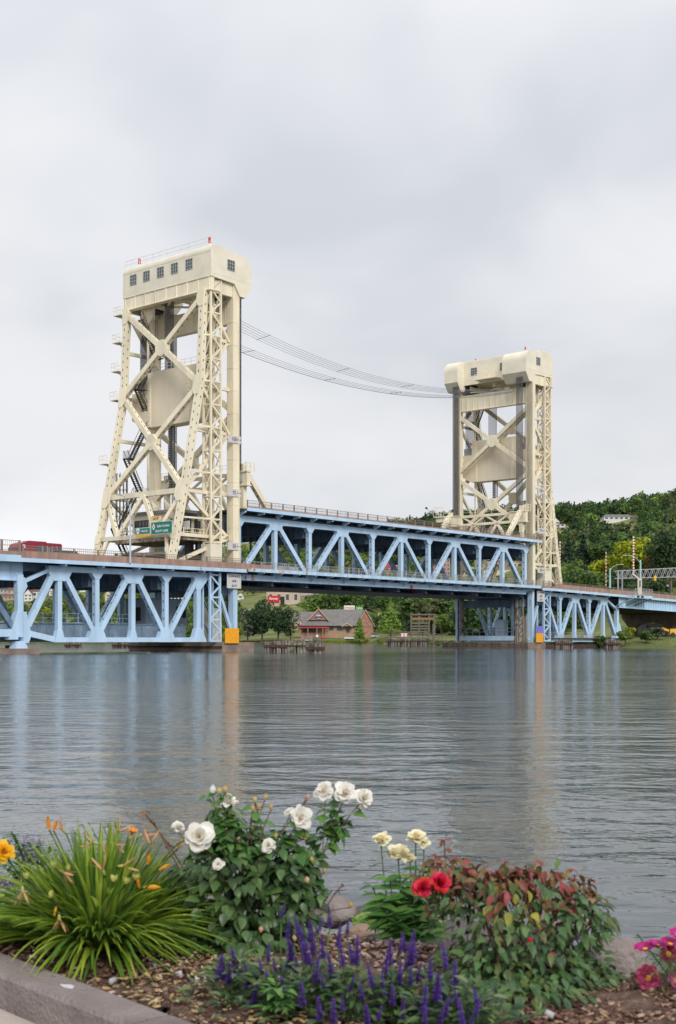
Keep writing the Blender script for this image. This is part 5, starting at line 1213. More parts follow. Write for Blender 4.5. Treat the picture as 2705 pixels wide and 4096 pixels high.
# restaurant on the far shore
YR = 545.0; ZR = at(0, 2534, YR).z
rs = thing('restaurant', at(1350, 2534, YR), 'brick restaurant with big grey roofs, gables and red awning on the far shore', 'restaurant')
X = lambda x: (x - 1352) / 5100 * YR
Zp = lambda y: CAMZ + (2560 - y) / 5100 * YR
BR = WALLS['brick']; GR = ROOFS['grey']
mb = MB(); mb.box(X(1205), X(1485), YR, YR + 16, ZR - 3, Zp(2504)); mb.build('wall', mat('tan_brick', (.40, .26, .18), .9, .15, 1), rs)
mb = MB(); mb.poly([(X(1196), YR - 1.5, Zp(2503)), (X(1440), YR - 1.5, Zp(2503)), (X(1455), YR + 9, Zp(2436)), (X(1268), YR + 9, Zp(2436)), (X(1196), YR + 18, Zp(2503)), (X(1440), YR + 18, Zp(2503))], [(0, 1, 2, 3), (3, 2, 5, 4), (0, 3, 4), (1, 5, 2)]); mb.build('roof', GR, rs)
mb = MB(); mb.poly([(X(1165), YR + 3, Zp(2486)), (X(1262), YR + 3, Zp(2486)), (X(1262), YR + 10, Zp(2445)), (X(1168), YR + 10, Zp(2445))], [(0, 1, 2, 3)]); mb.poly([(X(1165), YR + 3, Zp(2486)), (X(1262), YR + 3, Zp(2486)), (X(1262), YR + 3, Zp(2520)), (X(1165), YR + 3, Zp(2520))], [(3, 2, 1, 0)], 1); mb.build('wing_roof', [GR, WALLS['cream']], rs)
def gable(x0, x1, xm, yb, yt, y_, dep, wallm, nm):
    mb = MB(); mb.prism([(X(x0), YR + y_, Zp(yb)), (X(x1), YR + y_, Zp(yb)), (X(xm), YR + y_, Zp(yt))], (0, .3, 0)); mb.build(nm, wallm, rs)
    for s_ in (x0, x1):
        g = 1 if s_ == x1 else -1
        p = [(X(s_) + g * .6, Zp(yb) - .3), (X(xm), Zp(yt)), (X(xm), Zp(yt) + .45), (X(s_) + g * .6, Zp(yb) + .2)]
        if g > 0: p = p[::-1]
        mb = MB(); mb.prism([(x, YR + y_ - .5, z) for x, z in p], (0, dep, 0)); mb.build('gable_roof', GR, rs)
        mb = MB(); mb.prism([(x, YR + y_ - .62, z) for x, z in p], (0, .11, 0)); mb.build('barge_board', WALLS['tan'], rs)
gable(1238, 1308, 1274, 2480, 2438, 1.0, 8, BR, 'gable')
gable(1432, 1494, 1462, 2506, 2442, -1.0, 16, BR, 'gable')
gable(1372, 1404, 1388, 2505, 2496, -2.2, 5, WALLS['tan'], 'porch_gable')
gable(1196, 1212, 1202, 2500, 2474, 1.5, 6, WALLS['cream'], 'gable')
mb = MB(); mb.box(X(1434), X(1492), YR - 1.0, YR + 12, ZR - 3, Zp(2505)); mb.build('wing_wall', BR, rs)
for x0, x1, y0, y1 in ((1316, 1334, 2506, 2521), (1347, 1366, 2506, 2521), (1384, 1397, 2508, 2530), (1212, 1266, 2513, 2530)):
    mb = MB(); mb.box(X(x0), X(x1), YR - .15, YR - .02, Zp(y1), Zp(y0)); mb.build('window', GLASS, rs)
mb = MB(); mb.poly([(X(1190), YR - 3.2, Zp(2513)), (X(1318), YR - 3.2, Zp(2513)), (X(1312), YR - .2, Zp(2504)), (X(1196), YR - .2, Zp(2504))], [(0, 1, 2, 3)]); mb.poly([(X(1190), YR - 3.2, Zp(2513)), (X(1318), YR - 3.2, Zp(2513)), (X(1318), YR - 3.2, Zp(2511)), (X(1190), YR - 3.2, Zp(2511))], [(0, 1, 2, 3)]); mb.build('awning', ROOFS['red'], rs)
for x in (1200, 1232, 1268, 1292, 1304):
    mb = MB(); mb.box(X(x) - .2, X(x) + .2, YR - 3.1, YR - 2.8, ZR - 2, Zp(2512)); mb.build('awning_post', BR, rs)
pts = [(X(1274) + 1.35 * math.cos(a), YR + .7, Zp(2467) + .95 * math.sin(a)) for a in [2 * math.pi * k / 16 for k in range(16)]]
mb = MB(); mb.prism(pts, (0, .2, 0)); mb.build('gable_emblem', mat('pale_emblem', (.5, .5, .58), .6), rs)
mb = MB(); mb.box(X(1262), X(1288), YR + .45, YR + .68, Zp(2470.5), Zp(2465)); mb.build('emblem_band', mat('blue_emblem_band', (.08, .09, .25), .6), rs)
for x0, x1, y0, y1, m_, tx, tm, lab in ((1376, 1419, 2422, 2443, SIGNW, 'FITNESS', REDT, 'white roadside sign with red letters above the restaurant roof'), (1424, 1452, 2427, 2440, mat('bright_green_sign', (.05, .42, .06), .5), 'OPEN', WHITET, 'small bright green sign right of the white roadside sign')):
    Ys = YR + 32; xa, xb = (x0 - 1352) / 5100 * Ys, (x1 - 1352) / 5100 * Ys; za, zb = at(0, y1, Ys).z, at(0, y0, Ys).z
    r = thing('roadside_sign', (xa, Ys, ZR), lab, 'sign'); mb = MB(); mb.box(xa, xb, Ys, Ys + .4, za, zb); mb.build('face', m_, r)
    text_mesh(tx, 'lettering', tm, (zb - za) * .62 * (1 if tx != 'FITNESS' else .85), r, ((xa + xb) / 2, Ys - .03, (za + zb) / 2), (1, 0, 0), UP)
    mb = MB(); mb.tube([((xa + xb) / 2, Ys + .2, ZR), ((xa + xb) / 2, Ys + .2, za)], .25, 8); mb.build('post', WOODG, r)
# parking lot, shore rails and cars there
def gzz(x, y): return float(gz(np.array([x]), np.array([y]))[0])
def shore_car(x, Y, ang, m_, label, L_=4.5, H_=1.5, cat='car'):
    X_ = (x - 1352) / 5100 * Y; vehicle('parked_car', label, cat, (X_, Y, gzz(X_, Y) + .02), ang, suv_parts(L_, 1.8, H_, m_))
WCAR = mat('white_car_paint', (.75, .75, .75), .3, .03)
shore_car(1399, 534, 2.6, WCAR, 'white car parked before the restaurant beside the small tree')
shore_car(1500, 536, 1.2, MATS['silver_car_paint'], 'grey van parked between the small tree and the big bright conifer', 5.2, 2.1)
shore_car(1262, 536, 1.5, MATS['taupe_car_paint'], 'dark car parked under the right end of the red awning')
shore_car(1232, 537, 1.45, MATS['silver_car_paint'], 'silver car parked under the middle of the red awning')
fr = thing('shore_fence', at(1130, 2555, 528), 'brown post and rail fence on the grass along the far shore', 'fence')
for k in range(17):
    x = (985 + k * 19 - 1352) / 5100 * 530; z = gzz(x, 530); mb = MB(); mb.box(x - .14, x + .14, 530, 530.3, z - .5, z + 2.4); mb.build('fence_post', WOODG, fr)
for z_ in (1.0, 2.2):
    x0, x1 = (985 - 1352) / 5100 * 530, (1290 - 1352) / 5100 * 530; mb = MB(); mb.beam((x0, 530, gzz(x0, 530) + z_), (x1, 530, gzz(x1, 530) + z_), Vector((0, .06, 0)), UP * .07); mb.build('fence_rail', WOODG, fr)
# low strip of parking surface
mb = MB()
for k in range(12):
    xa, xb = (1180 + k * 28 - 1352) / 5100, (1208 + k * 28 - 1352) / 5100
    mb.poly([(xa * 531, 531, gzz(xa * 531, 531) + .05), (xb * 531, 531, gzz(xb * 531, 531) + .05), (xb * 545, 545, gzz(xb * 545, 545) + .05), (xa * 545, 545, gzz(xa * 545, 545) + .05)], [(0, 1, 2, 3)])
tag(mb.build('car_park', mat('pinkish_gravel', (.33, .27, .24), .95, .12, .5)), kind='structure')
mb = MB()
for k in range(10):
    xa, xb = (1200 + k * 36 - 1352) / 5100, (1236 + k * 36 - 1352) / 5100; Ya, Yb = hit(1380, 2364)[0], hit(1380, 2344)[0]
    mb.poly([(xa * Ya, Ya, gzz(xa * Ya, Ya) + .2), (xb * Ya, Ya, gzz(xb * Ya, Ya) + .2), (xb * Yb, Yb, gzz(xb * Yb, Yb) + .2), (xa * Yb, Yb, gzz(xa * Yb, Yb) + .2)], [(0, 1, 2, 3)])
tag(mb.build('hillside_yard', MATS['pinkish_gravel']), kind='structure')
# rail wagon and loader under the arches on the right
q = at(2617, 2548, 316)
wg = thing('rail_wagon', (q.x, q.y, gzz(q.x, q.y)), 'grey covered wagon with a small blue mark under the concrete arches', 'rail wagon')
za, zb = at(0, 2540, 316).z, at(0, 2492, 316).z; xa, xb = at(2545, 0, 316).x, at(2684, 0, 316).x
mb = MB(); mb.box(xa, xb, 316, 319, za, zb); mb.build('body', mat('wagon_grey', (.36, .35, .36), .7, .12), wg)
for k in range(9):
    mb = MB(); x = xa + (xb - xa) * (k + .5) / 9; mb.box(x - .06, x + .06, 315.9, 316, za, zb); mb.build('rib', MATS['wagon_grey'], wg)
for dz in (.4, -.5):
    mb = MB(); c = at(2592, 2516, 315.8); mb.prism([(c.x - .35, 315.85, c.z + dz), (c.x + .35, 315.85, c.z + dz), (c.x, 315.85, c.z + dz + (.7 if dz > 0 else -.7))][::(1 if dz > 0 else -1)], (0, .04, 0)); mb.build('blue_mark', mat('navy_mark', (.04, .05, .2), .6), wg)
mb = MB(); mb.box(xa + .4, xb - .4, 316.3, 318.7, za - .5, za - .01); mb.build('underframe', WOODC, wg)
for x in (xa + 1, xa + 2.2, xb - 2.2, xb - 1):
    mb = MB(); mb.tube([(x, 316.2, za - .75), (x, 316.5, za - .75)], .45, 12); mb.build('wheel', DARKST, wg)
q = at(2690, 2535, 285); z = gzz(q.x, q.y)
ld = thing('yellow_loader', (q.x, q.y, z), 'yellow digger arm reaching in at the right edge under the arches', 'digger')
mb = MB(); mb.box(q.x - .5, q.x + 2.5, q.y, q.y + 2, z + .6, z + 1.9); mb.build('body', SIGNY, ld)
mb = MB(); mb.beam((q.x, q.y + .8, z + 1.3), (q.x - 2.2, q.y + .8, z + 2.0), Vector((0, .2, 0)), UP * .25); mb.build('arm', SIGNY, ld)
for x in (q.x + .1, q.x + 1.9):
    mb = MB(); mb.tube([(x, q.y - .1, z + .55), (x, q.y + .3, z + .55)], .55, 12); mb.build('wheel', DARKST, ld)
# ------------------------------------------------------------------ trees
TREES = [  # name, x, ytop, Y, width px, shape, tint, label, leaves, leaf size
 ('pine_tree', 1048, 2398, 536, 116, 'round', 'dark', 'dark wide pine on the far shore left of the restaurant', 1500, .55),
 ('pine_tree', 1112, 2412, 532, 92, 'round', 'dark', 'dark pine just right of the widest pine before the red shop sign', 1300, .5),
 ('pine_tree', 1162, 2428, 534, 74, 'round', 'olive', 'brownish thinner pine overlapping the left end of the restaurant', 900, .45),
 ('round_tree', 990, 2425, 538, 80, 'round', 'grey', 'grey green tree beside the nearer tower column base', 1000, .55),
 ('small_tree', 1438, 2468, 520, 62, 'cone', 'bright', 'small bright green tree standing before the right restaurant gable', 900, .38),
 ('conifer', 1562, 2404, 505, 118, 'cone', 'bright', 'big bright green conifer at the water edge below the lift span', 2200, .5),
 ('willow_tree', 1235, 2385, 655, 100, 'round', 'light', 'light green round tree behind the left restaurant roof', 1100, .6),
 ('willow_tree', 1310, 2368, 665, 110, 'round', 'mid', 'round green tree behind the middle of the restaurant roof', 1200, .6),
 ('willow_tree', 1395, 2362, 672, 100, 'round', 'mid', 'tall green tree right behind the white roadside sign', 1200, .6),
 ('willow_tree', 1440, 2364, 668, 70, 'round', 'light', 'narrow light green tree behind the small green sign', 900, .6),
 ('conifer', 1485, 2358, 660, 74, 'cone', 'dark', 'very dark conifer between the green sign and the big bright conifer', 1200, .6),
 ('round_tree', 1530, 2372, 640, 60, 'round', 'mid', 'green tree peeping over the top of the big bright conifer', 800, .6),
 ('pine_tree', 1625, 2372, 480, 110, 'pine', 'mid', 'broad pine right of the big bright conifer', 1500, .6),
 ('pine_tree', 1700, 2380, 470, 110, 'pine', 'olive', 'broad pine behind the slatted timber stand', 1500, .6),
 ('pine_tree', 1765, 2376, 480, 100, 'pine', 'mid', 'broad pine left of the farther tower foot', 1300, .6),
 ('shrub', 1765, 2448, 420, 74, 'round', 'light', 'light green bush between the timber stand and the farther tower', 1100, .42),
 ('round_tree', 2548, 2148, 470, 175, 'round', 'yellow', 'large yellow green tree behind the tall striped barrier arm', 2600, .62),
 ('round_tree', 2425, 2215, 480, 120, 'round', 'yellow', 'smaller yellow green tree left of the largest yellow one', 1500, .6),
 ('round_tree', 2632, 2205, 455, 110, 'round', 'rust', 'brownish green tree right of the largest yellow tree', 1300, .55),
 ('round_tree', 2352, 2252, 420, 190, 'round', 'mid', 'wide dark green tree above the right parapet left of the lamp posts', 2600, .55),
 ('round_tree', 2268, 2222, 440, 90, 'round', 'light', 'light green tree right beside the farther tower leg', 1200, .5),
 ('fir_tree', 2272, 2152, 560, 66, 'cone', 'fir', 'dark grey fir left of the two firs beside the farther tower', 1200, .6),
 ('fir_tree', 2334, 2136, 565, 60, 'cone', 'fir', 'dark grey fir right of the two firs beside the farther tower', 1200, .6),
 ('round_tree', 2400, 2150, 560, 90, 'round', 'mid', 'mid green tree above the thin striped barrier arm', 1300, .6),
 ('fir_tree', 2664, 2040, 640, 34, 'cone', 'grey', 'thin grey fir standing out at the right edge of the hill', 600, .6),
 ('round_tree', 2680, 2120, 440, 170, 'round', 'dark', 'dark tree mass at the right edge behind the gantry', 2400, .55),
 ('round_tree', 2590, 2290, 400, 170, 'round', 'dark', 'dark low tree behind the gantry lattice', 2000, .5),
 ('round_tree', 2470, 2262, 420, 130, 'round', 'dark', 'dark tree between the lamp posts', 1500, .5),
 ('shrub', 2500, 2520, 262, 60, 'round', 'light', 'bright shrub beside the end of the right span', 900, .22),
 ('shrub', 2520, 2478 + 30, 272, 44, 'round', 'yellow', 'small yellow green shrub by the concrete column', 600, .2),
 ('shrub', 2628, 2508, 275, 70, 'round', 'grey', 'grey green bush before the rail wagon', 900, .22),
 ('shrub', 2585, 2522, 270, 56, 'round', 'mid', 'low green bush left of the grey bush by the wagon', 700, .2),
 ('shrub', 2400, 2540, 262, 60, 'round', 'mid', 'low weedy bush on the shore behind the last pile cluster', 700, .2),
 ('round_tree', 2190, 2440, 330, 110, 'round', 'olive', 'dull green tree seen through the left panels of the right span', 1400, .4),
 ('round_tree', 2300, 2440, 330, 110, 'round', 'mid', 'green tree seen through the middle panels of the right span', 1400, .4),
 ('fir_tree', 1003, 2150, 860, 30, 'cone', 'fir', 'pointed dark fir against the sky just right of the nearer column', 500, .8),
 ('fir_tree', 1032, 2138, 860, 34, 'cone', 'fir', 'taller pointed fir against the sky beside the first lift span post', 500, .8),
 ('fir_tree', 1060, 2160, 850, 30, 'cone', 'dark', 'shorter pointed fir right of the taller one', 400, .8),
 ('fir_tree', 1628, 2070, 1000, 26, 'cone', 'fir', 'lone dark fir poking above the lift span railing', 500, .9),
]
TB = []
for i_, (nm, x, yt, Y, wd, kd, tn, lab, nl, lf) in enumerate(TREES):
    r_ = tree(nm, x, Y, yt, wd, kd, tn, lab, nl, lf, group=None)
    TB.append((x - wd * .42, x + wd * .42, yt, yt + wd * 1.1, r_.location.y))
# far wood that reads as one mass
def forest():
    VV, FF, TT = [], [], []; n0 = 0; cnt = 0
    protos = []
    for kd, n_, a_ in (('round', 230, 1.0), ('round', 230, 1.0), ('round', 230, 1.0), ('round', 230, 1.0), ('cone', 190, .42), ('cone', 190, .5), ('pine', 200, .7), ('round', 230, 1.0)):
        V, F = crown(kd, n_, 1.0, a_ * .95, .062); protos.append((V, F, kd))
    tries = 0
    while cnt < 3900 and tries < 60000:
        tries += 1
        Sx = random.uniform(-500, 3300) if random.random() < .5 else random.uniform(1100, 2900)
        ysh = interp(Sx, SHORE); yk = interp(Sx, SKYD); f = random.random() ** .8
        if random.random() < .22: Sx = random.uniform(-150, 960); ysh = interp(Sx, SHORE); yk = interp(Sx, SKYD); f = random.random() ** 1.6 * .75 - .05
        Y = ysh + 30 + (yk + 20 - ysh - 30) * f
        if 1180 < Sx < 1500 and Y < 572: continue
        if 940 < Sx < 1580 and Y < 560: continue
        if 1900 < Sx < 3300 and Y < ysh + 100: continue
        if Sx < 900:
            if random.random() < .05: continue
            if Y < ysh + 4: continue
        X_ = (Sx - 1352) / 5100 * Y; z = gzz(X_, Y); far = (Y - ysh) / (yk - ysh)
        right = Sx > 1500
        h = random.uniform(7.5, 12.5) * (1.0 if right else .72) * (1.25 if Y < 560 and right else 1)
        top = 2560 - (z + h - CAMZ) * 5100 / Y; bot = 2560 - (z - CAMZ) * 5100 / Y
        if Y > yk - 60: h *= .82
        k = random.choices(range(8), [5, 5, 5, 5, 1.6, 1.6, 1.5, 5])[0]
        V, F, kd = protos[k]; w_ = h * (random.uniform(.9, 1.25) if kd == 'round' else 1)
        pw = w_ * .5 * 5100 / Y
        bad = False
        for hx0, hx1, hy0, hy1, hY in HBOX:
            if hx0 - pw * .8 < Sx < hx1 + pw * .8 and Y < hY + 16 and Y > hY - 160 and top < hy1 - 4 and bot > hy0: bad = True; break
        if not bad and 1190 < Sx < 1310 and hit(1380, 2366)[0] - 70 < Y < hit(1380, 2342)[0] + 8 and random.random() < .93: bad = True
        for hx0, hx1, hy0, hy1, hY in TB:
            if hx0 - pw * .5 < Sx < hx1 + pw * .5 and Y < hY + 6 and top < hy1 - 6 and bot > hy0: bad = True; break
        if bad: continue
        a = random.uniform(0, 6.28); c, s_ = math.cos(a), math.sin(a)
        W_ = V * np.array([w_ , w_, h]); W_ = np.stack([W_[:, 0] * c - W_[:, 1] * s_, W_[:, 0] * s_ + W_[:, 1] * c, W_[:, 2]], 1) + np.array([X_, Y, z - .3])
        sel = F
        ns = math.sin(X_ * .012 + 1.3) + math.sin(Y * .017 + X_ * .006)
        if kd == 'cone': tk = random.choice(['fir', 'dark', 'fir'])
        elif kd == 'pine': tk = random.choice(['olive', 'dark'])
        else: tk = random.choices(['dark', 'mid', 'light', 'olive', 'yellow'], [2.2 + 2 * far + ns, 4, 2.4 - 1.0 * far, 1.6, .35 if far < .5 else .02] if Sx > 1000 else [.8, 3, 3.5, 1.5, .8])[0]
        if far > .82 and random.random() < .6: tk = random.choice(['dark', 'fir', 'mid'])
        VV.append(W_); FF.append(F + n0); TT.append(np.repeat(tint_of(tk, len(F), .28) * random.uniform(.7, 1.35), 4, axis=0)); n0 += len(W_); cnt += 1
    o = np_obj('forest', np.concatenate(VV), np.concatenate(FF), LEAFM, np.concatenate(TT))
    tag(o, 'dense mixed wood covering the hillside behind the bridge', 'woodland', kind='stuff')
forest()
# reeds and grass fringe along the far shore
def fringe(x0, x1, n, hgt, col, label, dy=(1, 6)):
    C = []; 
    Sx = rng.uniform(x0, x1, n); Y = np.interp(Sx, *zip(*SHORE)) + rng.uniform(dy[0], dy[1], n); X_ = (Sx - 1352) / 5100 * Y; z = gz(X_, Y)
    C = np.stack([X_, Y, z + hgt * .4], 1); V, F = quads(C, np.tile([0, -1, .3], (n, 1)), hgt * .6, 1.0, .5)
    t_ = np.repeat(np.array(col) * rng.uniform(.7, 1.3, (n, 1)), 4, axis=0)
    tag(np_obj('shore_grass', V, F, LEAFM, t_), label, 'grass', kind='stuff')
fringe(900, 1560, 2600, .55, (.19, .21, .04), 'yellow green grass fringe on the far shore before the restaurant')
fringe(-200, 900, 2600, 1.4, (.12, .18, .05), 'bushy green fringe along the far left shore')
fringe(2400, 3000, 3500, .12, (.20, .24, .06), 'short grass on the bank at the right edge', (1, 22))
fringe(1560, 2420, 2200, .8, (.11, .16, .05), 'weeds along the shore behind the farther tower')
# ------------------------------------------------------------------ near shore: planting bed, kerb, rocks
SOILZ = 0.42
def fg(x, y, Z): return Vector(((x - 1352) / 5100 * Z, Z, CAMZ + (2560 - y) / 5100 * Z))
def ground_pt(x, y, z=SOILZ):
    Z = (CAMZ - z) * 5100 / (y - 2560); return Vector(((x - 1352) / 5100 * Z, Z, z))
K0 = Vector((-1.304, 4.92, 0)); KD = Vector((0.683, -0.730, 0)); KN = Vector((-0.730, -0.683, 0))   # kerb: far edge line, direction, towards the path
KTOP = 0.45
xs = np.linspace(-7, 7, 90); ys = np.concatenate([np.linspace(-2.5, 3.4, 10), np.linspace(3.5, 9.5, 70)])
XX, YY = np.meshgrid(xs, ys)
edgeY = np.interp(XX, [-2, -.4, .1, .6, .95, 2], [5.7, 5.5, 5.15, 4.95, 4.62, 4.5]) + 0.04 * np.sin(XX * 7.1 + 1)
d = np.clip((YY - edgeY) / 1.7, 0, 3)
ZZ = SOILZ + 0.02 * np.sin(XX * 5 + YY * 3) * np.cos(YY * 4 - XX) + 0.012 * rng.normal(0, 1, XX.shape) - d * 0.62
V = np.stack([XX, YY, ZZ], -1).reshape(-1, 3); i, j = np.meshgrid(np.arange(len(ys) - 1), np.arange(len(xs) - 1), indexing='ij'); a = (i * len(xs) + j).ravel()
cx_ = (V[a][:, 0] + .08, V[a][:, 1]); side = (cx_[0] - K0.x) * KN.x + (cx_[1] - K0.y) * KN.y
keep = side < 0.02; F = np.stack([a, a + 1, a + 1 + len(xs), a + len(xs)], 1)[keep]
SOIL = mat('dark_mulch_soil', (0.085, 0.048, 0.034), 0.95, 0.4, 14, bump=1.0, bscale=40, second=(0.16, 0.10, 0.07))
tag(np_obj('soil', V, F, SOIL), kind='structure')
# kerb stones and path
pk = thing('planter_kerb', K0 + Vector((0, 0, .3)), 'grey brown concrete kerb stones bordering the flower bed at the lower left', 'kerb')
KM = mat('grey_brown_kerb', (0.235, 0.195, 0.185), 0.85, 0.26, 4.0, bump=0.6, bscale=55, rust=0.07, rustcol=(.15, .12, .11))
cuts = [-3.2, -1.42, 0.0 - .05, 1.07, 2.4, 3.7]
cuts = [-3.0, -1.6, -.25, 1.135, 2.5, 3.9]
def kp(t, n, z): return K0 + KD * t + KN * n + UP * z
for k in range(len(cuts) - 1):
    a, b = cuts[k] + .005, cuts[k + 1] - .005; mb = MB(); w_ = .165; c = .014
    prof = [(0, .05), (w_, .05), (w_, KTOP - c), (w_ - c, KTOP), (c, KTOP), (0, KTOP - c)]
    mb.prism([kp(a, n, z) for n, z in prof], KD * (b - a)); mb.build('kerb_stone', KM, pk)
mb = MB()
sp = [kp(.62 + .035 * math.cos(q) * (1 + .3 * math.sin(3 * q)), .075 + .018 * math.sin(q), KTOP + .0012) for q in [2 * math.pi * i / 14 for i in range(14)]]
mb.poly(sp, [tuple(range(14))]); mb.build('bird_dropping', mat('white_dropping', (.50, .50, .53), .9, .1), pk)
mb = MB(); mb.poly([kp(-4, .16, .325), kp(5, .16, .325), kp(5, 6, .325), kp(-4, 6, .325)], [(0, 1, 2, 3)])
o = mb.build('path', mat('pale_path_concrete', (0.46, 0.40, 0.35), .9, .1, 2, bump=.3, bscale=60)); tag(o, kind='structure')
# wood chips and pebbles
def chips(n, cols, size, xr, yr, label, cat, flat=.3, name='mulch', zoff=0.0, pr=None):
    X_ = rng.uniform(*xr, n); Y_ = rng.uniform(*yr, n)
    ok = ((X_ - K0.x) * KN.x + (Y_ - K0.y) * KN.y) < -.01; X_, Y_ = X_[ok], Y_[ok]; n = len(X_)
    ed = np.interp(X_, [-2, -.4, .1, .6, .95, 2], [5.7, 5.5, 5.15, 4.95, 4.62, 4.5]) + 0.04 * np.sin(X_ * 7.1 + 1); Z_ = SOILZ - np.clip((Y_ - ed) / 1.7, 0, 3) * .62 + rng.uniform(0, .02, n) + zoff
    q = rng.normal(0, 1, (n, 3, 3)); q, _ = np.linalg.qr(q); up = np.where(rng.random(n) < .75, 1, 0)
    a = rng.uniform(0, 2 * math.pi, n); t = rng.normal(0, .28, n); ax = np.stack([np.cos(a), np.sin(a), t], 1); ax /= np.linalg.norm(ax, axis=1, keepdims=True)
    bz = np.stack([rng.normal(0, .35, n), rng.normal(0, .35, n), np.ones(n)], 1); by = np.cross(bz, ax); by /= np.linalg.norm(by, axis=1, keepdims=True); bz = np.cross(ax, by)
    L_ = (size * rng.uniform(.5, 1.6, n))[:, None]; W_ = L_ * rng.uniform(.25, .6, n)[:, None]; H_ = L_ * flat * rng.uniform(.3, 1, n)[:, None]
    c = np.stack([X_, Y_, Z_], 1); P = []
    for sx, sy, sz in ((-1, -.7, -1), (1, -1, -1), (.8, 1, -1), (-1, .9, -1), (-.8, -.6, 1), (.9, -.8, 1), (.7, .8, 1), (-.9, .7, 1)): P.append(c + ax * L_ * sx + by * W_ * sy + bz * H_ * sz)
    V = np.stack(P, 1).reshape(-1, 3); f = np.array([(3, 2, 1, 0), (4, 5, 6, 7), (0, 1, 5, 4), (1, 2, 6, 5), (2, 3, 7, 6), (3, 0, 4, 7)])
    F = (f[None] + (np.arange(n) * 8)[:, None, None]).reshape(-1, 4)
    ci = rng.choice(len(cols), n, p=pr); tn = np.repeat(np.array(cols)[ci] * rng.uniform(.75, 1.25, (n, 1)), 8, axis=0)
    tag(np_obj(name, V, F, mat('chip_surface', (.85, .85, .85), .9, .2, 30, tint=True), tn), label, cat, kind='stuff')
chips(19000, [(.10, .05, .035), (.17, .09, .06), (.30, .19, .13), (.42, .27, .12), (.55, .42, .30)], .0115, (-1.7, 2.2), (3.4, 6.1), 'brown and tan wood chip mulch covering the flower bed', 'mulch', pr=[.36, .33, .17, .09, .05])
chips(900, [(.46, .33, .15), (.34, .22, .12), (.52, .43, .30)], .009, (-.75, .05), (3.8, 5.3), 'yellowish fallen chips and petals strewn beside the kerb', 'petals', flat=.2, name='petal_litter', zoff=.014, pr=[.5, .3, .2])
chips(70, [(.55, .55, .57), (.58, .52, .47)], .013, (-1.2, 1.6), (3.9, 5.7), 'white and pinkish pebbles lying on the mulch', 'pebbles', flat=.55, name='pebbles', zoff=.014, pr=[.6, .4])
chips(300, [(.36, .25, .21), (.46, .36, .31), (.28, .18, .15)], .0095, (-.1, .5), (4.6, 5.25), 'pinkish gravel between the purple spikes and the rocks', 'gravel', flat=.6, name='gravel', zoff=.012, pr=[.4, .3, .3])
chips(7000, [(.12, .06, .04), (.20, .11, .075), (.33, .21, .15), (.46, .33, .24)], .011, (.6, 1.7), (3.5, 4.8), 'reddish wood chips at the lower right under the cosmos', 'mulch', pr=[.4, .3, .2, .1])
def rock(x, y, Z, rx, rz, ry, col, label, seed, rot=0.0, flat=1.0):
    c = fg(x, y, Z); rr = random.Random(seed); bm_v = []; n_lat, n_lon = 12, 18; mb = MB()
    ks = [(Vector((rr.gauss(0, 1), rr.gauss(0, 1), rr.gauss(0, 1))).normalized(), rr.uniform(.70, .92)) for _ in range(11)]
    for i_ in range(n_lat + 1):
        th = math.pi * i_ / n_lat
        for j_ in range(n_lon):
            ph = 2 * math.pi * j_ / n_lon; d_ = Vector((math.sin(th) * math.cos(ph), math.sin(th) * math.sin(ph), math.cos(th))); r_ = 1.0
            for nn_, dd in ks:
                q = d_.dot(nn_)
                if q > 1e-4: r_ = min(r_, dd / q * 1.02)
            r_ *= 1 + .012 * rr.uniform(-1, 1); p = d_ * r_
            bm_v.append((c.x + (p.x * math.cos(rot) - p.y * math.sin(rot)) * rx, c.y + (p.x * math.sin(rot) + p.y * math.cos(rot)) * ry, c.z + p.z * rz))
    f = []
    for i_ in range(n_lat):
        for j_ in range(n_lon): f.append((i_ * n_lon + j_, (i_ + 1) * n_lon + j_, (i_ + 1) * n_lon + (j_ + 1) % n_lon, i_ * n_lon + (j_ + 1) % n_lon))
    mb.poly(bm_v, f); o = mb.build('rock', mat('rock_' + '_'.join(str(int(q * 100)) for q in col), col, .9, .22, 5, bump=.8, bscale=22), loc=c); tag(o, label, 'rock')
    bv = o.modifiers.new('round', 'SUBSURF'); bv.levels = bv.render_levels = 1
    return o
PK, DK, BG, TN = (.235, .195, .185), (.105, .09, .09), (.31, .255, .225), (.38, .25, .18)
rock(2462, 3860, 5.45, .155, .13, .15, PK, 'large pinkish grey angular boulder behind the red leaved rose bush', 3)
rock(2372, 3850, 5.45, .075, .10, .10, DK, 'dark boulder between the rose bush and the large pinkish boulder', 8)
rock(2575, 4000, 5.05, .17, .085, .14, BG, 'pale beige boulder at the right below the pink cosmos flowers', 12)
rock(2440, 4035, 4.95, .10, .06, .1, BG, 'low beige stone at the right foot of the rose bush', 15)
rock(1437, 3740, 5.75, .075, .055, .08, TN, 'smooth reddish tan stone behind the tallest purple spikes', 21)
rock(1575, 3792, 5.55, .155, .06, .12, DK, 'flat dark grey stone below the yellow green ground plant', 25)
rock(1340, 3650, 6.2, .12, .08, .12, PK, 'pinkish stone at the right edge of the white rose bush', 28)
rock(1480, 3660, 6.5, .13, .055, .12, DK, 'dark stone behind the yellow green ground plant', 30)
rock(690, 3545, 6.3, .10, .055, .12, PK, 'pinkish stone between the lily clump and the white rose bush', 35)
rock(2230, 3880, 5.8, .2, .12, .18, DK, 'dark boulder hidden behind the red leaved rose bush', 37)
rock(1830, 3760, 6.0, .2, .1, .16, DK, 'dark boulder behind the yellow and red flowers', 41)
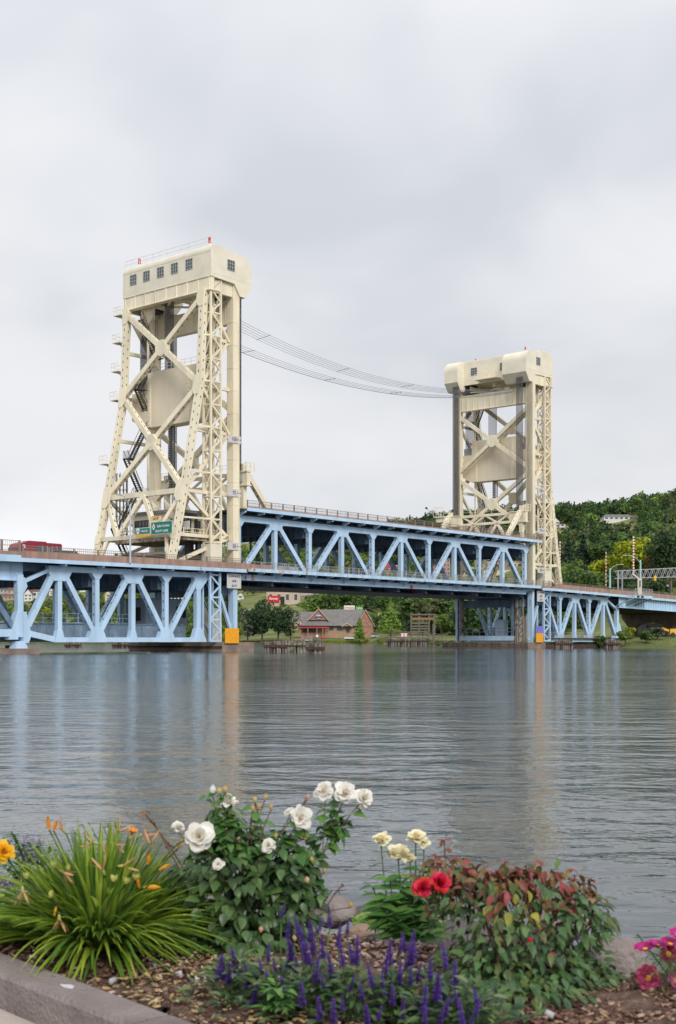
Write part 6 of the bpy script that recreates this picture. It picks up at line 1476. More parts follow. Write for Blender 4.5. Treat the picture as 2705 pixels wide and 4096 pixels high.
for k_, (x_, y_, Z_, a_, lab_) in enumerate(((2640, 3960, 5.3, .09, 'small dark rock behind the crimson cosmos flower'), (2240, 3700, 6.3, .16, 'rock at the waterline behind the red leaved rose bush'), (2330, 3930, 5.2, .09, 'rock half hidden by the right side of the red leaved rose bush'), (1700, 3700, 6.4, .13, 'rock at the waterline behind the yellow flowers'), (1240, 3640, 6.6, .12, 'rock at the waterline behind the right of the white rose bush'), (2560, 3900, 5.9, .12, 'dark rock at the waterline right of the large pinkish boulder'), (1500, 3770, 5.6, .06, 'small pinkish stone between the tan stone and the flat dark one'))): rock(x_, y_, Z_, a_, a_ * .65, a_ * .9, (DK, PK)[k_ % 2], lab_, 60 + k_)
rock(2800, 3940, 5.5, .2, .14, .18, PK, 'pinkish boulder beyond the right edge of the bed', 44)
rock(300, 3520, 6.4, .2, .1, .16, PK, 'pinkish boulder behind the lily clump', 47)
rock(1080, 3560, 6.6, .2, .1, .16, DK, 'dark boulder behind the white rose bush', 48)

# ------------------------------------------------------------------ plants
def mesh_from(name, V, F, mats, mi=None, smooth=True):
    me = bpy.data.meshes.new(name); me.from_pydata([tuple(v) for v in V], [], F)
    for m in mats: me.materials.append(m)
    if mi: me.polygons.foreach_set('material_index', mi)
    if smooth: me.polygons.foreach_set('use_smooth', [True] * len(F))
    me.update(); return me
def leaf_mesh(name, material, aspect=.62, fold=.18, curl=.25, seg=6, point=1.0):
    """unit length leaf along +Y, face up +Z"""
    V, F = [], []
    for i_ in range(seg + 1):
        t = i_ / seg; w = math.sin(math.pi * min(1, t ** .75 * .98 + .02)) ** point * aspect / 2 + (.01 if i_ == 0 else 0)
        z = -curl * (t ** 2); y = t * (1 - .12 * curl * t)
        V += [(-w, y, z + w * fold * 2), (0, y, z), (w, y, z + w * fold * 2)]
    for i_ in range(seg):
        b = i_ * 3; F += [(b, b + 1, b + 4, b + 3), (b + 1, b + 2, b + 5, b + 4)]
    return mesh_from(name, V, F, [material])
def lm(n, c, tr=.25, rough=.5, var=.22, sc=9):
    new = n not in MATS; m_ = mat(n, c, rough, var, sc, trans=tr, spec=.35)
    if new:      # every leaf or petal differs a little in tone
        t_ = m_.node_tree; oi = t_.nodes.new('ShaderNodeObjectInfo'); ge = t_.nodes.new('ShaderNodeNewGeometry'); ad = t_.nodes.new('ShaderNodeMath'); ad.operation = 'ADD'
        t_.links.new(oi.outputs['Random'], ad.inputs[0]); t_.links.new(ge.outputs['Random Per Island'], ad.inputs[1]); fr = t_.nodes.new('ShaderNodeMath'); fr.operation = 'FRACT'; t_.links.new(ad.outputs[0], fr.inputs[0])
        hs = t_.nodes.new('ShaderNodeHueSaturation'); mr = t_.nodes.new('ShaderNodeMapRange'); k = .35 if max(c) < .5 else .07
        mr.inputs[3].default_value = 1 - k; mr.inputs[4].default_value = 1 + k; t_.links.new(fr.outputs[0], mr.inputs[0]); t_.links.new(mr.outputs[0], hs.inputs['Value'])
        mh = t_.nodes.new('ShaderNodeMapRange'); mh.inputs[3].default_value = .5 + .018; mh.inputs[4].default_value = .5 - .018; t_.links.new(fr.outputs[0], mh.inputs[0]); t_.links.new(mh.outputs[0], hs.inputs['Hue'])
        rp = [x for x in t_.nodes if x.type == 'VALTORGB'][0]; dest = [l.to_socket for l in rp.outputs[0].links]
        t_.links.new(rp.outputs[0], hs.inputs['Color'])
        for d_ in dest: t_.links.new(hs.outputs[0], d_)
    return m_
def orient(o, pos, direction, normal, size, parent):
    d = Vector(direction).normalized(); n = Vector(normal); n = (n - d * n.dot(d))
    if n.length < 1e-3: n = d.orthogonal()
    n.normalize(); x = d.cross(n)
    M = Matrix((x, d, n)).transposed().to_4x4(); q = M.to_quaternion()
    o.location = Vector(pos) - wloc(parent); o.rotation_mode = 'QUATERNION'; o.rotation_quaternion = q; o.scale = (size, size, size)
def inst(name, me, pos, direction, normal, size, parent):
    o = bpy.data.objects.new(name, me); COL.objects.link(o); o.parent = parent; orient(o, pos, direction, normal, size, parent); return o
def joined_leaves(name, metas, items, parent, label=None):
    """items: (mesh, pos, dir, normal, size) joined into one stuff part"""
    V, F, MI = [], [], []; mats = []
    for me, pos, d, n, s in items:
        d = Vector(d).normalized(); n = Vector(n); n = n - d * n.dot(d)
        if n.length < 1e-3: n = d.orthogonal()
        n.normalize(); x = d.cross(n); b = len(V); pos = Vector(pos)
        if me.materials[0] not in mats: mats.append(me.materials[0])
        mi = mats.index(me.materials[0])
        for v in me.vertices: V.append(tuple(pos + (x * v.co.x + d * v.co.y + n * v.co.z) * s - wloc(parent)))
        for p in me.polygons: F.append(tuple(b + i for i in p.vertices)); MI.append(mi)
    me = mesh_from(name, V, F, mats, MI); o = bpy.data.objects.new(name, me); COL.objects.link(o); o.parent = parent; o['kind'] = 'stuff'
    if label: o['label'] = label
    return o
def stem(parent, pts, r, m_, name='stem'):
    mb = MB(); mb.tube(pts, r, 6); return mb.build(name, m_, parent, smooth=True)
def bez(a, b, bend, n=7):
    a, b, bend = Vector(a), Vector(b), Vector(bend); c = (a + b) / 2 + bend
    return [a * (1 - t) ** 2 + c * 2 * t * (1 - t) + b * t * t for t in [i / n for i in range(n + 1)]]
STEMG = lm('green_stem', (.10, .16, .05), 0, .6)
STEMR = lm('reddish_stem', (.15, .085, .05), 0, .6)
# -- daylily clump
LILY = [lm('lily_blade_bright', (.34, .46, .06), .45, .42), lm('lily_blade_mid', (.22, .36, .045), .4, .42), lm('lily_blade_deep', (.10, .20, .035), .25, .42)]
def blade_mesh(name, m_, ln, rise, droop, w=.016, seg=9):
    V, F = [], []
    for i_ in range(seg + 1):
        t = i_ / seg; y = ln * (t * math.cos(rise) + droop * .35 * t * t); z = ln * (t * math.sin(rise) - droop * t ** 2.2)
        ww = w * (1 - t ** 2.5) * (.65 + .7 * min(1, t * 3)) * .6 + .0006
        V += [(-ww, y, z + ww * .7), (0, y, z), (ww, y, z + ww * .7)]
    for i_ in range(seg):
        b = i_ * 3; F += [(b, b + 1, b + 4, b + 3), (b + 1, b + 2, b + 5, b + 4)]
    return mesh_from(name, V, F, [m_])
BL = []
for k in range(26):
    f = k / 25; rise = R(86 - 60 * f + random.uniform(-4, 4)); BL.append((f, blade_mesh('blade', LILY[0 if (k * 7) % 10 < 4 else (1 if (k * 7) % 10 < 7 else 2)], random.uniform(.50, .62) * (1 - .12 * f), rise, .08 + .38 * f + random.uniform(0, .08), w=random.uniform(.010, .015))))
def daylily(c, n_part, n_stuff, label, scale=1.0, spread=.10, amin=0, amax=2 * math.pi):
    r = thing('daylily_clump', c, label, 'daylily')
    def one():
        a = random.uniform(amin, amax); rad = spread * math.sqrt(random.random()); f = min(1, max(0, rad / spread * .70 + random.gauss(.14, .24)))
        k = min(25, int(f * 25)); p = c + Vector((math.cos(a) * rad, math.sin(a) * rad, 0)); a2 = a + random.gauss(0, .35)
        tp = p + Vector((math.cos(a2), math.sin(a2), 0)) * .5; off_ = (tp.x - K0.x) * KN.x + (tp.y - K0.y) * KN.y
        if off_ > .16: k = min(k, 15)
        return BL[k][1], p, Vector((math.cos(a2), math.sin(a2), 0)), UP, random.uniform(.78, 1.08) * scale * (1 if off_ < .16 else .86)
    for k in range(n_part):
        me, p, d_, n_, s_ = one(); inst('blade', me, p, d_, n_, s_, r)
    if n_stuff: joined_leaves('inner_blades', None, [one() for _ in range(n_stuff)], r)
    return r
LC = Vector((-0.955, 5.08, SOILZ))
lily = daylily(LC, 300, 1000, 'big bright green daylily clump with orange flowers at the lower left', 1.0, .13)
ORF = lm('orange_petal', (.85, .34, .03), .3, .5); ORP = lm('pale_wilted_petal', (.62, .36, .17), .3, .6); SEED = lm('yellow_green_bud', (.36, .38, .09), .1, .6)
def petal_mesh(name, m_, ln=1, w=.42, curl=.5, seg=5, cup=.3):
    V, F = [], []
    for i_ in range(seg + 1):
        t = i_ / seg; ww = w / 2 * math.sin(math.pi * (t * .86 + .07)) ** .7; y = t * (1 - .2 * curl * t); z = cup * t - curl * t ** 2.4 * .7 + .25 * t
        V += [(-ww, y, z + ww * .35), (0, y, z), (ww, y, z + ww * .35)]
    for i_ in range(seg):
        b = i_ * 3; F += [(b, b + 1, b + 4, b + 3), (b + 1, b + 2, b + 5, b + 4)]
    return mesh_from(name, V, F, [m_])
LP = petal_mesh('petal', ORF, curl=.75); WP = petal_mesh('petal', ORP, w=.25, curl=-.1, cup=.9)
def bud(parent, pos, d_, ln, rad, m_, name='bud'):
    d_ = Vector(d_).normalized(); mb = MB(); mb.tube([pos, pos + d_ * ln * .25, pos + d_ * ln * .65, pos + d_ * ln], [rad * .35, rad * .9, rad, rad * .25], 8)
    return mb.build(name, m_, parent, smooth=True)
def lily_scape(x, y, Z, kind, dx=0.0, dz=1.0, sz=1.0):
    p = fg(x, y, Z); b = LC + Vector(((p.x - LC.x) * .25, (p.y - LC.y) * .4, .02)); d_ = Vector((dx, -.2, dz)).normalized()
    stem(lily, bez(b, p, Vector(((p.x - b.x) * -.12, 0, .06))), [.0045] * 4 + [.0035] * 4, STEMG, 'scape')
    if kind == 'bud': bud(lily, p, d_, .052 * sz, .008 * sz, ORF)
    elif kind == 'open':
        hb = bud(lily, p, d_, .03 * sz, .008, SEED, 'calyx'); q = d_.orthogonal().normalized()
        for k in range(6):
            rot = Quaternion(d_, k * math.pi / 3) @ q; inst('petal', LP, p + d_ * .02, (d_ * .9 + rot * .75).normalized(), d_ - rot * .8, .05 * sz, hb)
    elif kind == 'wilt':
        hb = bud(lily, p, d_, .03, .006, SEED, 'calyx'); q = d_.orthogonal().normalized()
        for k in range(4):
            rot = Quaternion(d_, k * 1.6) @ q; inst('petal', WP, p + d_ * .02, (d_ + rot * .25).normalized(), d_ - rot, .042 * sz, hb)
    else:
        for k in range(3): bud(lily, p, Vector((random.uniform(-.8, .8), random.uniform(-.5, .5), 1)), .028, .009, SEED, 'seed_pod')
for a in [(196, 3318, 5.2, 'bud', -.05, 1, 1.1), (214, 3322, 5.25, 'bud', .35, 1, .9), (265, 3335, 5.3, 'wilt', -.5, .6), (520, 3362, 5.15, 'open', .25, .8, .9), (552, 3350, 5.2, 'wilt', .9, .5), (590, 3458, 5.0, 'bud', .2, 1, 1.0), (636, 3480, 5.0, 'bud', .95, .5, 1.0), (556, 3550, 4.85, 'bud', -.1, .9, .8), (575, 3550, 4.85, 'bud', 1, .05, 1.3),
          (225, 3625, 4.75, 'bud', -.15, -.9, .7), (236, 3650, 4.75, 'wilt', .1, -1), (235, 3478, 4.85, 'wilt', .7, -.4), (275, 3482, 4.85, 'pod'), (218, 3470, 4.85, 'pod'), (420, 3500, 4.85, 'wilt', -.2, .6), (455, 3525, 4.8, 'pod'), (504, 3535, 4.8, 'pod'), (545, 3520, 4.85, 'pod'), (470, 3465, 4.9, 'wilt', 1, .1),
          (400, 3375, 5.1, 'wilt', -1, .2), (440, 3372, 5.1, 'wilt', .9, -.3), (460, 3345, 5.15, 'wilt', .6, .8), (425, 3412, 5.05, 'bud', 0, 1, .8), (395, 3410, 5.05, 'bud', .1, 1, .6), (90, 3540, 4.9, 'wilt', .1, -1), (105, 3515, 4.9, 'pod'), (20, 3580, 4.8, 'wilt', -1, -.2), (200, 3590, 4.8, 'pod'), (600, 3400, 5.0, 'wilt', .1, 1), (720, 3368, 5.3, 'open', .6, .3, .7), (712, 3395, 5.2, 'bud', .4, .9, .6)]: lily_scape(*a)
daylily(Vector((-1.62, 5.35, SOILZ)), 60, 120, 'part of a second daylily clump cut off by the left edge', .8, .1)
# -- rose bushes
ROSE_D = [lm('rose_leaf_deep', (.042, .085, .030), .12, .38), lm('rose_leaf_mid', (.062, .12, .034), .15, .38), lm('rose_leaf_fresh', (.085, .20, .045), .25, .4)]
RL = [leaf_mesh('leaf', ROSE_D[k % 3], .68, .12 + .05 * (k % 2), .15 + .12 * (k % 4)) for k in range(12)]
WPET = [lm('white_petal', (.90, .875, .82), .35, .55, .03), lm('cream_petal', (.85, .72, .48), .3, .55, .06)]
def bloom(parent, p, rad, facing, mats_=WPET, n=(8, 8, 8, 7, 5), name='bloom', inner=1):
    """a full double flower: rings of separate petals round a heart"""
    f = Vector(facing).normalized(); q = f.orthogonal().normalized(); rad = rad * 1.12
    mb = MB(); mb.tube([p - f * rad * .35, p - f * rad * .1, p + f * rad * .3, p + f * rad * .5], [rad * .12, rad * .34, rad * .3, rad * .1], 8); heart = mb.build(name, mats_[min(inner, len(mats_) - 1)], parent, smooth=True)
    for ring, cnt in enumerate(n):
        op = [1.65, 1.3, .98, .65, .35][ring]; sz = rad * [1.0, .98, .86, .72, .55][ring]
        for k in range(cnt):
            a = (k + ring * .5 + random.uniform(-.25, .25)) * 2 * math.pi / cnt; rot = Quaternion(f, a) @ q
            me = PM[(mats_[0].name if ring < 4 else mats_[min(inner, len(mats_) - 1)].name, random.randrange(3))]; o_ = op + random.uniform(-.16, .16)
            d_ = (f * math.cos(o_) + rot * math.sin(o_)).normalized(); nn_ = (f * math.sin(o_) - rot * math.cos(o_)) + Vector((random.gauss(0, .22), random.gauss(0, .22), random.gauss(0, .22)))
            inst('petal', me, p + f * rad * .05 * ring + rot * rad * .1, d_, nn_, sz * random.uniform(.85, 1.12), heart)
    return heart
PM = {}
RPET = [lm('red_petal', (.62, .015, .035), .2, .5, .12), lm('deep_red_petal', (.35, .01, .03), .2, .5, .12)]
YPET = [lm('pale_yellow_petal', (.90, .85, .62), .3, .55, .05), lm('yellow_petal_heart', (.82, .62, .22), .3, .55, .08)]
for m_ in WPET + RPET + YPET:
    for k in range(3): PM[(m_.name, k)] = petal_mesh('petal', m_, w=.95, curl=[.75, .45, .2][k], cup=[.22, .28, .35][k], seg=5)
def bush(name, base, label, cat, blobs, n_part, n_stuff, leaves, lsz, groups=None, tips=(), stemm=STEMG, shape_n=18):
    """blobs: (x px, y px, Z, rx px, ry px, rz m) ellipsoids that carry the leaves; stems run from the base into them"""
    r = thing(name, base, label, cat); tot = sum(b[3] * b[4] for b in blobs)
    def one():
        b = random.choices(blobs, [q[3] * q[4] for q in blobs])[0]
        d_ = Vector((random.gauss(0, 1), random.gauss(0, 1), random.gauss(0, 1))).normalized(); rr = random.uniform(.55, 1.04) if random.random() < .8 else random.uniform(.2, .7)
        c = fg(b[0], b[1], b[2]); k = b[2] / 5100
        p = c + Vector((d_.x * b[3] * k, d_.y * b[5], d_.z * b[4] * k)) * rr
        if p.z < SOILZ + .03: p.z = SOILZ + .03 + random.random() * .05
        out = Vector((d_.x, d_.y * .8, d_.z * .35 - .45 + random.gauss(0, .35)))
        nrm = Vector((d_.x * .6 + random.gauss(0, .3), d_.y * .6 - .25 + random.gauss(0, .3), 1.0 + random.gauss(0, .25)))
        y_px = 2560 - (p.z - CAMZ) * 5100 / p.y
        return leaves(y_px, p), p, out, nrm, lsz * random.uniform(.65, 1.25)
    for k in range(n_part):
        me, p, d_, n_, s_ = one(); inst('leaf', me, p, d_, n_, s_, r)
    if n_stuff: joined_leaves('inner_leaves', None, [one() for _ in range(n_stuff)], r)
    for k in range(shape_n):
        b = random.choice(blobs); c = fg(b[0], b[1], b[2]); kk = b[2] / 5100
        e_ = c + Vector((random.uniform(-.7, .7) * b[3] * kk, random.uniform(-.6, .6) * b[5], random.uniform(-.2, .8) * b[4] * kk))
        s_ = Vector(base) + Vector((random.uniform(-.05, .05), random.uniform(-.05, .05), -.02)); stem(r, bez(s_, e_, Vector(((e_.x - s_.x) * -.15, 0, .08))), [.006, .006, .005, .005, .004, .004, .003, .002], stemm, 'cane')
    return r
wb = Vector((-.405, 5.15, SOILZ))
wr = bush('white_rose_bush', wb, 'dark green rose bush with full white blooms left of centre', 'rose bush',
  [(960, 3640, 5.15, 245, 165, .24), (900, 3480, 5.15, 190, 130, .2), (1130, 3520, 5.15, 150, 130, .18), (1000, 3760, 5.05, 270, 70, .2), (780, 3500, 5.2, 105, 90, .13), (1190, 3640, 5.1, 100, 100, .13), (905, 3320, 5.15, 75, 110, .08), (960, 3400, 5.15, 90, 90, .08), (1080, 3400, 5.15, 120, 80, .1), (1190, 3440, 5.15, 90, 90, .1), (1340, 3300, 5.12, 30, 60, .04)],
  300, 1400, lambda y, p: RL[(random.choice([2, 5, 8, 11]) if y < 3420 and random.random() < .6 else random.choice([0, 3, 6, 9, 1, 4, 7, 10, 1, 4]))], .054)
def rose_stem(r, base, x, y, Z, leaf_list, n=4, m_=STEMR, sx=None, lsz=.045):
    p = fg(x, y, Z); b = Vector(base) + Vector(((p.x - base[0]) * .45, 0, (p.z - base[2]) * .55)) if sx is None else fg(*sx)
    pts = bez(b, p, Vector((0, 0, .02))); stem(r, pts, .0022, m_, 'flower_stem')
    for k in range(n):
        t = pts[min(7, 2 + k)]; a = random.uniform(0, 6.28); inst('leaf', random.choice(leaf_list), t, Vector((math.cos(a), math.sin(a), -.1)), UP, lsz * random.uniform(.8, 1.2), r)
    return p
FRESH = [RL[2], RL[5], RL[8], RL[11]]
for x, y, Z, rad, fc in ((795, 3352, 5.05, .052, (.1, -1, .35)), (710, 3312, 5.1, .026, (.2, -.4, 1)), (910, 3212, 5.1, .032, (.2, -.3, 1)), (1193, 3278, 5.1, .046, (.5, -.7, .5)), (1158, 3256, 5.12, .021, (-.5, -.3, 1)), (1302, 3172, 5.1, .037, (-.4, -.7, .6)), (1380, 3178, 5.08, .042, (.1, -.8, .6)), (1446, 3195, 5.1, .037, (.6, -.7, .3)), (1073, 3386, 5.05, .028, (0, -.8, .6)), (872, 3458, 4.95, .02, (.1, -.9, .3))):
    src = (1290, 3420, 5.1) if x > 1280 else None
    p = rose_stem(wr, wb, x, y + 12, Z, FRESH, 5 if rad > .03 else 2, sx=src); bloom(wr, fg(x, y, Z), rad, fc)
for x, y, Z in ((850, 3160, 5.1),): 
    p = rose_stem(wr, wb, x, y + 20, Z, FRESH, 5); bud(wr, fg(x, y + 18, Z), (.05, 0, 1), .04, .013, WPET[0])
YB = lm('yellow_bud', (.55, .42, .16), .2, .6); PB = lm('peach_bud', (.66, .42, .28), .2, .6)
for x, y, m_ in ((880, 3165, YB), (900, 3158, YB), (1022, 3200, YB), (1035, 3225, YB), (1060, 3190, YB), (1085, 3230, YB), (1010, 3235, YB), (955, 3362, PB), (1205, 3345, YB), (1222, 3350, YB), (1103, 3345, YB), (1040, 3455, YB), (1073, 3425, YB), (1230, 3522, PB), (1405, 3622, YB), (1180, 3755, YB), (1043, 3720, PB), (1305, 3848, YB), (1250, 3440, YB), (1232, 3190 , PB), (1300, 3485, YB)):
    p = rose_stem(wr, wb, x, y + 8, 5.08 - (y > 3500) * .15, FRESH, 2, sx=((x * .6 + 960 * .4), y + (150 if y < 3300 else 60), 5.1), lsz=.03); bud(wr, fg(x, y + 8, 5.08 - (y > 3500) * .15), (random.uniform(-.3, .3), -.1, 1), .024, .0095, m_)
for (x, y) in ((905, 3230), (860, 3190), (960, 3350), (1190, 3300), (1140, 3360), (1310, 3260), (1370, 3260), (800, 3400), (1230, 3420), (1270, 3560), (1040, 3300), (880, 3300), (930, 3300), (990, 3380), (1330, 3330), (1290, 3370)):
    for k in range(9):
        a = random.uniform(0, 6.28); p = fg(x + random.gauss(0, 22), y + random.gauss(0, 30), 5.1); inst('leaf', random.choice(FRESH), p, Vector((math.cos(a), math.sin(a) * .7, random.uniform(-.5, .2))), UP + Vector((0, -.5, 0)), random.uniform(.035, .062), wr)
# reddish young shoots of that bush
RS = [lm('young_red_leaf', (.27, .07, .055), .25, .45), lm('young_bronze_leaf', (.22, .12, .045), .25, .45)]
RSL = [leaf_mesh('leaf', RS[k % 2], .5, .2, .3) for k in range(4)]
def shoot(r, x, y, Z, sx, n=7, sz=.034, leaves=None, spread=26):
    p = fg(x, y, Z); pts = bez(fg(*sx), p, Vector((random.uniform(-.02, .02), 0, .02))); stem(r, pts, .0028, STEMR, 'shoot')
    for k in range(n):
        t = pts[random.randint(3, 7)] + Vector((random.uniform(-1, 1), random.uniform(-1, 1), random.uniform(-.6, .8))) * .006; a = random.uniform(0, 6.28)
        inst('leaf', random.choice(leaves or RSL), t, Vector((math.cos(a), math.sin(a) * .8, random.uniform(-.6, .3))), UP, sz * random.uniform(.7, 1.3), r)
shoot(wr, 575, 3250, 5.15, (750, 3500, 5.15), 7, .035); shoot(wr, 615, 3290, 5.15, (720, 3480, 5.15), 5, .035)
shoot(wr, 1225, 3185, 5.15, (1180, 3330, 5.15), 4, .018); shoot(wr, 1330, 3560, 5.15, (1280, 3640, 5.15), 6, .022); shoot(wr, 1375, 3540, 5.2, (1300, 3650, 5.15), 7, .02); shoot(wr, 1020, 3210, 5.15, (1050, 3330, 5.15), 5, .02)
# -- red leaved rose bush
GL = [lm('olive_green_leaf', (.095, .13, .035), .2, .45), lm('green_rose_leaf', (.075, .15, .045), .2, .45), lm('bluish_green_leaf', (.065, .125, .055), .15, .45), lm('yellow_green_leaf', (.27, .26, .04), .25, .45), lm('bronze_green_leaf', (.17, .13, .045), .25, .45)]
GLL = [leaf_mesh('leaf', GL[k % 5], .5, .16, .2 + .1 * (k % 3)) for k in range(15)]
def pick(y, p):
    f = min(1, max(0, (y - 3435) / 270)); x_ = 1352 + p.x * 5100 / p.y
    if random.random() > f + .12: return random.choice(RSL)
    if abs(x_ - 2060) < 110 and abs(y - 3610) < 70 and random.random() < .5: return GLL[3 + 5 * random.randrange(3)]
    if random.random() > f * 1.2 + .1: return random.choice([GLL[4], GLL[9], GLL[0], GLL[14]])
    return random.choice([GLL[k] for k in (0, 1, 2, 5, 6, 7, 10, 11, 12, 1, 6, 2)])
rb = Vector((.62, 4.52, SOILZ))
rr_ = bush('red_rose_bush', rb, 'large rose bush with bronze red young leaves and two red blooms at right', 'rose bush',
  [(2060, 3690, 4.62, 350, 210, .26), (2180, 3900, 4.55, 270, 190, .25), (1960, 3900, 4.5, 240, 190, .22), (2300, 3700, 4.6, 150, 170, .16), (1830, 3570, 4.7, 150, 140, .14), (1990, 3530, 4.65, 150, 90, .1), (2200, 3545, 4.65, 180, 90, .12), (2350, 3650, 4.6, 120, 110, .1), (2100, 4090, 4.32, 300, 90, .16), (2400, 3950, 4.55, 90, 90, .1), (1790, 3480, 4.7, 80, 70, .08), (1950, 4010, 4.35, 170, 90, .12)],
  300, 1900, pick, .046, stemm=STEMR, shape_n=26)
for x, y, sx in ((1778, 3362, (1800, 3620, 4.7)), (1742, 3430, (1790, 3600, 4.7)), (1700, 3450, (1780, 3620, 4.7)), (1870, 3440, (1880, 3600, 4.7)), (1895, 3470, (1900, 3620, 4.7)), (2010, 3480, (2000, 3600, 4.65)), (2160, 3495, (2140, 3600, 4.65)), (2255, 3560, (2230, 3650, 4.65)), (2340, 3580, (2290, 3680, 4.6)), (2400, 3655, (2340, 3740, 4.6)), (2060, 3485, (2060, 3600, 4.65)), (1950, 3500, (1950, 3620, 4.65)), (1660, 3500, (1760, 3620, 4.7)), (2120, 3530, (2100, 3640, 4.6)), (2360, 3760, (2300, 3820, 4.6))):
    shoot(rr_, x, y, sx[2], sx, 17, .034)
for k_ in range(26):
    x = random.uniform(1690, 2400); y = 3440 + 75 * abs(x - 2020) / 350 + random.uniform(0, 60); shoot(rr_, x, y, 4.65, (x + random.uniform(-30, 30), y + 150, 4.65), 9, .03)
for x, y, rad, fc in ((1695, 3556, .036, (-.3, -.7, .6)), (1757, 3538, .036, (.3, -.7, .6))):
    p = rose_stem(rr_, rb, x, y + 10, 4.62, [GLL[0], GLL[5]], 3, sx=(1790, 3660, 4.65)); bloom(rr_, fg(x, y, 4.6), rad, fc, RPET, inner=1)
for x, y in ((2120, 3768), (2206, 3826)): bud(rr_, fg(x, y, 4.38), (.1, -.2, 1), .018, .009, RPET[0])
# -- pale yellow flowers (zinnia like) with opposite leaves
ZG = lm('fresh_green_leaf', (.085, .21, .045), .25, .45); ZL = [leaf_mesh('leaf', ZG, .34, .15, .25 + .1 * k) for k in range(3)]
zb = Vector((.30, 5.2, SOILZ)); zn = thing('yellow_flower_plant', zb, 'tall leafy plant with pale yellow flat flowers left of the red roses', 'flowering plant')
for x, y, rad, sx in ((1524, 3366, .033, 1580), (1593, 3424, .042, 1625), (1663, 3358, .036, 1660), (1696, 3376, .026, 1680), (1640, 3440, .022, 1665), (1690, 3528, .018, 1690), (1650, 3545, .014, 1650)):
    p = fg(x, y, 5.2); b = Vector(((sx - 1352) / 5100 * 5.2, 5.2, SOILZ)); pts = bez(b, p, Vector(((p.x - b.x) * .3, 0, 0)), 9); stem(zn, pts, .0032, STEMG, 'flower_stem')
    bloom(zn, p, rad, (0, -.35, 1), YPET, n=(10, 9, 8, 6, 5), inner=1)
    for k in range(2, 9):
        for sgn in (-1, 1):
            if random.random() < .85: inst('leaf', random.choice(ZL), pts[k], Vector((sgn, random.uniform(-.7, .5), random.uniform(-.15, .45))), UP, random.uniform(.07, .11) * (1.2 - k * .08), zn)
for x, y, sx in ((1600, 3500, 1620), (1560, 3520, 1590), (1680, 3480, 1670), (1520, 3620, 1570), (1640, 3580, 1640), (1720, 3560, 1700), (1490, 3545, 1575), (1540, 3590, 1600), (1610, 3560, 1635), (1700, 3600, 1680), (1560, 3660, 1590), (1750, 3640, 1700), (1660, 3640, 1660)):
    p = fg(x, y, 5.15); b = Vector(((sx - 1352) / 5100 * 5.2, 5.2, SOILZ)); pts = bez(b, p, Vector((0, 0, 0)), 7); stem(zn, pts, .003, STEMG)
    for k in range(1, 8):
        for sgn in (-1, 1): inst('leaf', random.choice(ZL), pts[k], Vector((sgn, random.uniform(-.8, .5), random.uniform(-.1, .5))), UP + Vector((0, -.6, 0)), random.uniform(.06, .10), zn)
# -- purple salvia
SALG = [lm('salvia_leaf_grey_green', (.12, .165, .085), .2, .55), lm('salvia_leaf_green', (.10, .18, .05), .2, .55), lm('salvia_leaf_dark', (.05, .10, .045), .15, .55)]
SL = [leaf_mesh('leaf', SALG[k % 3], .36, .2, .25 + .1 * (k % 3)) for k in range(9)]
PUR = lm('violet_floret', (.17, .09, .44), .2, .5, .3, 40); PUD = lm('dark_violet_calyx', (.07, .03, .12), 0, .6)
def spike_mesh(seed, ln=1.0):
    rr = random.Random(seed); V, F, MI = [], [], []
    for i_ in range(5):
        t0 = i_ / 4
        for k in range(4): a = k * math.pi / 2; V.append((math.cos(a) * .022, t0, math.sin(a) * .022))
    for i_ in range(4):
        for k in range(4): F.append((i_ * 4 + k, i_ * 4 + (k + 1) % 4, (i_ + 1) * 4 + (k + 1) % 4, (i_ + 1) * 4 + k)); MI.append(1)
    for w_ in range(15):
        t = w_ / 15 + rr.uniform(-.015, .015)
        for k in range(7):
            a = k * 2 * math.pi / 7 + w_ * .5 + rr.uniform(-.2, .2); q = .045; ln_ = rr.uniform(.09, .19) * (1 - .6 * t); d_ = Vector((math.cos(a), .45, math.sin(a))).normalized(); s_ = Vector((-math.sin(a), 0, math.cos(a))); u = d_.cross(s_)
            p = Vector((math.cos(a) * .02, t - .06, math.sin(a) * .02)); b = len(V); w2 = ln_ * .34
            for c, ww in ((0, .3), (.55, 1.0), (1.0, .8)): V += [tuple(p + d_ * ln_ * c - s_ * w2 * ww), tuple(p + d_ * ln_ * c + u * w2 * ww * .7), tuple(p + d_ * ln_ * c + s_ * w2 * ww)]
            for c in range(2):
                F += [(b + c * 3, b + c * 3 + 1, b + c * 3 + 4, b + c * 3 + 3), (b + c * 3 + 1, b + c * 3 + 2, b + c * 3 + 5, b + c * 3 + 4)]; MI += [1 if rr.random() < .22 else 0] * 2
    return mesh_from('flower_spike', V, F, [PUR, PUD], MI, smooth=False)
SPM = [spike_mesh(k) for k in range(5)]
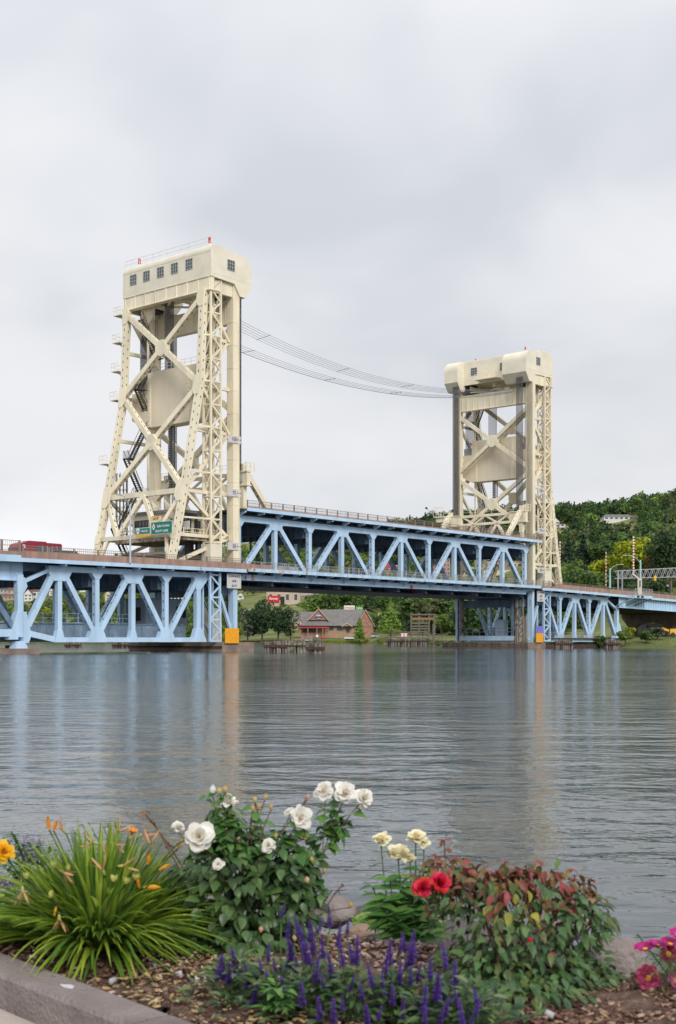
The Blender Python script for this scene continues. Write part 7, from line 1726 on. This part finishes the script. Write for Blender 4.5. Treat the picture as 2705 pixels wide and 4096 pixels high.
SPK = [(893, 3829, 3915), (947, 3800, 3903), (1050, 3840, 3886), (1073, 3800, 3840), (1105, 3840, 3886), (1125, 3617, 3668), (1155, 3770, 3870), (1172, 3755, 3880), (1197, 3665, 3743), (1254, 3720, 3812), (1271, 3680, 3731), (1263, 3840, 3932), (1320, 3651, 3703), (1352, 3731, 3783), (1389, 3680, 3731), (1427, 3777, 3852), (1372, 3806, 3858), (1280, 4013, 4076), (1335, 4001, 4096), (1369, 3984, 4041), (1472, 4050, 4096),
 (1538, 3812, 3914), (1641, 3727, 3798), (1630, 3798, 3870), (1648, 3805, 3860), (1784, 3798, 3870), (1820, 3874, 3937), (1753, 3900, 4003), (1740, 3920, 4000), (1695, 3959, 4048), (1779, 3990, 4070), (1913, 3972, 4026), (1882, 4057, 4093), (1467, 4048, 4090), (1641, 3887, 3941), (1534, 3914, 3981), (1514, 4040, 4080), (1240, 3790, 3850), (1410, 3800, 3850), (1300, 3900, 3960), (1600, 3760, 3810), (1660, 3770, 3830), (1900, 4000, 4060), (870, 3850, 3920), (915, 3860, 3930), (990, 3880, 3950), (1080, 3900, 3960), (1010, 3960, 4020), (1140, 3930, 3990), (1210, 3950, 4020), (1180, 3860, 3930), (1225, 3780, 3850), (1290, 3770, 3830), (1330, 3840, 3910), (1400, 3900, 3960), (1450, 3930, 4000), (1490, 3880, 3940), (1570, 3950, 4020), (1600, 3860, 3930), (1670, 3860, 3920), (1610, 4020, 4080), (1700, 4040, 4090), (1560, 3790, 3850), (1620, 3740, 3800), (1720, 3850, 3910), (1830, 3960, 4020), (1850, 4030, 4090), (1760, 4030, 4090), (1240, 3700, 3760), (1215, 3720, 3790), (1150, 3690, 3750)]
centers = [(960, 3985, 'leftmost'), (1120, 4010, 'second from the left'), (1270, 4040, 'in the middle left'), (1430, 4060, 'in the middle'), (1600, 4050, 'in the middle right'), (1760, 4085, 'second from the right'), (1900, 4110, 'rightmost')]
SALV = []
for x, y, nm in centers:
    Z = 1.23 * 5100 / (y + 40 - 2560); c = Vector(((x - 1352) / 5100 * Z, Z, SOILZ))
    SALV.append((x, thing('salvia', c, 'purple flowering salvia plant, the %s of the row' % nm if 'middle' not in nm else 'purple flowering salvia plant %s of the row' % nm, 'salvia', 'purple salvia along the front of the bed'), c, Z))
for x, y0, y1 in SPK:
    sx, r, c, Z = min(SALV, key=lambda q: abs(q[0] - x) + (0 if q[3] > 0 else 0)); Zs = c.y + (3980 - (y0 + y1) / 2) / 400 * .28 - .10
    a = fg(x, y1, Zs); b = fg(x + random.uniform(-22, 22), y0 - random.uniform(5, 40), Zs); ln = (b - a).length
    stem(r, bez(c + Vector((random.uniform(-.03, .03), 0, 0)), a, Vector(((a.x - c.x) * .2, 0, 0))), .0026, STEMG); inst('flower_spike', random.choice(SPM), a, b - a, Vector((0, -1, 0)), ln, r)
    for k in range(1): pass
for x, r, c, Z in SALV:
    items = []
    for k in range(240):
        a = random.uniform(0, 6.28); rad = abs(random.gauss(0, .09)); h = random.uniform(.0, .165) * (1 - rad * 3.2) + .015; p = c + Vector((math.cos(a) * rad, math.sin(a) * rad * .8, max(.02, h)))
        items.append((random.choice(SL[:9]), p, Vector((math.cos(a), math.sin(a), random.uniform(.0, 1.3))), UP + Vector((0, -.4, 0)), random.uniform(.03, .058)))
    for me, p, d_, n_, s_ in items[:110]: inst('leaf', me, p, d_, n_, s_, r)
    joined_leaves('inner_leaves', None, items[110:], r)
# low plants between the salvias at the bottom edge
FG_ = lm('bright_green_leaf', (.10, .24, .05), .25, .45); FL = [leaf_mesh('leaf', FG_, .42, .15, .15 + .1 * k) for k in range(3)]
for x, y, lab in ((1105, 4075, 'low bright green seedling at the bottom edge left of the salvia spikes'), (1560, 4060, 'low green leafy plant between the lower salvia spikes')):
    c = ground_pt(x, y + 25); r = thing('leafy_plant', c, lab, 'plant')
    for k in range(60):
        a = random.uniform(0, 6.28); h = random.uniform(.01, .13); p = c + Vector((math.cos(a) * .03 * random.random(), math.sin(a) * .03, h)); inst('leaf', random.choice(FL), p, Vector((math.cos(a), math.sin(a), .3)), UP, random.uniform(.035, .07), r)
    stem(r, [c, c + UP * .14], .004, STEMG)
# -- yellow green ground plant by the water
sd_ = fg(1500, 3745, 6.15); r = thing('sedum_patch', sd_, 'yellow green cushion plant between the rocks and the water', 'ground plant')
SG = lm('lime_leaf', (.25, .42, .04), .3, .5); sl_ = leaf_mesh('leaf', SG, .8, .1, .2)
it = []
for k in range(900):
    x = random.uniform(1415, 1585); y = random.uniform(3655, 3740) + (12 * math.sin(x * .05)); p = fg(x, y, 6.0 + random.uniform(-.05, .35)); a = random.uniform(0, 6.28); it.append((sl_, p, Vector((math.cos(a), math.sin(a), .3)), UP, random.uniform(.012, .024)))
for q in it[:200]: inst('leaf', *q, r)
joined_leaves('inner_leaves', None, it[200:], r)
stem(r, [sd_ + Vector((0, 0, -.1)), sd_ + Vector((0, 0, .05))], .006, STEMG)
# -- cosmos at the right edge
CG = lm('feathery_green', (.13, .23, .055), .2, .6); cl_ = leaf_mesh('leaf', CG, .07, .1, .35, seg=3)
CP = [lm('magenta_petal', (.50, .02, .22), .25, .5, .12), lm('crimson_petal', (.28, .008, .06), .2, .5, .15), lm('pink_petal', (.60, .13, .36), .3, .5, .1)]
CPM = [petal_mesh('petal', m_, w=.78, curl=.25, cup=.1, seg=4) for m_ in CP]; YC = mat('yellow_flower_heart', (.72, .34, .02), .8, .2, 40)
cc = Vector((1.20, 4.5, SOILZ)); cs = thing('cosmos', cc, 'pink and crimson cosmos flowers with feathery leaves at the right edge', 'cosmos')
for x, y, rad, fc, m_ in ((2582, 3800, .038, (-.2, -.15, 1), 0), (2632, 3788, .036, (.15, -.1, 1), 0), (2680, 3780, .034, (.1, -.25, 1), 0), (2592, 3912, .042, (-.1, -.9, .35), 1), (2672, 3815, .03, (.1, -.8, .2), 1), (2672, 3958, .042, (.1, -.35, .9), 2), (2700, 3925, .036, (.3, -.6, .6), 2), (2712, 3742, .03, (0, -.4, .8), 0), (2760, 3860, .04, (0, -.8, .5), 2)):
    p = fg(x, y, 4.45); stem(cs, bez(cc + Vector((random.uniform(-.08, .1), 0, 0)), p, Vector(((cc.x - p.x) * .3, 0, .03))), .002, CG, 'flower_stem')
    f = Vector(fc).normalized(); q = f.orthogonal().normalized(); mb = MB(); mb.tube([p - f * .004, p + f * .006, p + f * .009], [.006, .0095, .003], 10); h_ = mb.build('flower_heart', YC, cs)
    for k in range(8):
        rot = Quaternion(f, k * math.pi / 4 + .2) @ q; inst('petal', CPM[m_], p, rot + f * .12, f, rad * 1.2, h_)
it = []
for k in range(1700):
    x = random.gauss(2680, 55); y = random.uniform(3800, 4096); p = fg(x, y, 4.5 + random.uniform(-.12, .12)); a = random.uniform(0, 6.28); it.append((cl_, p, Vector((math.cos(a), math.sin(a), random.uniform(0, .9))), UP, random.uniform(.03, .06)))
joined_leaves('feathery_leaves', None, it, cs)
for x, y in ((2548, 3735), (2556, 3742)):
    stem(cs, bez(cc, fg(x, y, 4.5), Vector((0, 0, 0))), .0018, CG)
    for k in range(9): a = random.uniform(0, 6.28); inst('leaf', FL[0], fg(x, y + 8, 4.5), Vector((math.cos(a), math.sin(a), .3)), UP, .014, cs)
# -- plants behind the lily at the left edge
lb = Vector((-1.33, 5.75, SOILZ)); r = thing('marigold_plant', lb, 'yellow bloom on a leafy stem at the left edge beside the lily clump', 'flowering plant')
YF = [lm('golden_petal', (.90, .50, .02), .3, .5), lm('golden_heart', (.80, .38, .02), .3, .5)]
for m_ in YF:
    for k in range(3): PM[(m_.name, k)] = petal_mesh('petal', m_, w=.8, curl=.3, cup=.2, seg=4)
p = fg(12, 3412, 5.0); stem(r, bez(lb, p, Vector((0, 0, .02))), .004, STEMG); bloom(r, p, .042, (.3, -.7, .5), YF, n=(7, 6, 5, 4, 3))
for (x, y) in ((45, 3325), (30, 3360), (60, 3345), (90, 3375), (50, 3400)):
    p = fg(x, y, 5.6); stem(r, bez(lb, p, Vector((0, 0, .02))), .003, STEMG)
    for k in range(10): a = random.uniform(0, 6.28); inst('leaf', random.choice(FL), p + Vector((random.uniform(-.02, .02), 0, random.uniform(-.05, .01))), Vector((math.cos(a), math.sin(a), .2)), UP, random.uniform(.03, .05), r)
lc = Vector((-1.4, 5.9, SOILZ)); r = thing('aster_patch', lc, 'small lilac flowers behind the left side of the lily clump', 'flowering plant')
LIL = lm('lilac_petal', (.24, .12, .34), .2, .6); ll_ = leaf_mesh('petal', LIL, .6, .1, .2, seg=3)
it = [(ll_, fg(random.gauss(115, 42), random.gauss(3400, 30), 5.8 + random.uniform(-.1, .1)), Vector((random.uniform(-1, 1), random.uniform(-1, 1), .5)), UP, random.uniform(.012, .022)) for k in range(260)]
it += [(ll_, fg(random.gauss(25, 30), random.gauss(3545, 14), 5.4), Vector((random.uniform(-1, 1), random.uniform(-1, 1), .5)), UP, random.uniform(.01, .02)) for k in range(160)]
joined_leaves('florets', None, it, r)
it = [(random.choice(FL), fg(random.gauss(110, 55), random.uniform(3390, 3560), 5.85), Vector((random.uniform(-1, 1), random.uniform(-1, 1), .5)), UP, random.uniform(.03, .05)) for k in range(260)]
for q in it[:80]: inst('leaf', *q, r)
joined_leaves('inner_leaves', None, it[80:], r)
for k in range(8): stem(r, bez(lc, fg(random.uniform(30, 180), random.uniform(3390, 3450), 5.8), Vector((0, 0, 0))), .002, STEMG)
# thin dark green plant behind the lily top
vb = Vector((-.95, 5.9, SOILZ - .05)); r = thing('leafy_plant', vb, 'round leaved dark green stems rising behind the top of the lily clump', 'plant')
for x, y in ((330, 3300), (357, 3292), (415, 3310), (430, 3295), (300, 3330), (345, 3350), (460, 3290), (440, 3330)):
    p = fg(x, y, 5.9); pts = bez(vb, p, Vector((0, 0, .02))); stem(r, pts, .002, STEMG)
    for k in range(9): a = random.uniform(0, 6.28); inst('leaf', RL[2 + 3 * (k % 3)], pts[random.randint(5, 7)], Vector((math.cos(a), math.sin(a), .2)), UP, random.uniform(.014, .026), r)
